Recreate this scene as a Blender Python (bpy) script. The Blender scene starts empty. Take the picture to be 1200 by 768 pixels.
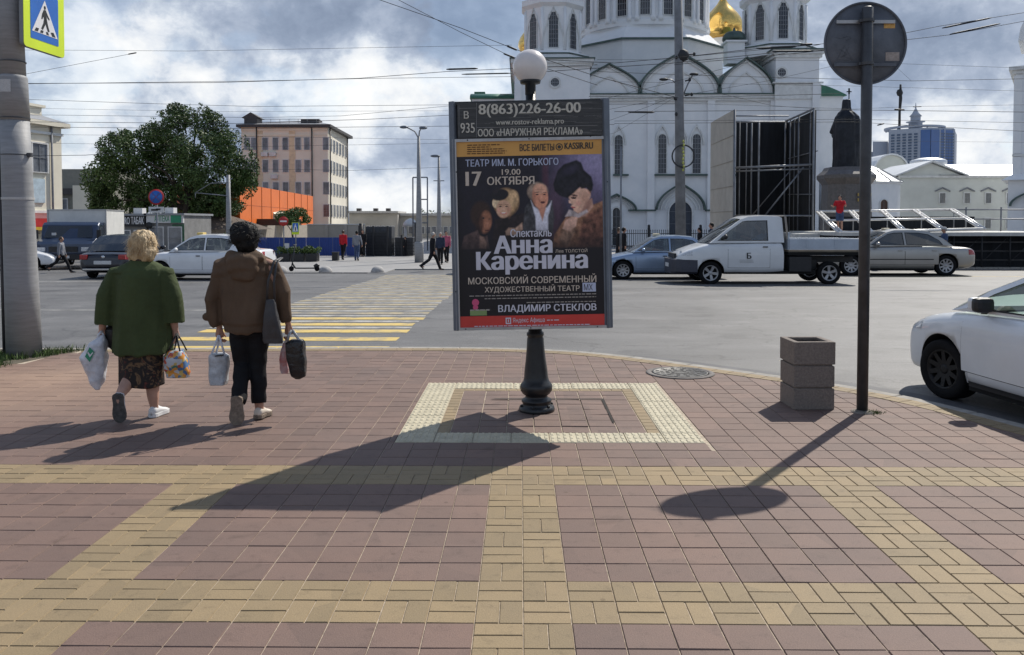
import bpy, bmesh, math, random
import numpy as np
from mathutils import Vector, Matrix, noise
R = math.radians
PI = math.pi
random.seed(7)
RNG = np.random.RandomState(5)
C = bpy.context.scene.collection
scn = bpy.context.scene

# ------------------------------------------------------------------ camera
F, CY, PITCH, YAW, CAMH = 970.0, 293.3, 0.0328, -0.0104, 1.641      # measured from the paving grid
cam_d = bpy.data.cameras.new('camera'); cam = bpy.data.objects.new('camera', cam_d); C.objects.link(cam)
cam_d.sensor_width = 36.0; cam_d.lens = F / 1200 * 36.0
cam_d.shift_y = -(384 - CY) / 1200.0
cam_d.clip_start = 0.05; cam_d.clip_end = 6000
cam.location = (0, 0, CAMH); cam.rotation_euler = (PI / 2 - PITCH, 0, -YAW)
scn.camera = cam

# ------------------------------------------------------------------ world, sun, exposure
SUNV = Vector((0.595 * math.cos(R(47)), 0.803 * math.cos(R(47)), math.sin(R(47)))).normalized()
scn.view_settings.view_transform = 'Standard'; scn.view_settings.look = 'None'
scn.view_settings.exposure = 0.2; scn.view_settings.gamma = 1.0
w = bpy.data.worlds.new('World'); scn.world = w; w.use_nodes = True
nt = w.node_tree; nt.nodes.clear()
def nd(tree, typ, **k):
    n = tree.nodes.new(typ)
    for a, b in k.items():
        if a.startswith('i_'):
            key = a[2:]
            n.inputs[int(key) if key.isdigit() else key.replace('_', ' ')].default_value = b
        else: setattr(n, a, b)
    return n
def mth(tree, op, a, b=None, c=None, clamp=False):
    n = tree.nodes.new('ShaderNodeMath'); n.operation = op; n.use_clamp = clamp
    for i, v in enumerate((a, b, c)):
        if v is None: continue
        if isinstance(v, (int, float)): n.inputs[i].default_value = v
        else: tree.links.new(v, n.inputs[i])
    return n.outputs[0]
def ramp(tree, fac, stops, interp='LINEAR'):
    n = tree.nodes.new('ShaderNodeValToRGB'); n.color_ramp.interpolation = interp
    els = n.color_ramp.elements
    while len(els) < len(stops): els.new(0.5)
    for e, (p, c) in zip(els, stops):
        e.position = p; e.color = (*c, 1) if len(c) == 3 else c
    tree.links.new(fac, n.inputs[0]); return n.outputs[0]
def mixc(tree, fac, a, b, mode='MIX'):
    n = tree.nodes.new('ShaderNodeMix'); n.data_type = 'RGBA'; n.blend_type = mode
    for i, v in ((0, fac), (6, a), (7, b)):
        if isinstance(v, (int, float)): n.inputs[i].default_value = v
        elif isinstance(v, tuple): n.inputs[i].default_value = (*v, 1) if len(v) == 3 else v
        else: tree.links.new(v, n.inputs[i])
    return n.outputs[2]
L = nt.links.new
sky = nd(nt, 'ShaderNodeTexSky', sky_type='NISHITA', sun_disc=False)
sky.sun_elevation = R(47); sky.sun_rotation = math.atan2(SUNV.x, SUNV.y); sky.air_density = 1.0; sky.dust_density = 0.3
tc = nd(nt, 'ShaderNodeTexCoord'); sep = nd(nt, 'ShaderNodeSeparateXYZ'); L(tc.outputs['Generated'], sep.inputs[0])
comb = nd(nt, 'ShaderNodeCombineXYZ')
L(sep.outputs[0], comb.inputs[0]); L(sep.outputs[1], comb.inputs[1]); L(mth(nt, 'MULTIPLY', sep.outputs[2], 1.35), comb.inputs[2])
def wnoise(scale, detail, rough, off, dist=0.0, vec=comb.outputs[0]):
    m = nd(nt, 'ShaderNodeMapping'); m.inputs['Location'].default_value = off; L(vec, m.inputs[0])
    n = nd(nt, 'ShaderNodeTexNoise'); n.inputs['Scale'].default_value = scale; n.inputs['Detail'].default_value = detail
    n.inputs['Roughness'].default_value = rough; n.inputs['Distortion'].default_value = dist; L(m.outputs[0], n.inputs[0])
    return n.outputs[0]
cov = wnoise(2.4, 8, 0.55, (3.1, 1.7, 0.3), 0.1)          # large cloud masses
det = wnoise(6.0, 12, 0.55, (9.2, 4.4, 1.3), 0.15)          # puffs
rag = wnoise(19.0, 10, 0.62, (1.0, 7.0, 2.0), 0.2)
def dirpx(px, py):
    a = (px - 600) / F; b = -(py - CY) / F
    y = math.cos(PITCH) + b * math.sin(PITCH); z = -math.sin(PITCH) + b * math.cos(PITCH)
    return Vector((a * math.cos(YAW) + y * math.sin(YAW), -a * math.sin(YAW) + y * math.cos(YAW), z))
def blob(px, py, sx, sy, amp):
    """soft cloud mass in the direction seen at a photo position (angles, not screen space)"""
    d = dirpx(px, py).normalized(); az = math.atan2(d.x, d.y); el = math.asin(d.z)
    A = mth(nt, 'ARCTAN2', sep.outputs[0], sep.outputs[1]); E_ = mth(nt, 'ARCSINE', sep.outputs[2])
    u = mth(nt, 'DIVIDE', mth(nt, 'SUBTRACT', A, az), sx / F); v = mth(nt, 'DIVIDE', mth(nt, 'SUBTRACT', E_, el), sy / F)
    r2 = mth(nt, 'ADD', mth(nt, 'MULTIPLY', u, u), mth(nt, 'MULTIPLY', v, v))
    return mth(nt, 'MULTIPLY', mth(nt, 'EXPONENT', mth(nt, 'MULTIPLY', r2, -1.0)), amp)
BLOBS = [(400, 22, 190, 40, -0.12), (150, 5, 90, 30, -0.03), (1130, 60, 120, 45, -0.11), (970, 20, 60, 60, -0.10), (480, 165, 70, 28, -0.10), (200, 90, 80, 30, 0.05), (60, 60, 60, 40, 0.06), (250, 60, 90, 35, 0.04),
         (400, 110, 110, 40, 0.17), (560, 95, 60, 30, 0.15), (100, 130, 45, 80, 0.13), (1110, 195, 130, 40, 0.17), (440, 235, 90, 25, 0.12),
         (1060, 130, 60, 25, 0.06), (590, 20, 50, 40, -0.04)]
acc = None
for b_ in BLOBS:
    o_ = blob(*b_); acc = o_ if acc is None else mth(nt, 'ADD', acc, o_)
# brightness of the cloud deck: detail noise plus the large masses, white rims and slate undersides
bright = mth(nt, 'ADD', mth(nt, 'ADD', mth(nt, 'MULTIPLY', det, 1.05), mth(nt, 'MULTIPLY', rag, 0.46)), mth(nt, 'MULTIPLY', cov, 0.35))
bright = mth(nt, 'SUBTRACT', mth(nt, 'ADD', bright, mth(nt, 'MULTIPLY', acc, 1.15)), 0.425)
ccol = ramp(nt, bright, [(0.28, (0.19, 0.24, 0.34)), (0.44, (0.27, 0.33, 0.44)), (0.54, (0.38, 0.44, 0.55)), (0.60, (0.52, 0.58, 0.67)), (0.65, (0.68, 0.72, 0.78)), (0.72, (0.80, 0.82, 0.84)), (0.84, (0.93, 0.93, 0.92))])
skyc = nd(nt, 'ShaderNodeVectorMath', operation='SCALE'); L(sky.outputs[0], skyc.inputs[0]); skyc.inputs['Scale'].default_value = 1.0
hole = ramp(nt, mth(nt, 'SUBTRACT', mth(nt, 'ADD', cov, mth(nt, 'MULTIPLY', det, 0.35)), mth(nt, 'MULTIPLY', acc, 0.4)), [(0.60, (0.25, 0.25, 0.25)), (0.72, (1, 1, 1))])
bg1 = nd(nt, 'ShaderNodeBackground'); bg1.inputs[1].default_value = 0.13; L(sky.outputs[0], bg1.inputs[0])
bg2 = nd(nt, 'ShaderNodeBackground'); bg2.inputs[1].default_value = 1.0; L(ccol, bg2.inputs[0])
mx = nd(nt, 'ShaderNodeMixShader'); sepc = nd(nt, 'ShaderNodeSeparateColor'); L(hole, sepc.inputs[0])
up_ = ramp(nt, sep.outputs[2], [(.34, (1, 1, 1)), (.80, (.30, .30, .30))])      # the cloud deck opens towards the zenith
sepu = nd(nt, 'ShaderNodeSeparateColor'); L(up_, sepu.inputs[0])
L(mth(nt, 'MULTIPLY', mth(nt, 'MAXIMUM', sepc.outputs[0], 0.85), sepu.outputs[0]), mx.inputs[0]); L(bg1.outputs[0], mx.inputs[1]); L(bg2.outputs[0], mx.inputs[2])
wo = nd(nt, 'ShaderNodeOutputWorld'); L(mx.outputs[0], wo.inputs[0])
sd = bpy.data.lights.new('sun', 'SUN'); sd.energy = 4.4; sd.angle = R(0.5); sd.color = (1.0, 0.94, 0.84)
so = bpy.data.objects.new('sun', sd); C.objects.link(so); so.rotation_euler = (-SUNV).to_track_quat('-Z', 'Y').to_euler(); so.location = (20, 20, 40)

# ------------------------------------------------------------------ measuring helpers: photo position -> point in the world
def ray(px, py):
    d = dirpx(px, py); return d / d.y
def W(px, py, Y):
    d = ray(px, py); return Vector((d.x * Y, Y, CAMH + d.z * Y))
def G(px, py, z=0.0):
    d = ray(px, py); t = (z - CAMH) / d.z; return Vector((d.x * t, t, z))
def gz(Y):                                  # the street falls gently away from the pavement
    pts = [(-1e4, -.07), (11, -.07), (30, -.36), (42, -.47), (1e5, -.47)]
    for (a, za), (b, zb) in zip(pts, pts[1:]):
        if Y <= b: return za + (zb - za) * (Y - a) / (b - a)
    return -.47
def RG(px, py):                             # ray onto the street surface
    Y = 20.0
    for _ in range(30):
        Y = G(px, py, gz(Y)).y * .5 + Y * .5
    return G(px, py, gz(Y))

# ------------------------------------------------------------------ materials
MATS = {}
def PM(name, col, rough=.6, metal=0., var=.12, scale=3., bump=0., bscale=40., spec=.5, col2=None, streak=None, coat=0., emit=None, rnd=0.):
    if name in MATS: return MATS[name]
    m = bpy.data.materials.new(name); m.use_nodes = True; t = m.node_tree; b = t.nodes['Principled BSDF']
    b.inputs['Roughness'].default_value = rough; b.inputs['Metallic'].default_value = metal
    b.inputs['Specular IOR Level'].default_value = spec
    if coat: b.inputs['Coat Weight'].default_value = coat; b.inputs['Coat Roughness'].default_value = .06
    g = nd(t, 'ShaderNodeNewGeometry')
    vec = g.outputs['Position']
    if streak:
        mp = nd(t, 'ShaderNodeMapping'); mp.inputs['Scale'].default_value = streak; t.links.new(vec, mp.inputs[0]); vec = mp.outputs[0]
    n = nd(t, 'ShaderNodeTexNoise'); n.inputs['Scale'].default_value = scale; n.inputs['Detail'].default_value = 6; n.inputs['Roughness'].default_value = .65
    t.links.new(vec, n.inputs[0])
    c2 = col2 if col2 else tuple(max(0, c * (1 - var * 1.6)) for c in col)
    c1 = col if col2 else tuple(min(1, c * (1 + var)) for c in col)
    out = ramp(t, n.outputs[0], [(.3, c2), (.68, c1)])
    if rnd:
        oi = nd(t, 'ShaderNodeObjectInfo')
        out = mixc(t, 1.0, out, ramp(t, oi.outputs['Random'], [(0, (1 - rnd,) * 3), (1, (1 + rnd * .5,) * 3)]), 'MULTIPLY')
    t.links.new(out, b.inputs['Base Color'])
    if bump:
        n2 = nd(t, 'ShaderNodeTexNoise'); n2.inputs['Scale'].default_value = bscale; n2.inputs['Detail'].default_value = 5
        t.links.new(g.outputs['Position'], n2.inputs[0])
        bp = nd(t, 'ShaderNodeBump'); bp.inputs['Strength'].default_value = bump; bp.inputs['Distance'].default_value = .01
        t.links.new(n2.outputs[0], bp.inputs['Height']); t.links.new(bp.outputs[0], b.inputs['Normal'])
    if emit:
        b.inputs['Emission Color'].default_value = (*emit[:3], 1); b.inputs['Emission Strength'].default_value = emit[3]
    MATS[name] = m; return m
def glass_mat(name, tint, fac=.12, rough=.02):
    if name in MATS: return MATS[name]
    m = bpy.data.materials.new(name); m.use_nodes = True; t = m.node_tree; t.nodes.clear()
    tr = nd(t, 'ShaderNodeBsdfTransparent'); tr.inputs[0].default_value = (*tint, 1)
    gl = nd(t, 'ShaderNodeBsdfGlossy'); gl.inputs['Roughness'].default_value = rough
    lw = nd(t, 'ShaderNodeFresnel'); lw.inputs[0].default_value = 1.5
    mxx = nd(t, 'ShaderNodeMixShader'); o = nd(t, 'ShaderNodeOutputMaterial')
    t.links.new(mth(t, 'ADD', mth(t, 'MULTIPLY', lw.outputs[0], 1.3), fac, clamp=True), mxx.inputs[0])
    t.links.new(tr.outputs[0], mxx.inputs[1]); t.links.new(gl.outputs[0], mxx.inputs[2]); t.links.new(mxx.outputs[0], o.inputs[0])
    MATS[name] = m; return m

def slab_mat(name, col, col2):
    """paving: colour per cell of the 0.2 m grid, fine grain, old stains"""
    m = bpy.data.materials.new(name); m.use_nodes = True; t = m.node_tree; b = t.nodes['Principled BSDF']
    g = nd(t, 'ShaderNodeNewGeometry'); pos = g.outputs['Position']
    sx = nd(t, 'ShaderNodeVectorMath', operation='SUBTRACT'); t.links.new(pos, sx.inputs[0]); sx.inputs[1].default_value = (.21036, 3.74236, 0)
    dv = nd(t, 'ShaderNodeVectorMath', operation='SCALE'); t.links.new(sx.outputs[0], dv.inputs[0]); dv.inputs['Scale'].default_value = 5.0
    fl = nd(t, 'ShaderNodeVectorMath', operation='FLOOR'); t.links.new(dv.outputs[0], fl.inputs[0])
    s2 = nd(t, 'ShaderNodeVectorMath', operation='MULTIPLY'); t.links.new(fl.outputs[0], s2.inputs[0]); s2.inputs[1].default_value = (1, 1, 0)
    wn = nd(t, 'ShaderNodeTexWhiteNoise'); t.links.new(s2.outputs[0], wn.inputs[0])
    n1 = nd(t, 'ShaderNodeTexNoise'); n1.inputs['Scale'].default_value = .9; n1.inputs['Detail'].default_value = 5; t.links.new(pos, n1.inputs[0])
    n2 = nd(t, 'ShaderNodeTexNoise'); n2.inputs['Scale'].default_value = 160; n2.inputs['Detail'].default_value = 3; t.links.new(pos, n2.inputs[0])
    n3 = nd(t, 'ShaderNodeTexNoise'); n3.inputs['Scale'].default_value = 11; n3.inputs['Detail'].default_value = 7; n3.inputs['Roughness'].default_value = .75; t.links.new(pos, n3.inputs[0])
    base = mixc(t, ramp(t, n1.outputs[0], [(.35, (0, 0, 0)), (.7, (1, 1, 1))]), col, col2)
    base = mixc(t, 1.0, base, ramp(t, wn.outputs[0], [(0, (.86, .86, .87)), (1, (1.09, 1.07, 1.06))]), 'MULTIPLY')
    base = mixc(t, 1.0, base, ramp(t, n2.outputs[0], [(.3, (.86, .86, .86)), (.7, (1.12, 1.12, 1.12))]), 'MULTIPLY')
    base = mixc(t, 1.0, base, ramp(t, n3.outputs[0], [(.28, (.70, .69, .68)), (.45, (1, 1, 1)), (.72, (1.06, 1.05, 1.03))]), 'MULTIPLY')
    n5 = nd(t, 'ShaderNodeTexNoise'); n5.inputs['Scale'].default_value = 3.3; n5.inputs['Detail'].default_value = 4; n5.inputs['Distortion'].default_value = .8; t.links.new(pos, n5.inputs[0])
    base = mixc(t, 1.0, base, ramp(t, n5.outputs[0], [(.24, (.74, .73, .72)), (.34, (1, 1, 1)), (.66, (1, 1, 1)), (.76, (1.10, 1.09, 1.07))]), 'MULTIPLY')
    vg = nd(t, 'ShaderNodeTexVoronoi'); vg.inputs['Scale'].default_value = 3.1; t.links.new(pos, vg.inputs[0])
    base = mixc(t, 1.0, base, ramp(t, vg.outputs['Distance'], [(.030, (.70, .68, .66)), (.05, (1, 1, 1))]), 'MULTIPLY')
    # wheel-worn sandy patch on the left of the pavement
    pt = nd(t, 'ShaderNodeVectorMath', operation='DISTANCE'); t.links.new(pos, pt.inputs[0]); pt.inputs[1].default_value = (-5.0, 8.3, 0)
    pf = mth(t, 'MULTIPLY', mth(t, 'SUBTRACT', 1.0, mth(t, 'DIVIDE', pt.outputs['Value'], 2.2), clamp=True), n1.outputs[0], clamp=True)
    base = mixc(t, pf, base, (.42, .28, .19))
    t.links.new(base, b.inputs['Base Color']); b.inputs['Roughness'].default_value = .72; b.inputs['Specular IOR Level'].default_value = .4
    bp = nd(t, 'ShaderNodeBump'); bp.inputs['Strength'].default_value = .35; bp.inputs['Distance'].default_value = .004
    t.links.new(n2.outputs[0], bp.inputs['Height']); t.links.new(bp.outputs[0], b.inputs['Normal'])
    MATS[name] = m; return m

# ------------------------------------------------------------------ mesh helpers
class MB:
    def __init__(s): s.v = []; s.f = []; s.m = []; s.s = []
    def add(s, vs, fs, mi=0, smooth=False):
        o = len(s.v); s.v += [tuple(p) for p in vs]
        for f in fs: s.f.append(tuple(i + o for i in f)); s.m.append(mi); s.s.append(smooth)
        return s
    def box(s, x0, x1, y0, y1, z0, z1, mi=0, c=0.0):
        if c <= 0:
            s.add([(x0,y0,z0),(x1,y0,z0),(x1,y1,z0),(x0,y1,z0),(x0,y0,z1),(x1,y0,z1),(x1,y1,z1),(x0,y1,z1)],
                  [(0,3,2,1),(4,5,6,7),(0,1,5,4),(1,2,6,5),(2,3,7,6),(3,0,4,7)], mi)
        else:
            bm = bmesh.new(); bmesh.ops.create_cube(bm, size=1)
            for v in bm.verts: v.co = Vector(((x0+x1)/2 + v.co.x*(x1-x0), (y0+y1)/2 + v.co.y*(y1-y0), (z0+z1)/2 + v.co.z*(z1-z0)))
            bmesh.ops.bevel(bm, geom=bm.edges[:], offset=c, segments=2, affect='EDGES', profile=.6)
            s.frombm(bm, mi)
        return s
    def frombm(s, bm, mi=0, smooth=False):
        bm.verts.index_update()
        s.add([v.co[:] for v in bm.verts], [[v.index for v in f.verts] for f in bm.faces], mi, smooth); bm.free(); return s
    def bar(s, a, b, w, h=None, mi=0, up=(0,0,1)):
        a = Vector(a); b = Vector(b); h = h or w; d = (b - a).normalized(); up = Vector(up)
        if abs(d.dot(up)) > .98: up = Vector((0, 1, 0))
        x = d.cross(up).normalized() * w / 2; y = x.cross(d).normalized() * h / 2
        vs = [a-x-y, a+x-y, a+x+y, a-x+y, b-x-y, b+x-y, b+x+y, b-x+y]
        s.add(vs, [(0,1,2,3),(7,6,5,4),(0,4,5,1),(1,5,6,2),(2,6,7,3),(3,7,4,0)], mi); return s
    def tube(s, pts, rad, n=10, mi=0, cap=True, smooth=True, flat=1.0):
        pts = [Vector(p) for p in pts]; k = len(pts)
        if not hasattr(rad, '__len__'): rad = [rad] * k
        rings = []; ref = None
        for i, p in enumerate(pts):
            d = (pts[min(i+1,k-1)] - pts[max(i-1,0)]).normalized()
            if ref is None: ref = Vector((1,0,0)) if abs(d.x) < .8 else Vector((0,1,0))
            x = (ref - d * ref.dot(d)).normalized(); y = d.cross(x); ref = x
            r = rad[i]; rx, ry = r if hasattr(r, '__len__') else (r, r * flat)
            rings.append([p + x * math.cos(2*PI*j/n) * rx + y * math.sin(2*PI*j/n) * ry for j in range(n)])
        return s.rings(rings, mi, cap, smooth)
    def rings(s, rings, mi=0, cap=True, smooth=True, close=True):
        n = len(rings[0]); vs = [p for r in rings for p in r]; fs = []
        for i in range(len(rings)-1):
            for j in range(n if close else n-1):
                a = i*n+j; b = i*n+(j+1) % n; fs.append((a, b, b+n, a+n))
        if cap: fs.append(tuple(reversed(range(n)))); fs.append(tuple((len(rings)-1)*n + j for j in range(n)))
        s.add(vs, fs, mi, smooth); return s
    def lathe(s, prof, n=24, c=(0,0,0), mi=0, axis='z', smooth=True, cap=True):
        rings = []
        for r, h in prof:
            ring = []
            for j in range(n):
                a = 2*PI*j/n; p = (r*math.cos(a), r*math.sin(a), h)
                if axis == 'y': p = (p[0], h, p[1])
                if axis == 'x': p = (h, p[0], p[1])
                ring.append((p[0]+c[0], p[1]+c[1], p[2]+c[2]))
            rings.append(ring)
        return s.rings(rings, mi, cap, smooth)
    def prism(s, poly, a, b, plane='xz', mi=0):
        """polygon in a plane, extruded between a and b along the third axis"""
        n = len(poly); P = {'xz': lambda u, v, t: (u, t, v), 'xy': lambda u, v, t: (u, v, t), 'yz': lambda u, v, t: (t, u, v)}[plane]
        vs = [P(u, v, a) for u, v in poly] + [P(u, v, b) for u, v in poly]
        fs = [tuple(range(n)), tuple(reversed(range(n, 2*n)))] + [(i, (i+1) % n + 0, (i+1) % n + n, i + n) for i in range(n)]
        s.add(vs, fs, mi); return s
    def ringprism(s, outer, inner, a, b, plane='xz', mi=0, closed=True):
        n = len(outer); P = {'xz': lambda u, v, t: (u, t, v), 'xy': lambda u, v, t: (u, v, t), 'yz': lambda u, v, t: (t, u, v)}[plane]
        vs = [P(*p, a) for p in outer] + [P(*p, a) for p in inner] + [P(*p, b) for p in outer] + [P(*p, b) for p in inner]
        fs = []
        for i in range(n if closed else n-1):
            j = (i+1) % n
            fs += [(i, j, n+j, n+i), (2*n+i, 3*n+i, 3*n+j, 2*n+j), (i, 2*n+i, 2*n+j, j), (n+i, n+j, 3*n+j, 3*n+i)]
        if not closed: fs += [(0, n, 3*n, 2*n), (n-1, 3*n-1, 4*n-1, 2*n-1)]
        s.add(vs, fs, mi); return s
    def ball(s, c, r, n=12, mi=0, smooth=True):
        rx, ry, rz = r if hasattr(r, '__len__') else (r, r, r); rings = []
        m = max(4, n//2)
        for i in range(1, m):
            a = PI*i/m; rings.append([(c[0]+rx*math.sin(a)*math.cos(2*PI*j/n), c[1]+ry*math.sin(a)*math.sin(2*PI*j/n), c[2]-rz*math.cos(a)) for j in range(n)])
        o = len(s.v); s.rings(rings, mi, False, smooth)
        k = len(s.v); s.v += [(c[0], c[1], c[2]-rz), (c[0], c[1], c[2]+rz)]; L0 = o + (len(rings)-1)*n
        for j in range(n):
            s.f.append((k, o+(j+1) % n, o+j)); s.m.append(mi); s.s.append(smooth)
            s.f.append((k+1, L0+j, L0+(j+1) % n)); s.m.append(mi); s.s.append(smooth)
        return s
    def mesh(s, name, mats, fix=True):
        me = bpy.data.meshes.new(name); me.from_pydata(s.v, [], s.f)
        for m in (mats if isinstance(mats, (list, tuple)) else [mats]): me.materials.append(m)
        me.polygons.foreach_set('material_index', s.m); me.polygons.foreach_set('use_smooth', s.s)
        if fix:
            bm = bmesh.new(); bm.from_mesh(me); bmesh.ops.recalc_face_normals(bm, faces=bm.faces); bm.to_mesh(me); bm.free()
        me.update(); return me
    def build(s, name, mats, parent=None, fix=True, loc=None):
        return link(name, s.mesh(name, mats, fix), parent, loc)
def link(name, me, parent=None, loc=None, rot=None):
    o = bpy.data.objects.new(name, me); C.objects.link(o)
    if parent is not None: o.parent = parent
    if loc is not None: o.location = loc
    if rot is not None: o.rotation_euler = rot
    return o
def tag(o, label, cat, group=None):
    o['label'] = label; o['category'] = cat
    if group: o['group'] = group
    return o
def thing(name, label, cat, loc=(0,0,0), rz=0, group=None):
    o = bpy.data.objects.new(name, None); C.objects.link(o); o.location = loc; o.rotation_euler = (0, 0, rz); o.empty_display_size = .2
    return tag(o, label, cat, group)
def struct(o, kind='structure'): o['kind'] = kind; return o
def kids(o): return [c for c in o.children]
def dup(root, loc, rz=None, label=None, scale=None):
    r = root.copy(); C.objects.link(r); r.location = loc
    if rz is not None: r.rotation_euler = (0, 0, rz)
    if scale is not None: r.scale = scale
    if label: r['label'] = label
    for ch in kids(root):
        c = ch.copy(); C.objects.link(c); c.parent = r
        for g_ in kids(ch):
            d = g_.copy(); C.objects.link(d); d.parent = c
    return r
def evalmesh(o, name):
    dg = bpy.context.evaluated_depsgraph_get(); dg.update()
    me = bpy.data.meshes.new_from_object(o.evaluated_get(dg)); me.name = name
    bpy.data.objects.remove(o); return me
def fuse(mb, name, mats, parent, voxel=.009, smooth=3, disp=None):
    """closed overlapping lofts -> one continuous surface"""
    me = mb.mesh(name + '_raw', mats); o = bpy.data.objects.new(name, me); C.objects.link(o)
    r = o.modifiers.new('r', 'REMESH'); r.mode = 'VOXEL'; r.voxel_size = voxel
    sm = o.modifiers.new('s', 'SMOOTH'); sm.iterations = smooth; sm.factor = .5
    me2 = evalmesh(o, name); bpy.data.meshes.remove(me)
    if disp:
        me2.update(); nv = len(me2.vertices); co = np.empty(nv*3); me2.vertices.foreach_get('co', co); co = co.reshape(-1, 3)
        nn = [v.normal.copy() for v in me2.vertices]
        for i in range(nv):
            p = Vector(co[i]); co[i] += np.array(nn[i]) * disp(p)
        me2.vertices.foreach_set('co', co.ravel())
    me2.materials.clear(); me2.materials.append(mats if not isinstance(mats, (list, tuple)) else mats[0])
    me2.polygons.foreach_set('use_smooth', [True] * len(me2.polygons)); me2.update()
    return link(name, me2, parent)
FONT = {}
def text_mesh(s):
    """outline of a line of text as triangles; every outer contour is filled on its own (with its holes) so crossing strokes stay clean"""
    from mathutils.geometry import interpolate_bezier, tessellate_polygon
    cu = bpy.data.curves.new('t', 'FONT'); cu.body = s; cu.size = 1.0
    o = bpy.data.objects.new('t', cu); C.objects.link(o); dg = bpy.context.evaluated_depsgraph_get(); dg.update()
    cv = o.evaluated_get(dg).to_curve(dg); loops = []
    for sp in cv.splines:
        P = sp.bezier_points; n = len(P); pts = []
        for i in range(n):
            p, q = P[i], P[(i+1) % n]
            if (p.handle_right-p.co).length < 1e-4 and (q.handle_left-q.co).length < 1e-4: seg = [p.co.copy(), q.co.copy()]
            else: seg = interpolate_bezier(p.co, p.handle_right, q.handle_left, q.co, 5)
            pts += [Vector((v[0], v[1], 0)) for v in seg[:-1]]
        out = [p for i, p in enumerate(pts) if (p-pts[i-1]).length > 1e-5]; n = len(out)
        out = [p for i, p in enumerate(out) if abs((p-out[i-1]).cross(out[(i+1) % n]-p).z) > 1e-6 or (p-out[i-1]).dot(out[(i+1) % n]-p) < 0]
        if len(out) > 2: loops.append(out)
    bpy.data.objects.remove(o); bpy.data.curves.remove(cu)
    # triangulate everything at once and keep what has a non-zero winding number: crossing and overlapping strokes stay clean
    from mathutils.geometry import delaunay_2d_cdt
    vs, es = [], []
    for l in loops:
        o_ = len(vs); vs += [Vector((p.x, p.y)) for p in l]; es += [(o_+i, o_+(i+1) % len(l)) for i in range(len(l))]
    V2, _, F2, *_r = delaunay_2d_cdt(vs, es, [], 0, 1e-6)
    V2 = np.array([tuple(v) for v in V2]); T = np.array([f[:3] for f in F2]); cen = V2[T].mean(1); wn = np.zeros(len(T), int)
    for l in loops:
        A_ = np.array([(p.x, p.y) for p in l]); B_ = np.roll(A_, -1, 0)
        cr = (B_[None, :, 0]-A_[None, :, 0])*(cen[:, 1:2]-A_[None, :, 1]) - (cen[:, 0:1]-A_[None, :, 0])*(B_[None, :, 1]-A_[None, :, 1])
        wn += ((A_[None, :, 1] <= cen[:, 1:2]) & (B_[None, :, 1] > cen[:, 1:2]) & (cr > 0)).sum(1) - ((A_[None, :, 1] > cen[:, 1:2]) & (B_[None, :, 1] <= cen[:, 1:2]) & (cr < 0)).sum(1)
    T = T[wn != 0]
    return np.column_stack([V2, np.zeros(len(V2))]), [tuple(int(i) for i in t_) for t_ in T]
def inpoly(x, y, P):
    c = False; n = len(P)
    for i in range(n):
        x1, y1 = P[i]; x2, y2 = P[i-1]
        if (y1 > y) != (y2 > y) and x < (x2-x1)*(y-y1)/(y2-y1)+x1: c = not c
    return c
def lettering(s, org, ux, uz, w_, h_, mat, parent, bold=0.0, name='lettering'):
    """flat letters fitted into the box org + ux*w_ + uz*h_ (ux,uz unit vectors of the sign plane); bold = strokes laid three times"""
    co, fs = text_mesh(s)
    lo = co.min(0); hi = co.max(0); n = len(co)
    bb = bold * .9; ww = hi[0]-lo[0]; VS = []; FS = []; nrm = np.cross(np.array(ux), np.array(uz))
    for k, dx in enumerate((0, -bb, bb, -bb*.5, bb*.5) if bold > .012 else (0,)):
        a = (co[:, 0]-lo[0]+dx+bb)/(ww+2*bb)*w_; b = (co[:, 1]-lo[1])/max(hi[1]-lo[1], 1e-6)*h_
        VS.append(np.array(org)[None, :] + a[:, None]*np.array(ux)[None, :] + b[:, None]*np.array(uz)[None, :] + nrm*(k*.0006 + co[:, 2:3]*.0003))
        FS += [tuple(i+k*n for i in f) for f in fs]
    me = bpy.data.meshes.new(name); me.from_pydata(np.concatenate(VS).tolist(), [], FS)
    me.materials.append(mat); me.update()
    return link(name, me, parent)
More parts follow.
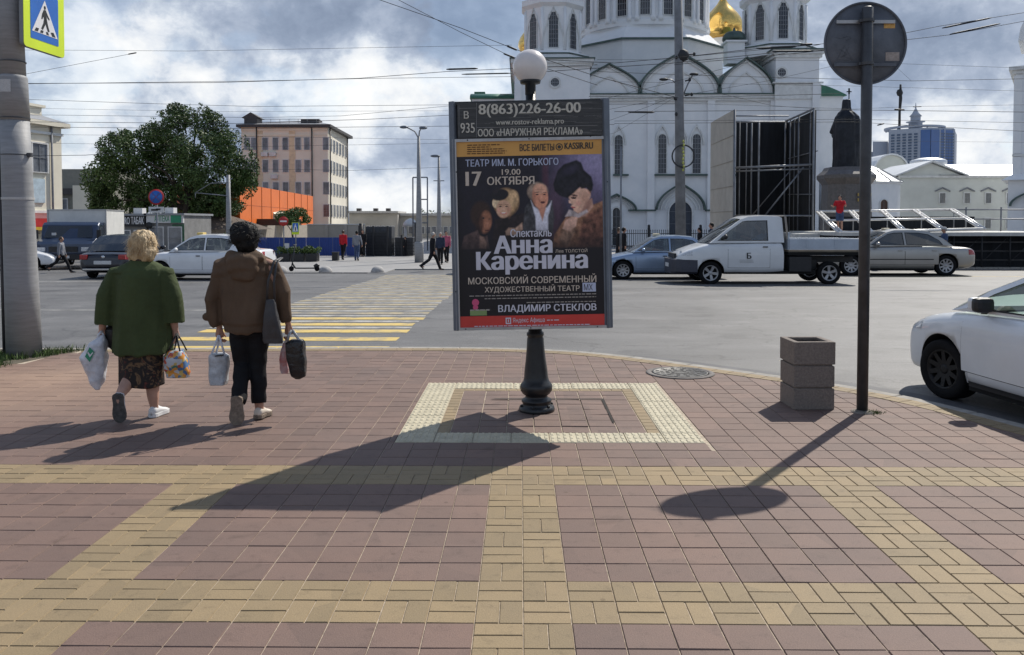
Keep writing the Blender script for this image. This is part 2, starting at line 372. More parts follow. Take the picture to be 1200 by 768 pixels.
# ================================================================== SETTING
m_red = slab_mat('red_paving', (.172, .112, .090), (.150, .104, .088))
m_yel = slab_mat('yellow_paving', (.262, .196, .110), (.235, .180, .106))
m_tac = PM('cream_tactile', (.46, .415, .30), rough=.7, var=.14, scale=9, bump=.2, bscale=120)
m_bed = PM('paving_bed_sand', (.42, .35, .27), rough=.95, var=.3, scale=25)
m_kerb = PM('kerb_concrete', (.30, .28, .25), rough=.85, var=.22, scale=8, bump=.4, bscale=60)
m_kerbd = PM('kerb_dark_concrete', (.12, .12, .125), rough=.85, var=.2, scale=6)
m_asph = PM('asphalt', (.120, .118, .117), rough=.58, var=.16, scale=.45, bump=.55, bscale=90, spec=.5)
def asphalt_detail():
    t = m_asph.node_tree; b = t.nodes['Principled BSDF']; g = nd(t, 'ShaderNodeNewGeometry')
    src = b.inputs['Base Color'].links[0].from_socket
    n = nd(t, 'ShaderNodeTexNoise'); n.inputs['Scale'].default_value = 55; n.inputs['Detail'].default_value = 4; t.links.new(g.outputs['Position'], n.inputs[0])
    mp = nd(t, 'ShaderNodeMapping'); mp.inputs['Scale'].default_value = (.12, 1.1, 1); t.links.new(g.outputs['Position'], mp.inputs[0])
    n2 = nd(t, 'ShaderNodeTexNoise'); n2.inputs['Scale'].default_value = 1.0; n2.inputs['Detail'].default_value = 7; n2.inputs['Roughness'].default_value = .7; t.links.new(mp.outputs[0], n2.inputs[0])
    c = mixc(t, 1.0, src, ramp(t, n.outputs[0], [(.32, (.72, .72, .72)), (.68, (1.25, 1.25, 1.25))]), 'MULTIPLY')
    c = mixc(t, 1.0, c, ramp(t, n2.outputs[0], [(.35, (.80, .80, .80)), (.6, (1.1, 1.1, 1.1))]), 'MULTIPLY')
    # hairline cracks, sealed seams and oil-dark spots
    mp3 = nd(t, 'ShaderNodeMapping'); mp3.inputs['Scale'].default_value = (.32, .55, 1); dsn = nd(t, 'ShaderNodeTexNoise'); dsn.inputs['Scale'].default_value = 1.6; dsn.inputs['Detail'].default_value = 5; t.links.new(g.outputs['Position'], dsn.inputs[0])
    addv = nd(t, 'ShaderNodeVectorMath', operation='ADD'); t.links.new(g.outputs['Position'], addv.inputs[0]); t.links.new(dsn.outputs['Color'], addv.inputs[1]); t.links.new(addv.outputs[0], mp3.inputs[0])
    vo = nd(t, 'ShaderNodeTexVoronoi', feature='DISTANCE_TO_EDGE'); vo.inputs['Scale'].default_value = .8; t.links.new(mp3.outputs[0], vo.inputs[0])
    c = mixc(t, 1.0, c, ramp(t, vo.outputs['Distance'], [(.0, (.55, .55, .55)), (.012, (1, 1, 1))]), 'MULTIPLY')
    n4 = nd(t, 'ShaderNodeTexNoise'); n4.inputs['Scale'].default_value = .9; n4.inputs['Detail'].default_value = 2; t.links.new(addv.outputs[0], n4.inputs[0])
    c = mixc(t, 1.0, c, ramp(t, n4.outputs[0], [(.30, (.62, .62, .63)), (.40, (.95, .95, .95)), (.60, (1, 1, 1)), (.68, (1.18, 1.17, 1.16))]), 'MULTIPLY')
    t.links.new(c, b.inputs['Base Color'])
asphalt_detail()
m_asph2 = PM('asphalt_patch', (.10, .10, .105), rough=.7, var=.2, scale=3, bump=.6, bscale=90)
m_far = PM('plaza_paving', (.27, .265, .26), rough=.7, var=.12, scale=.8, bump=.3, bscale=30)
m_dirt = PM('bare_earth', (.10, .085, .06), rough=1, var=.3, scale=5)
m_grass = PM('grass_blade', (.085, .14, .028), rough=.7, var=.3, scale=14, col2=(.035, .065, .014))
def paint_mat(name, col, wear=.5):
    m = bpy.data.materials.new(name); m.use_nodes = True; t = m.node_tree; b = t.nodes['Principled BSDF']; g = nd(t, 'ShaderNodeNewGeometry')
    n = nd(t, 'ShaderNodeTexNoise'); n.inputs['Scale'].default_value = 3.2; n.inputs['Detail'].default_value = 9; n.inputs['Roughness'].default_value = .75; t.links.new(g.outputs['Position'], n.inputs[0])
    f = ramp(t, n.outputs[0], [(wear-.1, (0, 0, 0)), (wear+.1, (1, 1, 1))])
    t.links.new(mixc(t, f, (.17, .165, .155), col), b.inputs['Base Color']); b.inputs['Roughness'].default_value = .6; return m
m_zy = paint_mat('yellow_road_paint', (.58, .42, .12), .42)
m_zy2 = paint_mat('worn_yellow_road_paint', (.42, .34, .19), .50)
m_zw = paint_mat('white_road_paint', (.44, .43, .40), .49)

# ground to the horizon, street, plazas
g_ = MB(); g_.add([(-3000, -60, -.62), (3000, -60, -.62), (3000, 5000, -.62), (-3000, 5000, -.62)], [(0, 1, 2, 3)]); struct(g_.build('ground', m_far))
rd = MB(); ys = [-20, 2, 6, 11] + [11 + i * 1.9 for i in range(1, 11)] + [34, 38, 42, 60, 110]
rd.rings([[(-140, y, gz(y)), (-40, y, gz(y)), (0, y, gz(y)), (40, y, gz(y)), (140, y, gz(y))] for y in ys], cap=False, smooth=False, close=False)
road = struct(rd.build('road', m_asph))
KO = [(-16, 10.75), (-8, 10.78)] + [tuple(G(x, y).xy) for x, y in [(60, 408.5), (250, 408), (440, 406.8), (560, 407), (640, 409), (700, 412.5), (760, 420), (850, 432), (909, 440), (983, 450), (1020, 456), (1072, 465), (1118, 476), (1164, 488), (1200, 499)]] + [(4.55, 5.5), (4.95, 4.1), (5.25, 2.0), (5.4, -4)]
def resample(pts, step):
    P = [Vector(p) for p in pts]; out = [P[0]]; 
    segs = [(a, b, (b-a).length) for a, b in zip(P, P[1:])]; tot = sum(s[2] for s in segs); n = int(tot/step)
    out = []; i = 0; acc_ = 0
    for k in range(n+1):
        d = k*step
        while i < len(segs)-1 and d > acc_+segs[i][2]: acc_ += segs[i][2]; i += 1
        a, b, l = segs[i]; out.append(a.lerp(b, min(1, (d-acc_)/l)))
    return out
def smooth_line(pts, it=6):
    P = [p.copy() for p in pts]
    for _ in range(it): P = [P[0]] + [(P[i-1]+P[i]*2+P[i+1])/4 for i in range(1, len(P)-1)] + [P[-1]]
    return P
KL = smooth_line(resample(KO, .2), 10)
def offs(line, d):
    out = []
    for i, p in enumerate(line):
        t_ = (line[min(i+1, len(line)-1)] - line[max(i-1, 0)]).normalized(); out.append(p + Vector((t_.y, -t_.x)) * d)
    return out
def inpoly(x, y, P):
    c = False; n = len(P)
    for i in range(n):
        x1, y1 = P[i]; x2, y2 = P[i-1]
        if (y1 > y) != (y2 > y) and x < (x2-x1)*(y-y1)/(y2-y1)+x1: c = not c
    return c
GRP = [tuple(G(x, y).xy) for x, y in [(100, 409.5), (80, 414), (50, 419.5), (0, 430), (-60, 438)]]
GRASS = [(-16, 10.62), (GRP[0][0], 10.62)] + GRP + [(-9, 7.4), (-16, 6.2)]
bedline = [tuple(p) for p in offs(KL, .02)]
BEDP = bedline + [(-16, -4)]
bed = MB(); bed.prism(BEDP, -.5, -.0056, 'xy'); pavement = struct(bed.build('pavement', m_bed))
kin = [tuple(p) for p in offs(KL, .12)]; INP = [tuple(p) for p in offs(KL, .30)] + [(-16, -4)]; MIDP = [tuple(p) for p in offs(KL, .17)] + [(-16, -4)]

TG = .2; X0, Y0 = .21036, 3.74236
def yellow(u, v):
    if v >= 9 or False: return False
    return ((u + 2) % 10 < 2) or ((v + 2) % 9 < 2)
# tactile ring measured on the ground
TX0, TX1 = G(462, 518.5).x, G(827, 519).x; TY0 = G(640, 519).y; TY1 = G(640, 449.3).y
TW = (TX1 - TX0) / 8; TH = (TY1 - TY0) / 8
def chunk(x0, x1, y0, y1, R_):
    """rectangle minus rectangle"""
    a0, a1, b0, b1 = R_
    if x1 <= a0 or x0 >= a1 or y1 <= b0 or y0 >= b1: return [(x0, x1, y0, y1)]
    out = []
    if x0 < a0: out.append((x0, a0, y0, y1)); x0 = a0
    if x1 > a1: out.append((a1, x1, y0, y1)); x1 = a1
    if y0 < b0: out.append((x0, x1, y0, b0)); y0 = b0
    if y1 > b1: out.append((x0, x1, b1, y1))
    return [r for r in out if r[1]-r[0] > .03 and r[3]-r[2] > .03]
def tile_geo(mb, x0, x1, y0, y1, z=0.0, c=.0038, gap=.0011, tilt=(0, 0)):
    x0 += gap; x1 -= gap; y0 += gap; y1 -= gap; cx, cy = (x0+x1)/2, (y0+y1)/2
    f = lambda x, y, zz_: (x, y, z + zz_ + (x-cx)*tilt[0] + (y-cy)*tilt[1])
    vs = [f(x0, y0, -.0060), f(x1, y0, -.0060), f(x1, y1, -.0060), f(x0, y1, -.0060), f(x0+c, y0+c, 0), f(x1-c, y0+c, 0), f(x1-c, y1-c, 0), f(x0+c, y1-c, 0)]
    mb.add(vs, [(4, 5, 6, 7), (0, 1, 5, 4), (1, 2, 6, 5), (2, 3, 7, 6), (3, 0, 4, 7)])
reds, yels = [], []
ring = (TX0, TX1, TY0, TY1)
for iu in range(-82, 28):
    for iv in range(-36, 38):
        x0 = X0 + iu*TG; y0 = Y0 + iv*TG; cx, cy = x0+.1, y0+.1
        if not inpoly(cx, cy, MIDP) or inpoly(cx, cy, GRASS): continue
        if yellow(iu, iv):
            full = not inpoly(0, 0, [(0, 0)])
            if (iu + iv) % 2: rs = [(x0, x0+.2, y0, y0+.1), (x0, x0+.2, y0+.1, y0+.2)]
            else: rs = [(x0, x0+.1, y0, y0+.2), (x0+.1, x0+.2, y0, y0+.2)]
            for r in rs: yels += chunk(*r, ring)
        else: reds += chunk(x0, x0+.2, y0, y0+.2, ring)
def visible(r):
    cx, cy = (r[0]+r[1])/2, (r[2]+r[3])/2
    return cy > 3.05 and abs(cx) < cy*.63
protos = {}
def lay(rects, mat, name, size_test):
    vis = sorted([r for r in rects if visible(r) and size_test(r)], key=lambda r: r[2])[:298]
    vs = set(vis); rest = MB()
    for r in rects:
        dz = random.uniform(-.0012, .0012); tl = (random.gauss(0, .004), random.gauss(0, .004))
        if r in vs:
            k = (name, round(r[1]-r[0], 3), round(r[3]-r[2], 3))
            if k not in protos:
                p = MB(); wx, wy = (r[1]-r[0])/2, (r[3]-r[2])/2; tile_geo(p, -wx, wx, -wy, wy); protos[k] = p.mesh(name, mat, False)
            o = link(name, protos[k], pavement, ((r[0]+r[1])/2, (r[2]+r[3])/2, dz), (tl[1], -tl[0], 0))
        else: tile_geo(rest, *r, z=dz, tilt=tl)
    o = rest.build(name + ('s' if True else ''), mat, pavement, False); o['kind'] = 'stuff'
full = lambda r: abs((r[1]-r[0]) * (r[3]-r[2])) > .0199
lay(reds, m_red, 'red_paving_slab', lambda r: (r[1]-r[0])*(r[3]-r[2]) > .0399)
lay(yels, m_yel, 'yellow_paver', lambda r: (r[1]-r[0])*(r[3]-r[2]) > .0199)
# yellow border pavers and kerb stones following the curve
bp_ = MB(); A_ = offs(KL, .12); B_ = offs(KL, .215); C_ = offs(KL, .31); n_st = 0
kx = offs(KL, 0.0)
for i in range(0, len(KL)-1):
    for P_, Q_ in ((A_, B_), (B_, C_)):
        q = [P_[i], P_[i+1], Q_[i+1], Q_[i]]; c = sum(q, Vector((0, 0)))/4
        if inpoly(c.x, c.y, GRASS): continue
        top = [c + (p-c)*.95 for p in q]; bot = [c + (p-c)*.985 for p in q]
        bp_.add([(p.x, p.y, -.0060) for p in bot] + [(p.x, p.y, .004) for p in top], [(4, 5, 6, 7), (0, 1, 5, 4), (1, 2, 6, 5), (2, 3, 7, 6), (3, 0, 4, 7)])
o = bp_.build('border_pavers', m_yel, pavement); o['kind'] = 'stuff'
for i in range(20, len(KL)-4, 4):
    a, b = kx[i], kx[i+4]; c, d = A_[i+4], A_[i]; ct = (a+b+c+d)/4
    q = [ct + (p-ct)*.993 for p in (kx[i], kx[i+2], kx[i+4], A_[i+4], A_[i+2], A_[i])]; q2 = [ct + (p-ct)*.97 for p in q]
    # lowered kerb at the crossing, full height round the corner
    h = .003; k = MB(); n6 = 6
    k.add([(p.x, p.y, -.3) for p in q] + [(p.x, p.y, h-.012) for p in q] + [(p.x, p.y, h) for p in q2],
          [tuple(range(12, 18))] + [(j, (j+1) % 6, (j+1) % 6+6, j+6) for j in range(6)] + [(j+6, (j+1) % 6+6, (j+1) % 6+12, j+12) for j in range(6)])
    k.build('kerb_stone', m_kerb, pavement)
# tactile tiles: 0.3 m squares with raised bars
def tactile_mesh(w_, h_, vertical):
    t = MB(); tile_geo(t, -w_/2, w_/2, -h_/2, h_/2, c=.003, gap=.002)
    n = 6
    for i in range(n):
        for j in range(3 if not vertical else 3):
            if not vertical:      # bars running away from the viewer, broken into dashes
                x = -w_/2 + (i+.5)*w_/n; a = -h_/2 + (j+.12)*h_/3; b = -h_/2 + (j+.88)*h_/3; bx = w_/n*.27
                t.add([(x-bx, a, 0), (x+bx, a, 0), (x+bx, b, 0), (x-bx, b, 0), (x-bx*.6, a+.008, .006), (x+bx*.6, a+.008, .006), (x+bx*.6, b-.008, .006), (x-bx*.6, b-.008, .006)],
                      [(4, 5, 6, 7), (0, 1, 5, 4), (1, 2, 6, 5), (2, 3, 7, 6), (3, 0, 4, 7)])
    return t.mesh('tactile_tile', m_tac, False)
tm = tactile_mesh(TW, TH, False)
for i in range(8):
    for j in range(8):
        if i in (0, 7) or j in (0, 7):
            link('tactile_tile', tm, pavement, (TX0+(i+.5)*TW, TY0+(j+.5)*TH, random.uniform(0, .003)))
# inside the ring: yellow edge pavers, red slabs and the sunken joint round the post's foundation
ix0, ix1, iy0, iy1 = TX0+TW, TX1-TW, TY0+TH, TY1-TH
inn = MB()
ny = 15; hh = (iy1-iy0)/ny
def one_tile(nm, mat, x0, x1, y0, y1, z=0.0, tilt=(0, 0), gap=.0016):
    p = MB(); wx, wy = (x1-x0)/2, (y1-y0)/2; tile_geo(p, -wx, wx, -wy, wy, tilt=tilt, gap=gap); link(nm, p.mesh(nm, mat, False), pavement, ((x0+x1)/2, (y0+y1)/2, z))
for j in range(ny):
    for xx in (ix0, ix1-.1): one_tile('edge_paver', m_yel, xx, xx+.1, iy0+j*hh, iy0+(j+1)*hh)
k = (ix1-ix0-.2)/15
for i in range(15): one_tile('edge_paver', m_yel, ix0+.1+i*k, ix0+.1+(i+1)*k, iy1-.1, iy1)
fx0, fx1 = G(560, 465).x, G(706, 465).x; fy0, fy1 = G(640, 500).y, G(640, 462.5).y
xs_ = np.linspace(ix0+.1, ix1-.1, 8); ys_ = np.linspace(iy0, iy1-.1, 9)
for i in range(7):
    for j in range(8):
        z = .004 if (2 <= i <= 5 and 1 <= j <= 5) else 0
        one_tile('foundation_slab', m_red, xs_[i], xs_[i+1], ys_[j], ys_[j+1], z=z, tilt=(random.gauss(0, .008), random.gauss(0, .010)), gap=.003)
m_gapd = PM('joint_gap_and_shade', (.035, .03, .026), rough=1)  # dark strip over the slabs: open gap with its shadow painted in
gp = MB(); ex = xs_[6]-.01; ey = ys_[6]
gp.add([(xs_[1]+.05, ey-.020, .009), (ex+.012, ey-.018, .009), (ex+.012, ey+.018, .009), (xs_[1]+.10, ey+.014, .009)], [(0, 1, 2, 3)])
gp.add([(ex-.008, ys_[1]+.1, .010), (ex+.006, ys_[1]+.1, .010), (ex+.012, ey-.019, .010), (ex-.014, ey-.019, .010)], [(0, 1, 2, 3)])
gp.build('sunken_joint', m_gapd, pavement, False)

# manhole cover
mh = thing('manhole_cover', 'round grey cast iron manhole cover set in the paving near the kerb', 'manhole cover', G(797, 437.5))
m_iron = PM('cast_iron', (.10, .098, .095), rough=.55, metal=.5, var=.3, scale=12, bump=.5, bscale=50)
m_ironc = PM('manhole_collar_concrete', (.17, .155, .145), rough=.9, var=.25, scale=10)
q = MB(); q.lathe([(.31, .0), (.31, .008), (.345, .010), (.37, .006), (.37, 0)], 40, (0, 0, .002)); q.build('collar', m_ironc, mh)
q = MB(); q.lathe([(.30, .0), (.30, .012), (.285, .013), (.28, .009), (.03, .010), (.0005, .010)], 40, (0, 0, .001))
for a in range(12):
    for rr in (.08, .14, .20, .25):
        an = a*PI/6 + rr*9; q.box(math.cos(an)*rr-.016, math.cos(an)*rr+.016, math.sin(an)*rr-.016, math.sin(an)*rr+.016, .008, .015)
q.build('lid', m_iron, mh)

# grass strip round the big pole
lw = MB(); lw.prism(GRASS, -.3, -.001, 'xy'); struct(lw.build('verge', m_dirt))
gr = MB()
def blade(mb, x, y, z, h, w_):
    a = random.uniform(0, 2*PI); dx, dy = math.cos(a)*w_, math.sin(a)*w_; lx, ly = random.gauss(0, .35)*h, random.gauss(0, .35)*h
    mb.add([(x-dx, y-dy, z), (x+dx, y+dy, z), (x+dx*.5+lx*.6, y+dy*.5+ly*.6, z+h*.7), (x+lx, y+ly, z+h)], [(0, 1, 2, 3)])
cnt = 0
while cnt < 15000:
    x = random.uniform(-10, GRP[0][0]+.05); y = random.uniform(7.2, 10.75)
    if inpoly(x, y, [(px_+random.gauss(0, .04), py_+random.gauss(0, .06)) for px_, py_ in GRASS[1:]] ) and noise.noise(Vector((x*1.5, y*1.5, 0))) > -.28:
        blade(gr, x, y, -.01, random.uniform(.03, .11), random.uniform(.004, .009)); cnt += 1
bs = G(1017, 484)
for _ in range(260):
    blade(gr, bs.x + random.gauss(.02, .05), bs.y + random.gauss(0, .03), 0, random.uniform(.01, .03), .003)
go = gr.build('grass', m_grass, None, False); struct(go, 'stuff'); go['label'] = 'green grass on the verge round the big pole and a few tufts by the sign post'

# zebra crossing and lane lines
cw0, cw1 = -5.2, -1.82
def roadquad(x0, x1, y0, y1, lift=.004):
    mb = MB(); mb.add([(x0, y0, gz(y0)+lift), (x1, y0, gz(y0)+lift), (x1, y1, gz(y1)+lift), (x0, y1, gz(y1)+lift)], [(0, 1, 2, 3)]); return mb
k = 0; y = 11.02
while y < 32:
    roadquad(cw0 + random.uniform(-.05, .05), cw1 + random.uniform(-.05, .05) + .0*k, y, y+.42).build('crossing_bar', m_zy if k < 5 else m_zy2, road, False)
    if k >= 2: roadquad(cw0, cw1, y+.60, y+.84).build('crossing_bar', m_zw, road, False)
    y += 1.02; k += 1
roadquad(-16, -5.4, 16.9, 17.02).build('lane_line', m_zw, road, False)
roadquad(-40, -8.2, 27.2, 27.4).build('lane_line', m_zw, road, False)
roadquad(12.5, 30, 31.2, 31.35).build('lane_line', m_zy, road, False)
for x0_, x1_, y0_, y1_ in ((1.2, 4.4, 8.9, 9.6), (5.2, 9, 8.2, 9.1)):
    pass
# old repair strips in the asphalt next to the kerb
pa = MB(); ln = offs(KL, -.06); l2 = offs(KL, -.5)
idx = [i for i, p in enumerate(KL) if p.x > 1.2]
for i in idx[:-1]:
    e = .35+.12*math.sin(i*.7); 
    pa.add([(ln[i].x, ln[i].y, gz(ln[i].y)+.004), (ln[i+1].x, ln[i+1].y, gz(ln[i+1].y)+.004), (l2[i+1].x, l2[i+1].y, gz(l2[i+1].y)+.004), (l2[i].x, l2[i].y, gz(l2[i].y)+.004)], [(0, 1, 2, 3)])
pa.build('gutter_patch', m_asph2, road, False)

# far side: plazas with kerbs
def slab_poly(name, pts, z, mat, kerbmat=None, kpts=None):
    mb = MB(); mb.prism(pts, -.75, z, 'xy'); o = struct(mb.build(name, mat))
    return o
IY = 33.2; il = RG(228, 322).x*IY/RG(228, 322).y; ir = RG(455, 321).x*IY/RG(455, 321).y
PZ = gz(36) + .05
plaza_l = slab_poly('plaza', [(il, IY+.16), (ir-.16, IY+.16), (ir-.16, 36), (-3.3, 36.1), (2.2, 36.1), (2.2, 95), (-32, 95), (-17, 50)], PZ, m_far)
x = il
while x < ir-.9:
    kb = MB(); kb.box(x+.01, x+.99, IY, IY+.155, -.7, PZ+.012, c=.012); kb.build('kerb_stone', m_kerbd, plaza_l); x += 1.0
kr = 37.0
plaza_r = slab_poly('cathedral_square', [(2.205, kr+.2), (60, kr+.2), (60, 140), (2.205, 140)], PZ+.003, m_far)
x = 2.25
while x < 32:
    kb = MB(); kb.box(x+.01, x+.99, kr, kr+.195, -.7, PZ+.03); kb.build('kerb_stone', m_kerb, plaza_r); x += 1.0
# ================================================================== FOREGROUND STREET FURNITURE
m_black = PM('black_enamel', (.012, .013, .015), rough=.38, var=.3, scale=8, bump=.15, bscale=60)
m_frame = PM('grey_anodised_frame', (.13, .15, .18), rough=.42, metal=.35, var=.12, scale=5)
m_frame2 = PM('brushed_aluminium', (.42, .42, .42), rough=.45, metal=.5, var=.12, scale=8, streak=(1, 1, .1))
m_hdr = PM('header_black_panel', (.035, .034, .034), rough=.35, var=.5, scale=26, streak=(.25, 1, 3.5))
m_ltr = PM('header_lettering', (.56, .54, .47), rough=.6, var=.15, scale=40)
m_globe = PM('opal_globe', (.72, .66, .62), rough=.25, var=.06, scale=4, coat=.3)
m_dull = PM('painted_grey_steel', (.16, .17, .19), rough=.5, metal=.3, var=.2, scale=10, bump=.1)
LBY = 7.18; FBY = 6.62               # the post, and the front face of the three-sided box (both measured from their shadows)
base = Vector((W(629, 481, LBY).x, LBY, 0))
LB = thing('advertising_lamp_post', 'three sided advertising box with theatre poster on a black post under a white globe', 'advertising sign', base)
LB.rotation_euler = (0, -.020, 0)
SP = FBY / F
def lx(px, py): return W(px + .020 * (500 - py), py, FBY).x - base.x
def lz(py): return W(600, py, FBY).z
def LP(px, py, y=0.): return (lx(px, py), y, lz(py))
# black cast post
p = MB()
p.lathe([(.155, 0), (.158, .02), (.150, .045), (.125, .055), (.12, .075), (.132, .088), (.13, .105), (.10, .12), (.095, .14), (.118, .155), (.138, .185), (.143, .215), (.135, .24), (.115, .26), (.105, .30), (.10, .36), (.088, .45), (.078, .55), (.072, .64), (.066, .655), (.075, .665), (.075, .685), (.06, .70), (.055, .76)], 36)
for a in range(6):
    an = a*PI/3+.3; p.lathe([(.012, .045), (.012, .062), (.004, .068)], 6, (math.cos(an)*.138, math.sin(an)*.138, 0))
p.build('cast_post', m_black, LB)
gzf = lambda py: W(621, py, LBY).z
gx = W(621 + .02*410, 78.5, LBY).x - base.x; zg = gzf(78.5); rg = 20.0*LBY/F
p = MB(); p.lathe([(.045, .72), (.045, zg-rg-.03), (.045, zg-rg-.03)], 20); p.build('inner_tube', m_black, LB)
p = MB(); p.lathe([(.03, zg-rg-.12), (.046, zg-rg-.09), (.046, zg-rg-.0), (.085, zg-rg+.005), (.092, zg-rg+.03), (.075, zg-rg+.036), (.02, zg-rg+.036)], 28, (gx, 0, 0)); p.build('globe_holder', m_black, LB)
p = MB(); p.ball((gx, 0, zg), rg, 48); p.build('lamp_globe', m_globe, LB)
# cabinet: an upright triangular prism round the post, three equal faces
bx0, bx1 = lx(528.5, 250), lx(716, 250); bz0, bz1 = lz(386), lz(117); yf = FBY - LBY
cxm = (bx0+bx1)/2; wid = bx1-bx0; yv = yf + wid*.866; ctr = Vector((cxm, yf + wid*.2887, 0))
def tri_pts(k):
    return [(ctr.x + (x-ctr.x)*k, ctr.y + (y-ctr.y)*k) for x, y in ((bx0, yf), (bx1, yf), (cxm, yv))]
p = MB(); p.prism(tri_pts(.93), bz0+.01, bz1-.012, 'xy'); p.build('cabinet', m_dull, LB)
def face_rot(o, k):                       # the same profile on the other two faces
    M = Matrix.Translation(ctr) @ Matrix.Rotation(k*2*PI/3, 4, 'Z') @ Matrix.Translation(-ctr)
    o.matrix_local = M
    return o
def on_faces(name, make, mat):
    me = make().mesh(name, mat)
    for k in range(3): face_rot(link(name, me, LB), k)
on_faces('corner_profile', lambda: MB().box(bx0, bx0+.042, yf-.004, yf+.05, bz0, bz1, c=.006), m_frame)
on_faces('side_profile', lambda: MB().box(bx1-.066, bx1-.001, yf-.003, yf+.045, bz0, bz1, c=.006), m_frame)
on_faces('top_profile', lambda: MB().box(bx0+.043, bx1-.067, yf+.002, yf+.04, bz1-.03, bz1-.002, c=.004), m_black)
on_faces('bottom_profile', lambda: MB().box(bx0+.043, bx1-.067, yf+.000, yf+.04, bz0, bz0+.026, c=.004), m_frame2)
me = MB().box(bx0+.05, bx1-.07, yf+.004, yf+.03, bz0+.03, bz1-.035).mesh('rear_sheet', PM('rear_sheet', (.30, .28, .26), rough=.35))
for k in (1, 2): face_rot(link('rear_sheet', me, LB), k)
# header panel with its lettering
fy = yf - .006
hx0, hx1, hz0, hz1 = lx(536, 140), lx(707, 140), lz(160.5), lz(119)
p = MB(); p.box(hx0, hx1, fy+.001, fy+.02, hz0, hz1, c=.003); hdr = p.build('header_panel', m_hdr, LB)
ux, uz = (1, 0, 0), (0, 0, 1)
def put(s, x0, y0, x1, y1, mat, parent, bold=.02, y=None, z0=None):
    a = lx(x0, (y0+y1)/2); b = lx(x1, (y0+y1)/2); zb = lz(y1); zt = lz(y0)
    return lettering(s, (a, fy-.0035 if y is None else y, zb), ux, uz, b-a, zt-zb, mat, parent, bold)
put('В', 543.6, 129, 549.5, 137.6, m_ltr, hdr, .02); put('935', 539.8, 142.8, 556.6, 154.4, m_ltr, hdr, .02)
put('8(863)226-26-00', 560.8, 121.2, 680.8, 137, m_ltr, hdr, .035)
put('www.rostov-reklama.pro', 581, 139.6, 661, 147.8, m_ltr, hdr, .02)
put('ООО «НАРУЖНАЯ РЕКЛАМА»', 560, 150.2, 683, 159, m_ltr, hdr, .03)
m_scr = PM('worn_edge_grey', (.30, .30, .30), rough=.7, var=.3)
p = MB()
for a, b in (((538, 122), (538, 158)), ((558.5, 119.5), (558.5, 160)), ((538, 125.5), (558, 125.5)), ((559, 148.5), (700, 148.8))):
    p.bar(LP(*a, fy-.002), LP(*b, fy-.002), .0025, .0025)
random.seed(3)
for _ in range(46):
    x = random.uniform(562, 700); y = random.uniform(120, 159); l = random.uniform(5, 40)
    x2 = min(x+l, 705); p.bar(LP(x, y, fy-.0012), LP(x2, y+random.uniform(-.4, .8), fy-.0012), random.uniform(.0008, .0016), .001)
p.build('panel_lines', m_scr, hdr)
# silvery poster frame with screws
qx0, qx1, qz0, qz1 = lx(532.5, 270), lx(713, 270), lz(385.5), lz(161.5)
ix0_, ix1_, iz0_, iz1_ = lx(537, 270), lx(709.5, 270), lz(382.5), lz(165)
def rect(a, b, c_, d): return [(a, c_), (b, c_), (b, d), (a, d)]
p = MB(); p.ringprism(rect(qx0, qx1, qz0, qz1), rect(ix0_, ix1_, iz0_, iz1_), fy-.008, fy+.012); fr = p.build('poster_frame', m_frame2, LB)
for x, y in ((548, 163), (620, 163), (692, 161.5), (535, 200), (535, 290), (534.5, 340), (711.5, 215), (711.5, 300), (711.5, 350), (546, 384), (622, 384), (700, 384)):
    p = MB(); p.lathe([(.0055, 0), (.0055, .003), (.002, .005)], 8, (0, 0, 0), axis='y'); s_ = p.build('screw', m_black, fr); s_.location = (lx(x, y), fy-.008, lz(y)); s_.scale = (1, -1, 1)
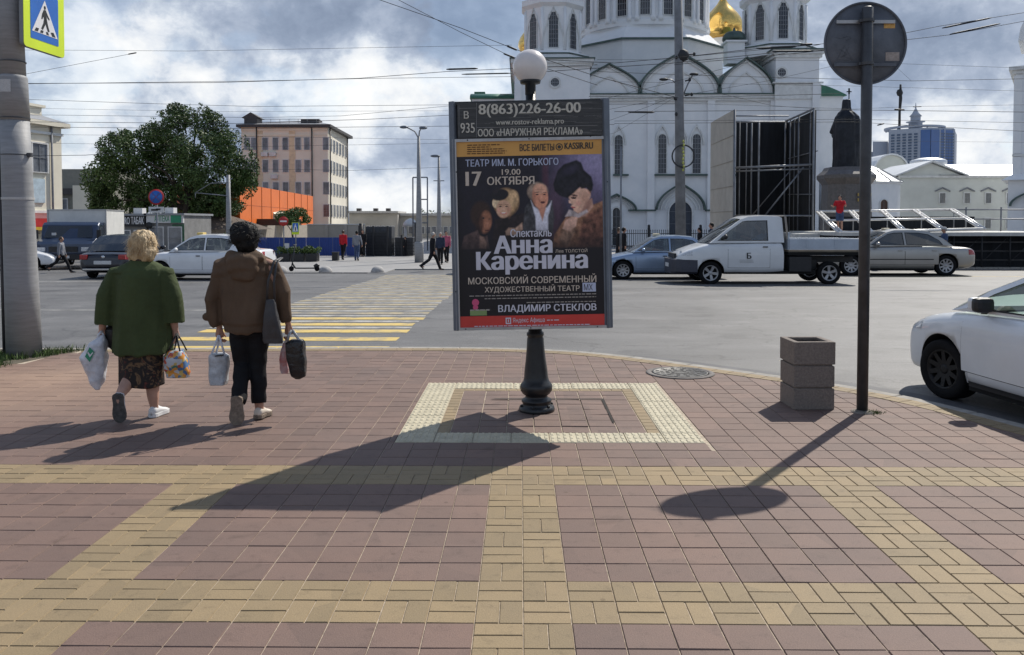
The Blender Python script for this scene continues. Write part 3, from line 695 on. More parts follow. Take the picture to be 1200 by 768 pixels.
# the printed poster: an image made of small coloured cells (original stand-in portraits)
def poster_colors(nx, nz):
    X = 537 + 173 * (np.arange(nx)+.5)/nx; Y = 165 + 218 * (np.arange(nz)+.5)/nz
    X, Y = np.meshgrid(X, Y); img = np.zeros((nz, nx, 3)); img[:] = (.012, .010, .018)
    rs = np.random.RandomState(4)
    def fb(sc, seed):
        r = np.random.RandomState(seed); o = np.zeros_like(X); 
        for k in range(4):
            n = int(4*sc*2**k)+2; g = r.rand(n+1, n+1); u = (X-537)/173*(n-1); v = (Y-165)/218*(n-1); i = np.clip(u.astype(int), 0, n-1); j = np.clip(v.astype(int), 0, n-1); fu, fv = u-i, v-j
            fu = fu*fu*(3-2*fu); fv = fv*fv*(3-2*fv)
            o += (g[j, i]*(1-fu)*(1-fv)+g[j, i+1]*fu*(1-fv)+g[j+1, i]*(1-fu)*fv+g[j+1, i+1]*fu*fv)/2**k
        return o/1.875
    n1, n2 = fb(3, 1), fb(10, 2)
    def put_(mask, col, tex=None, amt=.4):
        c = np.array(col)[None, None, :] * (1 if tex is None else (1-amt+2*amt*tex)[..., None]); m = np.clip(mask, 0, 1)[..., None]; img[:] = img*(1-m)+c*m
    def ell(cx, cy, rx, ry, rot=0, soft=.18):
        c_, s_ = math.cos(rot), math.sin(rot); u = ((X-cx)*c_+(Y-cy)*s_)/rx; v = (-(X-cx)*s_+(Y-cy)*c_)/ry
        r = np.sqrt(u*u+v*v); return np.clip((1+soft/2-r)/soft, 0, 1)
    def poly(pts, soft=.9):
        pts = np.array(pts, float); n = len(pts); d = np.full_like(X, 1e9); ins = np.zeros_like(X, bool)
        for i in range(n):
            a, b = pts[i], pts[(i+1) % n]; e = b-a; t = np.clip(((X-a[0])*e[0]+(Y-a[1])*e[1])/(e@e), 0, 1)
            d = np.minimum(d, np.hypot(X-a[0]-t*e[0], Y-a[1]-t*e[1]))
            cnd = ((a[1] > Y) != (b[1] > Y)) & (X < (b[0]-a[0])*(Y-a[1])/(b[1]-a[1]+1e-9)+a[0]); ins ^= cnd
        return np.clip(.5+np.where(ins, d, -d)/soft/2, 0, 1)
    # r6: coordinates of the enlarged picture -> poster coordinates
    q_ = lambda *a: [(530+a[i]/6.316, 180+a[i+1]/6.316) for i in range(0, len(a), 2)]
    e_ = lambda x, y, rx, ry, rot=0, soft=.18: ell(530+x/6.316, 180+y/6.316, rx/6.316, ry/6.316, rot, soft)
    put_(np.clip((X-632)/60, 0, 1)*np.clip((262-Y)/50, 0, 1)*(.55+.6*n1), (.20, .17, .30))
    put_(np.clip((X-665)/40, 0, 1)*np.clip((225-Y)/30, 0, 1), (.30, .27, .43), n1, .2)
    put_(e_(760, 430, 60, 260, .1, .9)*.5, (.10, .05, .08)); put_(e_(700, 160, 22, 200, 0, .9)*.5, (.10, .03, .05))
    # man low on the left
    put_(e_(215, 440, 75, 95, .1, .3), (.035, .018, .014)); put_(e_(248, 500, 46, 82, .12, .3), (.30, .13, .075), n2, .35)
    put_(e_(205, 520, 28, 90, .1, .6)*.8, (.03, .014, .012)); put_(e_(235, 470, 10, 5), (.03, .02, .02)); put_(e_(278, 478, 8, 4), (.03, .02, .02)); put_(e_(262, 560, 20, 5), (.10, .03, .025))
    put_(e_(262, 515, 8, 22, .1, .8)*.6, (.42, .2, .13)); put_(poly(q_(60, 700, 90, 600, 190, 560, 215, 620, 260, 600, 275, 700)), (.11, .07, .065), n2, .8)
    put_(poly(q_(200, 690, 205, 600, 235, 610, 255, 660, 250, 700)), (.36, .22, .17), n2, .3)
    # fair haired woman
    put_(poly(q_(300, 620, 320, 480, 420, 455, 540, 440, 560, 600, 540, 690, 300, 690)), (.018, .012, .014), n2, .6)
    put_(e_(405, 355, 92, 100, 0, .25), (.42, .26, .13), n2, .6); put_(e_(450, 330, 48, 62, .2, .3), (.50, .33, .18), n2, .5); put_(e_(330, 360, 28, 38), (.62, .47, .30), n2, .5)
    put_(e_(385, 405, 54, 66, .08, .2), (.60, .36, .24), n1, .2); put_(e_(360, 300, 66, 42, -.15, .2), (.012, .010, .014)); put_(e_(330, 268, 20, 30, .6, .3), (.02, .015, .02))
    put_(e_(362, 386, 10, 4.5), (.02, .012, .012)); put_(e_(408, 386, 10, 4.5), (.02, .012, .012)); put_(e_(361, 374, 15, 3, -.1), (.20, .11, .06)); put_(e_(409, 374, 15, 3, .1), (.20, .11, .06)); put_(e_(350, 412, 10, 14, 0, .9)*.5, (.75, .36, .27)); put_(e_(420, 412, 10, 14, 0, .9)*.5, (.62, .28, .2)); put_(e_(425, 420, 16, 48, 0, .8)*.5, (.30, .16, .10)); put_(e_(384, 437, 24, 8, .05), (.62, .2, .18)); put_(e_(384, 434, 17, 4), (.8, .7, .62)); put_(e_(386, 410, 7, 14, 0, .6)*.5, (.8, .52, .38))
    put_(poly(q_(395, 570, 420, 545, 470, 550, 520, 510, 525, 560, 470, 600, 400, 600)), (.46, .30, .22), n2, .5)
    # older man in the middle, white open collar
    put_(poly(q_(520, 600, 545, 400, 590, 340, 745, 350, 760, 470, 745, 600)), (.055, .055, .062), n2, .95)
    put_(e_(640, 285, 76, 72, 0, .2), (.30, .22, .17), n2, .5); put_(e_(658, 320, 58, 92, -.08, .15), (.56, .25, .16), n1, .3); put_(e_(655, 262, 50, 38, 0, .3), (.62, .34, .23))
    put_(e_(636, 303, 11, 5, -.1), (.03, .015, .015)); put_(e_(690, 305, 10, 5, .1), (.03, .015, .015)); put_(e_(634, 288, 17, 4, -.15), (.22, .12, .09)); put_(e_(692, 290, 15, 4, .15), (.22, .12, .09)); put_(e_(650, 345, 5, 16, -.3, .8)*.6, (.28, .10, .07)); put_(e_(700, 350, 5, 15, .3, .8)*.6, (.30, .11, .08)); put_(e_(655, 268, 34, 4, 0, .8)*.6, (.40, .19, .13)); put_(e_(668, 332, 9, 22, -.1, .6)*.6, (.72, .36, .24)); put_(e_(676, 362, 17, 9), (.10, .03, .03)); put_(e_(610, 330, 14, 60, 0, .8)*.5, (.22, .09, .06))
    put_(poly(q_(588, 345, 610, 390, 660, 425, 712, 395, 742, 352, 728, 420, 712, 470, 712, 570, 622, 570, 620, 470)), (.60, .60, .68), n2, .12)
    put_(poly(q_(640, 405, 700, 400, 672, 500)), (.48, .22, .15))
    # large woman on the right: fur hat, profile face, fur coat
    put_(poly(q_(735, 700, 760, 600, 850, 470, 960, 440, 1010, 400, 1120, 360, 1120, 700)), (.24, .12, .07), n2, .85)
    put_(poly(q_(960, 520, 1010, 450, 1120, 400, 1120, 700, 930, 700), 2), (.15, .065, .045), n2, .9); put_(poly(q_(790, 640, 850, 520, 930, 470, 900, 600, 850, 700), 2), (.36, .22, .15), n2, .7)
    put_(poly(q_(935, 440, 1000, 360, 1040, 340, 1050, 400, 990, 470, 940, 480)), (.46, .27, .20), n1, .2)
    put_(poly(q_(862, 320, 880, 290, 960, 255, 1030, 280, 1032, 320, 1000, 395, 960, 430, 930, 446, 905, 430, 900, 408, 884, 398, 893, 380, 872, 368, 880, 350)), (.66, .40, .29), n1, .22)
    put_(e_(1000, 400, 24, 60, .5, .7)*.6, (.22, .10, .08)); put_(e_(1022, 290, 12, 22), (.60, .33, .24)); put_(e_(902, 335, 20, 6, .1), (.05, .03, .03)); put_(e_(905, 312, 26, 4, .15), (.06, .03, .03)); put_(e_(902, 404, 15, 5, .2), (.42, .08, .08)); put_(e_(940, 375, 20, 16, 0, .9)*.5, (.66, .30, .24))
    put_(poly(q_(756, 230, 790, 130, 835, 85, 930, 55, 965, 75, 985, 130, 1040, 180, 1052, 240, 1040, 285, 1012, 235, 960, 245, 905, 300, 860, 335, 800, 315, 765, 280)), (.010, .009, .014), n2, .9)
    put_(poly(q_(940, 235, 1015, 225, 1046, 262, 1030, 300, 1000, 262, 965, 268)), (.012, .010, .012), n2, .6)
    put_(poly(q_(885, 322, 905, 312, 935, 318, 925, 326)), (.10, .05, .045)); put_(e_(910, 332, 17, 4.5, .15), (.015, .01, .01)); put_(poly(q_(868, 352, 876, 350, 884, 372, 872, 370)), (.80, .52, .40)); put_(e_(985, 340, 26, 40, .2, .9)*.4, (.40, .2, .14)); put_(poly(q_(840, 470, 870, 420, 905, 430, 935, 452, 1000, 420, 1010, 440, 940, 480, 880, 470)), (.42, .36, .36), n2, .5)
    put_(e_(880, 130, 60, 30, -.4, .9)*.35, (.06, .05, .10))
    put_(poly(q_(820, 560, 840, 500, 890, 470, 930, 480, 920, 540, 870, 580)), (.62, .38, .29), n2, .2)
    n3 = fb(26, 7); img *= 1.2*(.76+.48*n3)[..., None]*(.80+.40*n2)[..., None]
    # fade to black under the title
    f = np.clip((Y-262)/34, 0, 1); img[:] = img*(1-f[..., None]) + np.array((.010, .009, .014))*f[..., None]
    img *= (1-.5*np.clip((548-X)/16, 0, 1))[..., None]
    put_((Y < 182.3)*1., (.62, .33, .085), n1, .12); put_((Y > 370)*1., (.58, .055, .045), n1, .08)
    return img
nx, nz = 260, 328
cols = poster_colors(nx, nz)
vx = np.linspace(ix0_-.001, ix1_+.001, nx+1); vz = np.linspace(iz1_+.001, iz0_-.001, nz+1)
VX, VZ = np.meshgrid(vx, vz); vs = np.stack([VX.ravel(), np.full(VX.size, fy+.006), VZ.ravel()], 1)
ii, jj = np.meshgrid(np.arange(nx), np.arange(nz)); a_ = (jj*(nx+1)+ii).ravel(); fs = np.stack([a_, a_+nx+1, a_+nx+2, a_+1], 1)
pm_ = bpy.data.meshes.new('poster'); pm_.vertices.add(len(vs)); pm_.vertices.foreach_set('co', vs.ravel())
pm_.loops.add(fs.size); pm_.loops.foreach_set('vertex_index', fs.ravel()); pm_.polygons.add(len(fs)); pm_.polygons.foreach_set('loop_start', np.arange(len(fs))*4); pm_.update(); pm_.validate()
ca = pm_.color_attributes.new('print', 'FLOAT_COLOR', 'CORNER'); cc = np.ones((len(fs), 4, 4)); cc[:, :, :3] = cols.reshape(-1, 3)[:, None, :]; ca.data.foreach_set('color', cc.ravel())
m_post = bpy.data.materials.new('printed_poster'); m_post.use_nodes = True; t = m_post.node_tree; b = t.nodes['Principled BSDF']
at = nd(t, 'ShaderNodeAttribute', attribute_name='print'); t.links.new(at.outputs['Color'], b.inputs['Base Color']); b.inputs['Roughness'].default_value = .32; b.inputs['Specular IOR Level'].default_value = .35
pm_.materials.append(m_post); poster = link('poster', pm_, LB); poster['label'] = 'theatre poster with four portraits, white Cyrillic title and red foot band'
m_w = PM('poster_white_print', (.62, .62, .70), rough=.4, var=.05); m_c = PM('poster_cream_print', (.58, .50, .42), rough=.4, var=.05)
m_b2 = PM('poster_blue_white_print', (.45, .50, .66), rough=.4, var=.05); m_k = PM('poster_black_print', (.02, .02, .02), rough=.4, var=.05); m_pk = PM('poster_pink_print', (.60, .08, .20), rough=.4); m_gn = PM('poster_green_print', (.22, .32, .12), rough=.4); m_dim = PM('poster_small_print', (.36, .33, .30), rough=.4, var=.3, scale=200)
py_ = fy + .0035
def P_(s, x0, y0, x1, y1, m, bold=.02): put(s, x0, y0, x1, y1, m, poster, bold, py_)
P_('ВСЕ БИЛЕТЫ', 609, 168.9, 649.6, 177, m_k, .03); P_('KASSIR.RU', 661.5, 168.2, 695, 175.8, m_k, .035)
P_('ТЕАТР ИМ. М. ГОРЬКОГО', 545.5, 185.6, 654.5, 194, m_b2, .025); P_('17', 545.5, 200, 564.6, 216.6, m_c, .05); P_('19.00', 588, 197.8, 610, 204.4, m_c, .015); P_('ОКТЯБРЯ', 570.8, 206.4, 626.4, 216, m_c, .03)
P_('Спектакль', 598, 268.2, 646.5, 277.6, m_w, .03); P_('Анна', 578.5, 275.6, 647.5, 297, m_w, .055); P_('Лев ТОЛСТОЙ', 650.8, 292, 688.3, 296.8, m_c, .01); P_('Каренина', 558, 294, 689, 321.2, m_w, .055)
P_('МОСКОВСКИЙ СОВРЕМЕННЫЙ', 548.6, 321.8, 698.8, 332, m_c, .02); P_('ХУДОЖЕСТВЕННЫЙ ТЕАТР', 568, 333.6, 679.3, 343, m_c, .02); P_('ВЛАДИМИР СТЕКЛОВ', 583.8, 356.8, 699, 366.6, m_w, .03)
P_('Яндекс Афиша', 601, 372.2, 638.5, 379, m_w, .01)
def strip(x0, y0, x1, y1, m, n=0, y=None, dash=True):
    p = MB(); x = x0
    while x < x1:
        l = random.uniform(2.2, 6) if dash else x1-x0; e = min(x+l, x1); a, b = LP(x, y1, y or py_), LP(e, y0, y or py_)
        p.add([a, (b[0], a[1], a[2]), b, (a[0], a[1], b[2])], [(0, 1, 2, 3)]); x = e + random.uniform(.7, 1.4)
    return p
for x0, y0, x1, m in ((550, 345.2, 698.6, m_dim), (568, 348.6, 698.6, m_dim), (617, 354, 698.6, m_dim), (556, 380.8, 692, m_w), (641, 375, 655, m_w)):
    strip(x0, y0, x1, y0+1.0, m).build('small_print', m, poster, False)
for k, l in enumerate((38, 27, 43, 46, 44)): strip(547.6, 168.2+k*2.5, 547.6+l, 169.4+k*2.5, m_k).build('small_print', PM('poster_brown_print', (.12, .05, .01)), poster, False)
strip(682.8, 332.6, 698.2, 343, m_b2, dash=False).build('theatre_logo', m_b2, poster, False)
put('МХ', 684.3, 334.2, 694.6, 341.4, m_k, poster, .01, py_-.001)
for c_ in ((557.3, 353.3, 4.2), (557.3, 359, 3.1)):
    p = MB(); o_ = LP(c_[0], c_[1], py_); r_ = c_[2]*SP; p.add([(o_[0]+r_*math.cos(a*PI/8), o_[1]-.0004*(c_[2] > 4), o_[2]+r_*math.sin(a*PI/8)) for a in range(16)], [tuple(range(16))]); p.build('pink_emblem', m_pk, poster, False)
strip(551, 362, 570.5, 368.6, m_gn, dash=False).build('emblem_caption', m_gn, poster, False)
strip(551, 361.4, 575, 363, m_dim, y=py_-.001).build('small_print', m_dim, poster, False)
p = MB(); o_ = LP(655.4, 173, py_); 
for r1, r2 in ((4.2, 3.2), (2.0, .2)):
    p.ringprism([(o_[0]+r1*SP*math.cos(a*PI/10), o_[2]+r1*SP*math.sin(a*PI/10)) for a in range(20)], [(o_[0]+r2*SP*math.cos(a*PI/10), o_[2]+r2*SP*math.sin(a*PI/10)) for a in range(20)], py_-.0005, py_)
p.build('ticket_emblem', m_k, poster)
p = MB(); o_ = LP(595.8, 375.5, py_)
p.ringprism([(o_[0]+a*SP, o_[2]+b*SP) for a, b in ((-3.2, -3.8), (3.2, -3.8), (3.2, 3.8), (-3.2, 3.8))], [(o_[0]+a*SP, o_[2]+b*SP) for a, b in ((-2, -2.4), (2, -2.4), (2, 2.4), (-2, 2.4))], py_-.0005, py_); p.box(o_[0]-.004, o_[0]+.004, py_-.0006, py_, o_[2]-.012, o_[2]+.012); p.build('ticket_service_emblem', m_w, poster)
# ---- round sign seen from behind on its post
m_zinc = PM('galvanised_back', (.105, .115, .135), rough=.6, metal=.25, var=.22, scale=6, bump=.1); m_pole = PM('dark_grey_pole_paint', (.045, .047, .052), rough=.45, var=.25, scale=7, bump=.2, bscale=30)
m_orange = PM('orange_sticker', (.62, .35, .10), rough=.6, var=.2, scale=60); m_pale = PM('faded_sticker', (.34, .29, .26), rough=.7, var=.2, scale=60)
SB = G(1010.3, 483); SY = SB.y
RS = thing('road_sign', 'back of a round grey road sign with stickers on a dark steel post', 'road sign', SB)
zt = W(1011, 8, SY).z; s_ = SY/F
p = MB(); p.lathe([(.0465, 0), (.0465, zt-.01), (.03, zt)], 28); p.build('post', m_pole, RS)
zc = W(1011, 49.5, SY).z; rd_ = 48.3*s_; dx = (1011.2-1010.3)*s_
p = MB(); p.lathe([(rd_-.002, .058), (rd_, .062), (rd_, .052), (rd_+.0, .050), (rd_-.014, .050), (rd_-.016, .060), (.001, .061)], 72, (dx, 0, zc), axis='y'); p.build('sign_disc', m_zinc, RS)
for py in (24.5, 75):
    z = W(1011, py, SY).z; hw = (34 if py < 50 else 36)*s_
    p = MB(); p.box(-hw, -.05, .034, .047, z-.014, z+.014); p.box(.05, hw, .034, .047, z-.014, z+.014); p.build('rail', m_frame2 if py < 50 else m_zinc, RS)
    p = MB(); p.ringprism([(.056*math.cos(a*PI/12), .056*math.sin(a*PI/12)) for a in range(24)], [(.0468*math.cos(a*PI/12), .0468*math.sin(a*PI/12)) for a in range(24)], z-.012, z+.012, 'xy'); p.box(-.075, -.054, -.012, .012, z-.012, z+.012); p.build('clamp', m_pole, RS)
def sticker(px, py, w_, h_, m): 
    a = (px-1010.3)*s_; z = W(1011, py, SY).z; p = MB(); p.box(a-w_*s_/2, a+w_*s_/2, .0565, .0595, z-h_*s_/2, z+h_*s_/2); p.build('sticker', m, RS)
sticker(1039, 28.5, 13, 6, m_orange); sticker(1043, 65, 16, 10, m_pale)
p = MB()
def scr(pts):
    for a, b in zip(pts, pts[1:]): p.bar(((a[0]-1010.3)*s_, .0595, W(1011, a[1], SY).z), ((b[0]-1010.3)*s_, .0595, W(1011, b[1], SY).z), .003, .002)
scr([(978, 69), (987, 52), (996, 69), (978, 69)]); scr([(982, 56), (990, 62), (983, 66)]); scr([(992, 54), (986, 64), (994, 68)]); scr([(975, 42), (983, 44), (990, 41), (995, 43), (989, 46)])
p.build('scratched_drawing', PM('scratch_grey', (.24, .25, .27), rough=.7), RS)
p = MB(); p.lathe([(.10, -.01), (.095, .006), (.05, .02), (.05, .02)], 14); p.build('footing', PM('rough_mortar', (.20, .18, .16), rough=.95, var=.3, scale=20, bump=.8), RS)

# ---- square concrete litter bin
m_conc = PM('exposed_aggregate_concrete', (.200, .170, .148), rough=.9, var=.2, scale=60, bump=.8, bscale=90)
b0, b1 = G(929, 480.5), G(979.5, 481.5); wB = (b1-b0).x; BH = 80*b0.y/F
LBN = thing('litter_bin', 'square brown concrete litter bin of three stacked rings near the kerb', 'litter bin', ((b0.x+b1.x)/2, b0.y+wB/2, 0), R(1.5))
hw = wB/2; th = .03
def bring(z0, z1, o_):
    p = MB(); a = hw-o_; p.ringprism(rect(-a, a, -a, a), rect(-a+th+.02, a-th-.02, -a+th+.02, a-th-.02), z0, z1, 'xy')
    bm = bmesh.new(); me = p.mesh('x', m_conc); bm.from_mesh(me); bmesh.ops.bevel(bm, geom=bm.edges[:], offset=.0035, segments=1, affect='EDGES'); q = MB(); q.frombm(bm, 0, False); return q
h3 = BH/3
bring(.0, h3-.014, .004).build('bottom_ring', m_conc, LBN); bring(h3+.0, 2*h3-.014, .004).build('middle_ring', m_conc, LBN); bring(2*h3, BH, 0).build('top_ring', m_conc, LBN)
p = MB(); a = hw-.02; p.ringprism(rect(-a, a, -a, a), rect(-a+.03, a-.03, -a+.03, a-.03), .01, BH-.02, 'xy'); p.build('inner_core', m_conc, LBN)
p = MB(); a = hw-.055; p.box(-a, a, -a, a, .02, BH-.2); p.build('liner', PM('bin_liner', (.015, .015, .015), rough=.6), LBN)
o_ = LBN

# ---- big left pole, stacked steel sections
m_bp = PM('grey_painted_steel_pole', (.26, .265, .275), rough=.6, var=.12, scale=3, streak=(1, 1, 9), bump=.2, bscale=22, rnd=0)
PB = G(27, 417); PBY = PB.y; sp_ = PBY/F
BP = thing('lighting_mast', 'thick grey steel mast with bands and a paper notice at the left edge', 'mast', (G(26, 417).x, PBY, 0))
zf = lambda py: W(20, py, PBY).z
bxp = 26
def ax(py): return 13.5 + (py-50)*(28-13.5)/(400-50)
BP.location.x = W(ax(417), 417, PBY).x
def axw(py): return (W(ax(py), py, PBY).x - BP.location.x)
R_ = lambda py: (27.2 + (py/417)*10.8)/2*sp_
p = MB()
segs = [417, 330, 329, 240, 150, 149.2]
p.rings([[(axw(py)+R_(py)*k_*math.cos(a*PI/18), R_(py)*k_*math.sin(a*PI/18), zf(py)) for a in range(36)] for py, k_ in ((420, 1.0), (330, 1.0), (200, 1.0), (141, 1.0))]); p.build('lower_section', m_bp, BP)
p = MB(); p.rings([[(axw(py)+R_(py)*k_*math.cos(a*PI/18), R_(py)*k_*math.sin(a*PI/18), zf(py)) for a in range(36)] for py, k_ in ((141.5, 1.03), (92, 1.03), (90, 1.0), (88.5, .9))]); p.build('sleeve', m_bp, BP)
p = MB(); p.rings([[(axw(py)+R_(py)*k_*math.cos(a*PI/18), R_(py)*k_*math.sin(a*PI/18), zf(py)) for a in range(36)] for py, k_ in ((90, .93), (0, .93), (-500, .8))]); p.build('upper_section', m_bp, BP)
def band(py, wd, k_=1.03, m=None):
    p = MB(); rr = R_(py); p.ringprism([(axw(py)+rr*k_*math.cos(a*PI/18), rr*k_*math.sin(a*PI/18)) for a in range(36)], [(axw(py)+rr*.9*math.cos(a*PI/18), rr*.9*math.sin(a*PI/18)) for a in range(36)], zf(py)-wd/2, zf(py)+wd/2, 'xy'); p.build('band', m or m_bp, BP)
band(73, .012, 1.0, m_pole); band(139, .014, 1.055, m_pole); band(182, .012, 1.02, m_pole); band(233, .03, 1.04, PM('pale_strap', (.42, .42, .42), rough=.5))
p = MB(); rr = R_(182)
p.box(axw(182)+rr*.95, axw(182)+rr*1.25, -.05, .0, zf(182)-.025, zf(182)+.025, c=.004); p.build('wire_clamp', m_pole, BP)
p = MB(); rr = R_(100)*1.07   # curved paper notice
for k in range(9):
    pass
an = [R(-132 + k*8) for k in range(9)]; vs = []
for z in (zf(95.5), zf(110)): vs += [(axw(100)+rr*math.cos(a), rr*math.sin(a), z) for a in an]
p.add(vs, [(k, k+1, k+10, k+9) for k in range(8)]); p.build('paper_notice', PM('notice_paper', (.50, .50, .50), rough=.8, var=.25, scale=60, streak=(1, 1, 9)), BP, False)
p = MB()                       # conduit running down the left side of the mast
p.tube([(axw(y)-R_(y)*1.12, -.04, zf(y)) for y in (0, 60, 140, 240, 330, 416)], .022, 8); p.build('cable_conduit', m_pole, BP)

# ---- pedestrian crossing sign on the mast
m_lime = PM('fluorescent_yellow_green', (.62, .78, .03), rough=.45, var=.05); m_blue = PM('sign_blue', (.025, .14, .50), rough=.4, var=.08); m_white = PM('sign_white', (.72, .72, .74), rough=.4, var=.05); m_sk = PM('sign_black', (.015, .015, .015), rough=.45)
# corners in the picture: top-left (27,-22) bottom-left (27,54) bottom-right (75,68) top-right (75,-10): the plate is turned, right side nearer
YA, YB = PBY-.16, PBY+.62
cA = W(28, 52, YA); hA = (54+24)*YA/F
a0 = W(27.5, 53, YA); a1 = W(75.5, 69, YB)
dirx = (Vector((a1.x, a1.y, 0))-Vector((a0.x, a0.y, 0))); wS = dirx.length; dirx.normalize(); zb = (a0.z+a1.z)/2
hS = wS * 1.08
CS = thing('crossing_sign', 'square pedestrian crossing sign with blue face and yellow-green border high on the mast', 'traffic sign', (a0.x, a0.y, zb))
CS.rotation_euler = (0, -math.asin((a0.z-a1.z)/wS)*.5*-1, math.atan2(dirx.y, dirx.x))
print('cross sign', wS, a0, a1)
def rr_rect(x0, x1, z0, z1, r, n=5):
    o_ = []
    for cx, cz, st in ((x1-r, z0+r, -90), (x1-r, z1-r, 0), (x0+r, z1-r, 90), (x0+r, z0+r, 180)):
        for k in range(n+1): a = R(st+90*k/n); o_.append((cx+r*math.cos(a), cz+r*math.sin(a)))
    return o_
p = MB(); p.prism(rr_rect(0, wS, 0, hS, .05), 0, .05); p.build('sign_box', PM('sign_box_grey', (.20, .21, .22), rough=.5), CS)
p = MB(); p.prism(rr_rect(.003, wS-.003, .003, hS-.003, .05), -.004, 0.0); p.build('lime_border', m_lime, CS)
mg = wS*.16; u = (wS-2*mg); sx0 = mg; sz0 = mg*1.08
p = MB(); p.prism(rr_rect(mg, wS-mg, mg, hS-mg, .015), -.007, -.0045); fb_ = p.build('blue_face', m_blue, CS)
tri = [(mg+.04*u, mg+.17*u), (mg+.96*u, mg+.17*u), (mg+.5*u, mg+.97*u)]
p = MB(); p.prism(tri, -.0095, -.0075); wt = p.build('white_triangle', m_white, CS)
fig = MB(); U = lambda x, z: (mg+x*u, mg+z*u)
def fpoly(pts): fig.prism([U(*q) for q in pts], -.012, -.010)
fpoly([(.50+.035*math.cos(a*PI/6), .80+.045*math.sin(a*PI/6)) for a in range(12)])
fpoly([(.455, .74), (.54, .75), (.56, .56), (.47, .52), (.44, .60)]); fpoly([(.47, .55), (.56, .56), (.53, .44), (.42, .27), (.36, .29), (.44, .43)]); fpoly([(.50, .55), (.56, .55), (.60, .42), (.66, .28), (.60, .26), (.53, .40)])
fpoly([(.455, .73), (.40, .64), (.37, .52), (.40, .51), (.45, .60)]); fpoly([(.54, .73), (.62, .62), (.67, .57), (.65, .54), (.59, .58), (.53, .66)])
fpoly([(.12, .19), (.24, .19), (.28, .27), (.18, .27)]); fpoly([(.32, .19), (.42, .19), (.44, .25), (.35, .25)]); fpoly([(.55, .19), (.64, .19), (.60, .25), (.53, .25)]); fpoly([(.76, .19), (.88, .19), (.80, .29), (.70, .27)])
fig.build('walking_figure', m_sk, CS)
p = MB(); pass
for q_ in (.3, .75): MB().bar((wS*.25, .05, hS*q_), (wS*.25, .3, hS*q_), .04).build('bracket', m_pole, CS)
# ================================================================== PEOPLE
m_skin = PM('skin', (.42, .23, .16), rough=.55, var=.12, scale=14, spec=.4); m_skin2 = PM('leg_skin', (.46, .27, .20), rough=.5, var=.12, scale=9)
def cloth(name, col, var=.2, rough=.85, scale=5, **k): return PM(name, col, rough=rough, var=var, scale=scale, bump=k.pop('bump', .35), bscale=k.pop('bscale', 160), spec=.25, **k)
m_hair_d = PM('dark_hair', (.006, .005, .005), rough=.6, var=.4, scale=30, streak=(1, 1, .15), bump=.5, bscale=90, spec=.25); m_hair_b = PM('blonde_hair', (.62, .47, .27), rough=.5, var=.35, scale=26, streak=(1, 1, .2), bump=.9, bscale=100, col2=(.33, .22, .11))
m_hair_g = PM('grey_hair', (.35, .33, .31), rough=.6, var=.3, scale=30); m_hair_br = PM('brown_hair', (.06, .035, .02), rough=.5, var=.3, scale=30)
def V3(*a): return Vector(a)
def limb_pts(a, b, c): return [a, a.lerp(b, .5), b, b.lerp(c, .5), c]
def add_hand(mb, wrist, d, side, L_=.18, curl=1.2, mi=0, back=Vector((0, 0, 0))):
    """palm with four bent fingers and a thumb; d = pointing direction, side = +1 right hand / -1 left; palm faces the thigh"""
    d = d.normalized(); px_ = Vector((0, 1, 0)); px_ = (px_ - d*px_.dot(d)).normalized()      # across the palm (forward)
    nrm = d.cross(px_) * side                                                                 # palm normal towards the body
    if nrm.x * side > 0: nrm = -nrm
    c0 = wrist + d*.045
    mb.tube([wrist - d*.01, wrist + d*.02, wrist + d*.055, wrist + d*.085], [(.023, .019), (.032, .018), (.040, .016), (.038, .014)], 12)
    # orientation of the tube's section is only roughly across: add knuckle spheres to fill the palm
    for k in range(4):
        off = px_ * (.028 - k*.0185); ln = (.085, .094, .088, .068)[k] * L_/.18
        p0 = wrist + d*.078 + off; a = curl * (.75 + .1*k); pts = [p0 - d*.02]; ang = .25; p_ = p0; pts.append(p0)
        for seg in (.42, .32, .26):
            v = d*math.cos(ang) + nrm*math.sin(ang); p_ = p_ + v*ln*seg; pts.append(p_); ang += a
        mb.tube(pts, [.009, .0095, .009, .0082, .007], 8)
        mb.ball(p0, (.0105,)*3, 8)
    t0 = wrist + d*.03 + px_*.03; t1 = t0 + (d*.5 + px_*.7 + nrm*.2).normalized()*.035; t2 = t1 + (d*.8 + nrm*.5).normalized()*.03; t3 = t2 + (d*.7+nrm*.7).normalized()*.02
    mb.tube([t0 - px_*.02, t0, t1, t2, t3], [.012, .0125, .0115, .0095, .008], 8)
    for u_ in (.02, .045, .07): mb.ball(wrist + d*u_, (.016, .03, .022), 10)
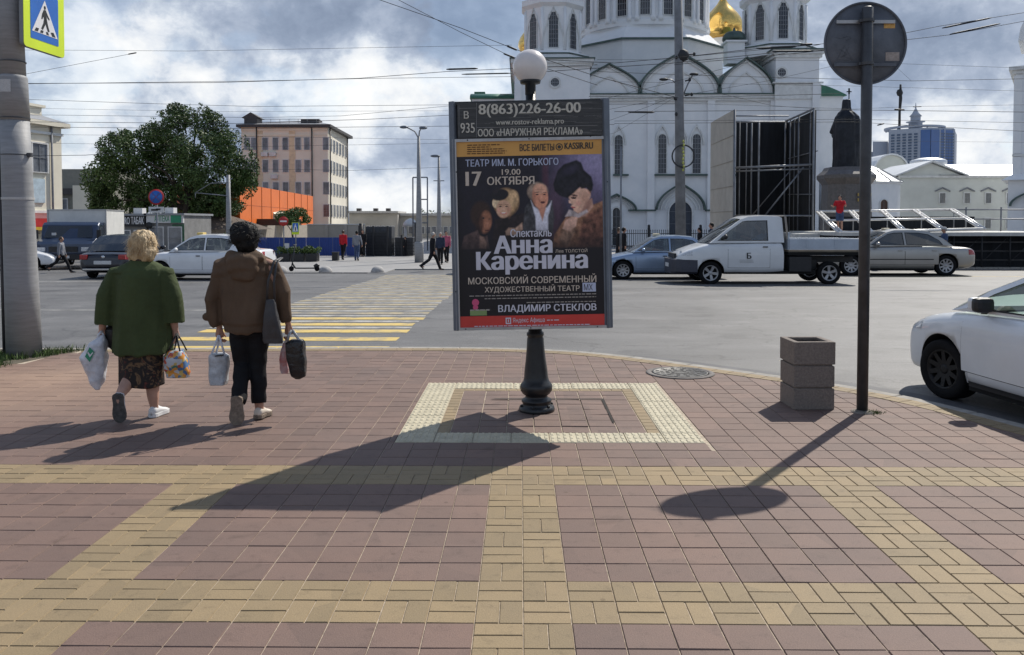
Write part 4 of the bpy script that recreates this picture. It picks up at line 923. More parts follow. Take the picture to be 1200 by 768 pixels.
def shoe(parent, heel, toe, up, w_, h_, mu, ms, sole=.022):
    """low shoe between a heel and a toe point on the sole line"""
    heel = Vector(heel); toe = Vector(toe); d = (toe-heel); L_ = d.length; d.normalize(); up = Vector(up); up = (up - d*up.dot(d)).normalized(); sd = d.cross(up)
    st = [(-.02, .35, .55), (.03, .75, .9), (.12, .85, 1.0), (.28, .80, 1.0), (.42, .82, .86), (.55, .95, .66), (.70, 1.05, .50), (.85, .98, .40), (.95, .72, .30), (1.01, .30, .18)]
    def mk(z0, hs, grow):
        rs = []
        for t_, wk, hk in st:
            c_ = heel + d*(t_*L_); r = []
            for j in range(14):
                a = 2*PI*j/14; x = math.cos(a)*w_/2*wk*grow; z = z0 + hs*(hk if hs > .03 else 1)*(.5+.5*math.sin(a)) if True else 0
                r.append(c_ + sd*(x*(1-.25*max(0, math.sin(a)) if hs > .03 else x/x if False else 1)) + up*z)
            rs.append(r)
        return rs
    m = MB(); m.rings(mk(sole*.5, h_, .96)); o = m.build('shoe', mu, parent)
    m = MB(); rs = []
    for t_, wk, hk in st:
        c_ = heel + d*(t_*L_); hw_ = w_/2*wk*1.05
        rs.append([c_ + sd*x + up*z for x, z in ((-hw_, .002), (-hw_*.9, 0), (0, 0), (hw_*.9, 0), (hw_, .002), (hw_, sole), (0, sole+.002), (-hw_, sole))])
    m.rings(rs, smooth=False); m.build('sole', ms, o)
    return o
def person(label, cat, pos, rz, H, top, legs, hair, skin=None, stride=.35, bend=.5, sleeves='long', voxel=.02, arms=((.12, .1, .2), (.12, -.1, .2)), skirt=None, coat=0, wide=1.0, group=None, lean=0, shoes=None, hat=None, sit=False, shorts=False, hairlen=0):
    s = H/1.72; root = thing('person', label, cat, pos, rz, group); skin = skin or m_skin
    J = {}
    a1, a2 = stride, -stride*.9
    for k, (sg, a, b) in enumerate(((-1, a1, bend*.3), (1, a2, bend))):
        hip = V3(sg*.085, 0, .90); kn = hip + V3(sg*.01, math.sin(a), -math.cos(a))*.42; an = kn + V3(0, math.sin(a-b), -math.cos(a-b))*.41; J[sg] = [hip, kn, an]
    dz = .085 - min(J[-1][2].z, J[1][2].z)
    for sg in J: J[sg] = [p + V3(0, 0, dz) for p in J[sg]]
    up = V3(0, 0, dz); ly = lean
    sh = {sg: V3(sg*.175*wide, ly*.9, 1.40)+up for sg in (-1, 1)}
    A = {}
    for sg, (o_, c_, e_) in zip((-1, 1), arms):
        el = sh[sg] + V3(sg*math.sin(o_), math.sin(c_), -math.cos(c_)*math.cos(o_)).normalized()*.28
        wr = el + V3(sg*math.sin(o_)*.5, math.sin(c_+e_), -math.cos(c_+e_)).normalized()*.25; A[sg] = [sh[sg], el, wr]
    S = lambda p: p*s
    nk = V3(0, ly*.95, 1.44)+up; hd = V3(0, ly*1.1+.02, 1.585)+up; pv = V3(0, 0, .95)+up
    b = MB()
    T = lambda mb, pts, rr, n=12, **k: mb.tube([S(p) for p in pts], [tuple(q*s for q in r) if hasattr(r, '__len__') else r*s for r in rr], n, **k)
    T(b, [V3(0, 0, .86)+up, pv, V3(0, ly*.4, 1.12)+up, V3(0, ly*.8, 1.32)+up, nk, V3(0, ly+.01, 1.50)+up], [(.12, .09), (.15, .10), (.125, .09), (.16*wide, .10), (.055, .055), (.05, .05)], 16)
    b.ball(S(hd), (.074*s, .094*s, .112*s), 16); b.ball(S(hd+V3(0, .09, -.02)), (.014*s, .02*s, .02*s), 8)
    for sg in (-1, 1):
        b.ball(S(hd+V3(sg*.075, -.005, -.01)), (.012*s, .02*s, .03*s), 8)
        T(b, [V3(sg*.06, 0, .92)+up] + limb_pts(*J[sg]), [.08, .085, .075, .055, .052, .036], 12)
        T(b, [J[sg][2], J[sg][2]+V3(0, .02, -.05), J[sg][2]+V3(0, .12, -.065)], [.038, .04, .028])
        T(b, [sh[sg]+V3(-sg*.06, 0, -.02)] + limb_pts(*A[sg]), [.05, .05, .042, .036, .032, .024], 10)
        h = A[sg][2]; dd = (A[sg][2]-A[sg][1]).normalized()
        hm = MB(); add_hand(hm, Vector((0, 0, 0)), dd, sg); o_ = len(b.v); b.add([tuple((Vector(v)+h)*s) for v in hm.v], hm.f, 0, True)
    body = fuse(b, 'body', skin, root, voxel*.8*s if voxel < .015 else .013, 2)
    # hair
    hb = MB(); hb.ball(S(hd+V3(0, -.018, .022)), (.086*s, .098*s, .108*s), 14); 
    if hairlen: hb.ball(S(hd+V3(0, -.05, -.06)), (.08*s, .06*s, (.10+hairlen)*s), 12)
    if hat: 
        h_ = MB(); h_.rings([[S(hd+V3(r*math.cos(a*PI/8), r*1.15*math.sin(a*PI/8), z)) for a in range(16)] for r, z in ((.092, .02), (.094, .06), (.08, .11), (.03, .13))]); h_.ball(S(hd+V3(0, .12, .035)), (.07*s, .07*s, .012*s), 10); h_.build('cap', hat, root)
    fuse(hb, 'hair', hair, root, .012, 1, lambda p: noise.noise(p*28)*.008)
    # top
    c = MB(); hem = .86-coat
    T(c, [V3(0, ly*.0, hem)+up, V3(0, 0, hem+.12)+up, V3(0, ly*.4, 1.12)+up, V3(0, ly*.8, 1.34)+up, V3(0, ly*.9, 1.425)+up, V3(0, ly*.95, 1.455)+up], [(.165*wide, .125), (.165*wide, .125), (.155*wide, .12), (.185*wide, .12), (.12, .085), (.062, .062)], 18)
    for sg in (-1, 1):
        w_ = A[sg][2]; e = A[sg][1]
        if sleeves == 'long': T(c, [sh[sg]+V3(-sg*.07, 0, -.03), sh[sg], sh[sg].lerp(e, .5), e, e.lerp(w_, .5), w_+(w_-e)*.02], [.07, .068, .06, .054, .048, .04], 12)
        else: T(c, [sh[sg]+V3(-sg*.07, 0, -.03), sh[sg], sh[sg].lerp(e, .5), sh[sg].lerp(e, .8)], [.07, .068, .064, .062], 12)
    fuse(c, 'jacket' if sleeves == 'long' else 'shirt', top, root, .016, 2, lambda p: noise.noise(Vector((p.x*14, p.y*14, p.z*6)))*.012)
    if not skirt:
        t_ = MB(); cut = .35 if shorts else 1
        T(t_, [V3(0, 0, .84)+up, V3(0, 0, .93)+up, V3(0, 0, 1.0)+up], [(.14, .11), (.15, .115), (.14, .11)], 16)
        for sg in (-1, 1):
            h_, k_, n_ = J[sg]
            if shorts: T(t_, [V3(sg*.06, 0, .93)+up, h_, h_.lerp(k_, .5), h_.lerp(k_, .95)], [.09, .10, .09, .088])
            else: T(t_, [V3(sg*.06, 0, .93)+up, h_, h_.lerp(k_, .5), k_, k_.lerp(n_, .5), n_+(n_-k_).normalized()*.02], [.09, .10, .088, .07, .066, .062])
        fuse(t_, 'trousers', legs, root, .016, 2, lambda p: noise.noise(p*12)*.008)
    for sg in (-1, 1):
        n_ = J[sg][2]; k_ = J[sg][1]; sd_ = (n_-k_).normalized(); fwd = Vector((0, 1, 0)); fwd = (fwd - sd_*fwd.dot(sd_)*.85).normalized()
        if n_.z < .12: fwd = V3(0, 1, 0)
        hl = n_ - fwd*.05 + sd_*.075; 
        hl.z = max(hl.z, .004); tt = hl + fwd*.26
        if tt.z < .004: tt.z = .004
        shoe(root, S(hl), S(tt), -sd_ if n_.z > .12 else (0, 0, 1), .095*s, .075*s, shoes or m_black, m_black)
    return root

# ---------------- the two women walking away in the foreground
m_coat = cloth('green_wool_coat', (.052, .070, .028), var=.14, scale=3, bscale=240); m_jack = cloth('brown_jacket_cloth', (.105, .068, .044), var=.10, scale=6, rough=.8)
m_blk = cloth('black_trouser_cloth', (.008, .008, .010), var=.2, rough=.8); m_sole_g = PM('grey_rubber_sole', (.085, .08, .075), rough=.8, var=.3, scale=30, bump=.6, bscale=120); m_sole_b = PM('beige_rubber_sole', (.22, .17, .13), rough=.8, var=.3, scale=30, bump=.6, bscale=120)
m_wshoe = PM('white_leather_shoe', (.66, .66, .66), rough=.5, var=.08, scale=10); m_cshoe = PM('cream_leather_shoe', (.60, .53, .45), rough=.5, var=.1, scale=10)
m_skirt = bpy.data.materials.new('patterned_skirt_cloth'); m_skirt.use_nodes = True; t = m_skirt.node_tree; b = t.nodes['Principled BSDF']; g = nd(t, 'ShaderNodeNewGeometry')
vo = nd(t, 'ShaderNodeTexNoise'); vo.inputs['Scale'].default_value = 9; vo.inputs['Detail'].default_value = 4; vo.inputs['Distortion'].default_value = 2.5; t.links.new(g.outputs['Position'], vo.inputs[0])
t.links.new(ramp(t, vo.outputs[0], [(.30, (.10, .022, .016)), (.40, (.012, .009, .009)), (.52, (.016, .011, .010)), (.60, (.17, .10, .05)), (.66, (.03, .014, .012)), (.74, (.20, .03, .02))]), b.inputs['Base Color']); b.inputs['Roughness'].default_value = .8
SW = 7.0/F
# woman in green
c1 = G(168, 489); L1 = thing('person', 'blonde woman in a green coat and patterned skirt walking away with shopping bags', 'woman', (c1.x, c1.y, 0), R(2)); L1.scale = (.955, .95, 1)
def ell_ring(z, rx, ry, cx=0, cy=0, n=28, sq=1.0): return [(cx+rx*math.copysign(abs(math.cos(2*PI*j/n))**sq, math.cos(2*PI*j/n)), cy+ry*math.copysign(abs(math.sin(2*PI*j/n))**sq, math.sin(2*PI*j/n)), z) for j in range(n)]
b = MB()
b.rings([ell_ring(z, rx, ry) for z, rx, ry in ((.5, .15, .11), (.75, .19, .14), (.95, .18, .13), (1.15, .18, .12), (1.27, .15, .09), (1.31, .07, .065), (1.36, .055, .055))])
hd1 = V3(.012, .02, 1.435)
b.ball(hd1, (.078, .098, .112), 18); b.ball(hd1+V3(0, .1, -.02), (.014, .02, .02), 8)
wl, wr = V3(-.362, .03, .745), V3(.275, .035, .742)
b.tube([V3(-.12, 0, 1.24), V3(-.20, 0, 1.22), V3(-.28, -.02, 1.0), V3(-.33, .0, .86), wl], [.06, .06, .048, .042, .03], 12)
b.tube([V3(.12, 0, 1.24), V3(.20, 0, 1.22), V3(.25, -.02, 1.0), V3(.27, .0, .86), wr], [.06, .06, .048, .042, .03], 12)
add_hand(b, wl, V3(-.12, .02, -1), -1, curl=1.25); add_hand(b, wr, V3(.08, .02, -1), 1, curl=1.25)
b.tube([V3(.08, 0, .6), V3(.085, .01, .42), V3(.088, -.012, .30), V3(.092, -.01, .18), V3(.095, 0, .10), V3(.095, .02, .05)], [.085, .062, .062, .05, .036, .034], 14)
b.tube([V3(-.07, 0, .6), V3(-.072, .03, .42), V3(-.085, -.06, .335), V3(-.098, -.15, .275), V3(-.104, -.215, .235), V3(-.104, -.235, .20)], [.085, .062, .060, .052, .038, .036], 14)
b.tube([V3(.095, .0, .06), V3(.10, .10, .045)], [.035, .03]); b.tube([V3(-.104, -.235, .21), V3(-.104, -.21, .1)], [.036, .03])
fuse(b, 'body', m_skin2, L1, .0065, 2)
hb = MB(); hb.ball(hd1+V3(0, -.02, .028), (.118, .118, .120), 18); hb.ball(hd1+V3(-.035, -.04, -.05), (.09, .085, .082), 14); hb.ball(hd1+V3(.045, -.04, -.045), (.085, .085, .085), 14); hb.ball(hd1+V3(.0, -.055, -.085), (.075, .055, .055), 12); hb.ball(hd1+V3(.02, -.02, .08), (.09, .09, .07), 12)
fuse(hb, 'hair', m_hair_b, L1, .008, 2, lambda p: noise.noise(Vector((p.x*34, p.y*34, p.z*11)))*.013 + noise.noise(Vector((p.x*80, p.y*80, p.z*20)))*.004)
hs = MB(); random.seed(11)
for _ in range(800):
    a = random.uniform(0, 2*PI); e = random.uniform(-.5, 1.3); o0 = hd1 + V3(.112*math.cos(a)*math.cos(e), -.02+.112*math.sin(a)*math.cos(e), .02+.125*math.sin(e)); out = (o0-hd1).normalized()
    tdir = (V3(random.gauss(0, .4), random.gauss(0, .4), -1) + out*random.uniform(.1, .9)).normalized(); l = random.uniform(.03, .075)
    p0 = o0; p1 = o0+tdir*l*.5+out*.006; p2 = o0+tdir*l; sw = out.cross(tdir).normalized()*.0022
    hs.add([p0-sw, p0+sw, p1+sw*.8, p1-sw*.8, p2], [(0, 1, 2, 3), (3, 2, 4)], 0, False)
hs.build('loose_strands', m_hair_b, L1, False)['kind'] = 'stuff'
c = MB()
c.rings([ell_ring(z, rx, ry, cx, cy) for z, rx, ry, cx, cy in ((.545, .262, .185, .005, 0), (.60, .264, .185, .005, 0), (.75, .258, .178, .005, 0), (.92, .250, .17, .004, 0), (1.08, .246, .165, .003, 0), (1.19, .250, .155, 0, 0), (1.25, .235, .135, 0, 0), (1.295, .175, .105, 0, 0), (1.325, .105, .085, 0, 0), (1.345, .07, .07, 0, 0))])
for sg, cuff, el in ((-1, V3(-.325, 0, .79), V3(-.29, -.015, 1.02)), (1, V3(.275, 0, .80), V3(.262, -.015, 1.02))):
    s0 = V3(sg*.14, 0, 1.22); s1 = V3(sg*.215, 0, 1.205)
    c.tube([s0, s1, s1.lerp(el, .5), el, el.lerp(cuff, .5), cuff], [.075, .082, .084, .086, .090, .088], 20)
def fold1(p):
    if p.z < 1.2 and abs(p.x) < .24: extra = .010*math.sin(p.x*38 + 2*noise.noise(Vector((p.x*4, p.y*4, p.z*2))))*min(1, (1.25-p.z)*1.6)
    else: extra = 0
    return extra + fold1b(p)
def fold1b(p):
    ph = noise.noise(Vector((p.x*6, p.y*4, p.z*1.2+5)))*.024 + noise.noise(Vector((p.x*15, p.y*15, p.z*2.5)))*.012
    return ph * (1.0 if p.z < 1.22 else .4) + .0025*noise.noise(p*40)
fuse(c, 'coat', m_coat, L1, .0085, 3, fold1)
sk = MB(); n = 44
sk.rings([[((.185+.006*math.sin(7*a+z*4)+(.60-z)*.02)*math.cos(a)-.01, (.14+.008*math.sin(6*a+1))*math.sin(a), z + (.012*math.sin(2*a+.5) if z < .3 else 0)) for a in [2*PI*j/n for j in range(n)]] for z in (.275, .29, .36, .45, .54, .62)]); sk.build('skirt', m_skirt, L1)
sc_ = MB(); sc_.rings([ell_ring(z, r, r*1.0) for z, r in ((1.318, .085), (1.335, .088), (1.352, .080), (1.362, .06))]); sc_.build('neck_scarf', m_skirt, L1)
shoe(L1, V3(.090, -.045, .005), V3(.125, .20, .005), (0, 0, 1), .098, .082, m_wshoe, m_wshoe, .03)
shoe(L1, V3(-.105, -.275, .245), V3(-.108, -.225, .006), (0, 1, .2), .104, .075, m_wshoe, m_sole_g, .024)
# woman in brown
c2 = G(292, 491); L2 = thing('person', 'dark haired woman in a brown hooded jacket and black trousers walking away', 'woman', (c2.x, c2.y, 0), R(1)); L2.scale = (.95, .93, 1)
b = MB(); hd2 = V3(-.03, .02, 1.51)
b.rings([ell_ring(z, rx, ry) for z, rx, ry in ((.80, .12, .10), (.95, .16, .12), (1.1, .15, .11), (1.3, .17, .11), (1.37, .14, .08), (1.40, .065, .06), (1.46, .05, .05))])
b.ball(hd2, (.078, .098, .115), 18); b.ball(hd2+V3(-.06, .085, -.02), (.014, .02, .02), 8); b.ball(hd2+V3(-.075, .0, -.02), (.012, .02, .03), 8); b.ball(hd2+V3(-.04, .05, -.075), (.045, .05, .045), 10)
w2l, w2r = V3(-.262, .03, .765), V3(.345, .03, .79)
b.tube([V3(-.12, 0, 1.32), V3(-.19, 0, 1.30), V3(-.312, -.03, 1.01), w2l], [.05, .05, .04, .026], 12); b.tube([V3(.12, 0, 1.32), V3(.19, 0, 1.30), V3(.29, -.03, 1.06), w2r], [.05, .05, .04, .026], 12)
add_hand(b, w2l, V3(.02, .02, -1), -1, curl=1.25); add_hand(b, w2r, V3(.06, .05, -1), 1, curl=1.25)
b.tube([V3(.07, 0, .85), V3(.075, .01, .46), V3(.09, 0, .09), V3(.095, .1, .05)], [.085, .06, .038, .03], 12); b.tube([V3(-.06, 0, .85), V3(-.05, .03, .46), V3(-.035, -.17, .24), V3(-.03, -.22, .15)], [.085, .045, .03, .025], 12)
fuse(b, 'body', m_skin, L2, .0065, 2)
hb = MB(); hb.ball(hd2+V3(.008, -.02, .025), (.128, .120, .112), 18); hb.ball(hd2+V3(.03, -.045, -.045), (.095, .085, .09), 14); hb.ball(hd2+V3(-.03, -.02, .07), (.095, .095, .065), 12); hb.ball(hd2+V3(.02, -.05, -.095), (.07, .05, .045), 12)
fuse(hb, 'hair', m_hair_d, L2, .008, 2, lambda p: noise.noise(Vector((p.x*26, p.y*26, p.z*9)))*.016 + noise.noise(Vector((p.x*75, p.y*75, p.z*15)))*.004)
hs = MB()
for _ in range(700):
    a = random.uniform(0, 2*PI); e = random.uniform(-.5, 1.4); o0 = hd2 + V3(.008+.122*math.cos(a)*math.cos(e), -.02+.112*math.sin(a)*math.cos(e), .02+.112*math.sin(e)); out = (o0-hd2).normalized()
    tdir = (V3(random.gauss(0, .7), random.gauss(0, .7), -.6) + out*random.uniform(.3, 1.1)).normalized(); l = random.uniform(.025, .07)
    p0 = o0; p1 = o0+tdir*l*.5+out*.008; p2 = o0+tdir*l; sw = out.cross(tdir).normalized()*.002
    hs.add([p0-sw, p0+sw, p1+sw*.8, p1-sw*.8, p2], [(0, 1, 2, 3), (3, 2, 4)], 0, False)
hs.build('loose_strands', m_hair_d, L2, False)['kind'] = 'stuff'
c = MB()
c.rings([ell_ring(z, rx, ry, cx) for z, rx, ry, cx in ((.735, .225, .165, .01), (.755, .232, .172, .01), (.80, .232, .17, .01), (.815, .245, .182, .01), (.92, .248, .18, .008), (1.08, .245, .17, .005), (1.22, .25, .155, 0), (1.31, .235, .13, 0), (1.35, .18, .11, 0), (1.385, .10, .085, 0), (1.41, .07, .07, 0))])
for sg, cuff, el in ((-1, V3(-.275, .01, .775), V3(-.315, -.03, 1.0)), (1, V3(.335, .02, .81), V3(.305, -.02, 1.06))):
    s0 = V3(sg*.14, 0, 1.30); s1 = V3(sg*.225, 0, 1.275)
    c.tube([s0, s1, s1.lerp(el, .5), el, el.lerp(cuff, .5), cuff.lerp(el, .12), cuff], [.068, .074, .070, .067, .062, .058, .045], 20)
c.ball((-.36, .0, .86), (.035, .03, .03), 10)
# hood lying on the back
c.ball((.0, -.135, 1.295), (.15, .075, .10), 18); c.ball((-.09, -.08, 1.36), (.085, .07, .05), 14); c.ball((.10, -.08, 1.36), (.085, .07, .05), 14); c.ball((.01, -.155, 1.225), (.11, .05, .06), 14)
def fold2(p):
    v = noise.noise(Vector((p.x*5+3, p.y*5, p.z*2.0)))*.024 + noise.noise(Vector((p.x*17, p.y*14, p.z*6+2)))*.012
    if p.z > 1.18 and p.y < -.05: v += .004*math.sin(p.z*70 + p.x*16*math.copysign(1, p.x))
    return v
fuse(c, 'jacket', m_jack, L2, .0085, 2, fold2)
c = MB(); c.rings([ell_ring(z, rx, ry) for z, rx, ry in ((.70, .16, .12), (.78, .175, .135), (.9, .17, .13))])
c.tube([V3(.07, 0, .80), V3(.085, .0, .62), V3(.082, .01, .46), V3(.085, .0, .28), V3(.088, -.005, .135)], [.098, .088, .074, .068, .064], 18)
c.tube([V3(-.07, 0, .80), V3(-.075, .0, .62), V3(-.062, .02, .46), V3(-.045, -.085, .33), V3(-.032, -.175, .225), V3(-.030, -.215, .185)], [.098, .088, .074, .069, .066, .062], 18)
fuse(c, 'trousers', m_blk, L2, .0085, 3, lambda p: noise.noise(Vector((p.x*10, p.y*10, p.z*14)))*.011)
shoe(L2, V3(.085, -.05, .01), V3(.12, .19, .005), (0, 0, 1), .10, .085, m_cshoe, m_sole_b, .03)
shoe(L2, V3(-.028, -.26, .235), V3(-.035, -.245, .004), (0, 1, .1), .115, .085, m_cshoe, m_sole_b, .026)

# ---------------- bags
m_plast = PM('white_plastic_film', (.60, .61, .66), rough=.35, var=.18, scale=12, bump=.6, bscale=35, coat=.2); m_plast2 = PM('grey_plastic_film', (.42, .44, .47), rough=.35, var=.25, scale=14, bump=.7, bscale=35, coat=.2)
m_green = PM('green_logo_print', (.02, .22, .12), rough=.5); m_dkbag = PM('black_leatherette', (.012, .012, .014), rough=.45, var=.3, scale=9, bump=.3); m_grbag = PM('dark_grey_leather', (.036, .034, .037), rough=.5, var=.25, scale=9, bump=.3); m_blkb = PM('black_plastic_film', (.012, .013, .016), rough=.25, var=.3, scale=10, bump=.9, bscale=30)
m_multi = bpy.data.materials.new('colourful_bag_print'); m_multi.use_nodes = True; t = m_multi.node_tree; b_ = t.nodes['Principled BSDF']; g = nd(t, 'ShaderNodeNewGeometry')
vo = nd(t, 'ShaderNodeTexVoronoi'); vo.inputs['Scale'].default_value = 34; t.links.new(g.outputs['Position'], vo.inputs[0]); sc2 = nd(t, 'ShaderNodeSeparateColor'); t.links.new(vo.outputs['Color'], sc2.inputs[0])
t.links.new(ramp(t, sc2.outputs[0], [(0, (.62, .27, .05)), (.18, (.42, .07, .04)), (.30, (.48, .50, .54)), (.50, (.07, .15, .30)), (.62, (.52, .38, .12)), (.74, (.34, .37, .42)), (.90, (.06, .17, .14))], 'CONSTANT'), b_.inputs['Base Color']); b_.inputs['Roughness'].default_value = .35
SG = lambda px, py, Y=None: W(px, py, Y or c1.y)
def bag(name, label, Y, rows, mat, depth=.07, handles=None, hm=None, hr=.006, wr_=.010, sq=.7, seed=0, closed_top=False):
    """rows: (py, x0, x1) outline of the bag in the photograph, built at distance Y with real depth"""
    top = W((rows[0][1]+rows[0][2])/2, rows[0][0], Y); root = thing(name, label, 'bag', top, 0)
    pts = []; R2 = []
    for i, (py, x0, x1) in enumerate(rows):
        a, b_ = W(x0, py, Y), W(x1, py, Y); pts.append((a.z-top.z, (a.x+b_.x)/2-top.x, (b_.x-a.x)/2))
    zs = np.linspace(0, len(pts)-1, len(pts)*5)
    rings = []
    for q in zs:
        i = min(int(q), len(pts)-2); f = q-i; z, cx, hw_ = (pts[i][k]*(1-f)+pts[i+1][k]*f for k in range(3)); dd = depth*min(1, (hw_/.06))*(.6+.4*math.sin(min(1, q/(len(pts)-1)*1.2+.1)*PI))
        if name == 'paper_carrier' or sq < .5: dd = depth
        r = ell_ring(z, hw_, dd, cx, 0, 30, sq)
        rings.append([Vector(p) + Vector((math.cos(2*PI*j/30), math.sin(2*PI*j/30), 0))*noise.noise(Vector((p[0]*22+seed, p[1]*22, p[2]*13)))*wr_ for j, p in enumerate(r)])
    m = MB(); m.rings(rings, cap=True); m.build('bag_body', mat, root)
    for h in (handles or []):
        m = MB(); m.tube([W(px, py, Y)-top + Vector((0, dy, 0)) for px, py, dy in h], hr, 8, flat=.5); m.build('handle', hm or mat, root)
    return root, top
Yb = c1.y
r1, tp = bag('plastic_bag', 'white plastic carrier bag with a green diamond in the blonde woman\'s left hand', Yb-.02, [(393, 116, 121), (400, 109, 123), (408, 101, 124), (418, 96.5, 125), (430, 98, 125), (440, 102, 123), (450, 107, 120), (457, 111, 117)], m_plast, .075, [[(113, 402, -.02), (117, 392, -.02), (119, 388, 0)], [(122, 404, .02), (120, 394, .02), (118.5, 388, 0)]], hr=.010, wr_=.016)
m = MB(); o_ = [(105, 407), (110.5, 413), (105, 424.5), (99.5, 418)]
m.add([W(x, y, Yb-.108)-tp for x, y in o_], [(0, 1, 2, 3)]); m.build('green_diamond', m_green, r1, False)
m = MB(); m.add([W(x, y, Yb-.112)-tp for x, y in ((102.2, 413.6), (103.4, 412.2), (105.5, 416), (108.8, 412.6), (109.3, 414), (105.2, 419)) ], [(0, 1, 2, 5), (5, 2, 3, 4)]); m.build('white_tick', m_plast, r1, False)
r2, _ = bag('shopping_bag', 'colourful printed shopping bag with black straps in the blonde woman\'s right hand', Yb-.02, [(411, 198, 216), (418, 194.5, 217.5), (428, 193.5, 220), (436, 194, 222), (442, 196, 221.5)], m_multi, .085, [[(199, 413, -.05), (204, 400, -.03), (207, 391, 0)], [(214, 412, -.05), (210, 400, -.03), (207.5, 391, 0)], [(201, 413, .05), (205, 400, .03), (207, 391, 0)], [(216, 412, .05), (211, 400, .03), (207.5, 391, 0)]], m_dkbag, .007, .014, .6)
r3, _ = bag('handbag', 'black handbag tucked between the green coat and the white plastic bag', Yb+.06, [(380, 128, 134), (386, 122, 138), (395, 119, 139), (404, 124, 140), (411, 132, 140)], m_dkbag, .05, [[(122, 390, 0), (116, 386, 0), (118, 392, -.02)]], m_dkbag, .008, .006)
Yb = c2.y
r4, _ = bag('plastic_bag', 'pale plastic bag with a boxy load in the dark haired woman\'s left hand', Yb-.02, [(414, 249, 262), (417, 246.5, 266.5), (424, 246, 267.5), (436, 246, 267), (446, 246.5, 266.5), (450.5, 248, 265)], m_plast2, .06, [[(249, 416, -.03), (253, 403, -.01), (256, 393, 0)], [(265, 416, -.03), (260, 403, -.01), (257, 393, 0)], [(252, 415, .03), (255, 403, .02), (256, 393, 0)]], m_plast, .009, .010, .45, 5)
m = MB(); m.bar(W(252, 417.5, Yb-.09)-_, W(262, 416, Yb-.09)-_, .012, .01); m.build('dark_product_edge', m_dkbag, r4)
r5, tp5 = bag('shoulder_bag', 'dark grey leather bag hanging from the shoulder of the dark haired woman', Yb-.14, [(351, 312, 322), (356, 311.5, 323), (372, 309.5, 326.5), (390, 308, 330), (399, 308, 332), (402.5, 310, 331)], m_grbag, .045, [[(312.5, 354, 0), (314, 330, .0), (320, 306, .03), (324, 303, .14)], [(322, 354, 0), (321, 330, .0), (323, 308, .03), (325, 303, .14)]], m_grbag, .010, .005, .55, 2)
r6, _ = bag('carrier_bag', 'black angular carrier bag in the dark haired woman\'s right hand', Yb-.02, [(398, 341, 355), (401, 335.5, 356.5), (412, 335.5, 357.5), (428, 338, 358.5), (436, 340, 359), (441, 341.5, 358), (444.5, 346, 352)], m_blkb, .055, [[(338, 400, -.03), (339, 393, -.02), (342, 387, 0)], [(353, 400, -.03), (347, 392, -.02), (342.5, 387, 0)]], m_plast2, .012, .008, .5, 9)
r7, _ = bag('plastic_bag', 'small white and red plastic bag behind the black angular carrier bag', Yb+.10, [(402, 331, 336), (410, 329, 336), (422, 327.5, 337), (432, 327.5, 338), (438, 330, 337)], PM('white_red_film', (.55, .50, .52), rough=.4, var=.3, scale=14, col2=(.42, .10, .10)), .04, [[(333, 404, 0), (338, 393, -.02), (341, 388, -.06)]], m_plast2, .008, .008)
# ================================================================== VEHICLES
m_tyre = PM('tyre_rubber', (.009, .009, .010), rough=.9, var=.2, scale=20, spec=.2); m_rim = PM('silver_rim', (.36, .36, .37), rough=.35, metal=.6, var=.1); m_rimb = PM('black_rim', (.007, .007, .008), rough=.5, var=.2, spec=.3)
m_well = PM('wheel_well_black', (.006, .006, .006), rough=.95, var=.1); m_trim = PM('black_plastic_trim', (.016, .016, .018), rough=.55, var=.2, scale=12); m_int = PM('dark_car_interior', (.022, .022, .024), rough=.9, var=.3, scale=6)
m_glass = glass_mat('car_glass', (.42, .46, .45), .10); m_glassd = glass_mat('tinted_car_glass', (.10, .11, .12), .08); m_glassn = glass_mat('clear_car_glass', (.62, .72, .68), .06)
m_head = PM('headlamp_lens', (.55, .56, .58), rough=.12, var=.3, scale=30, coat=.6); m_tail = PM('red_lamp_lens', (.35, .02, .02), rough=.15, var=.3, scale=30, coat=.6); m_plate = PM('number_plate_white', (.60, .60, .60), rough=.5, var=.15, scale=40); m_chrome = PM('chrome', (.6, .6, .6), rough=.15, metal=1, var=.05)
m_gap = PM('shut_line_black', (.012, .012, .012), rough=.8)
def paint(name, col, metal=.3): return PM(name, col, rough=.32, metal=metal, var=.06, scale=1.2, coat=.7)
WHEEL = {}
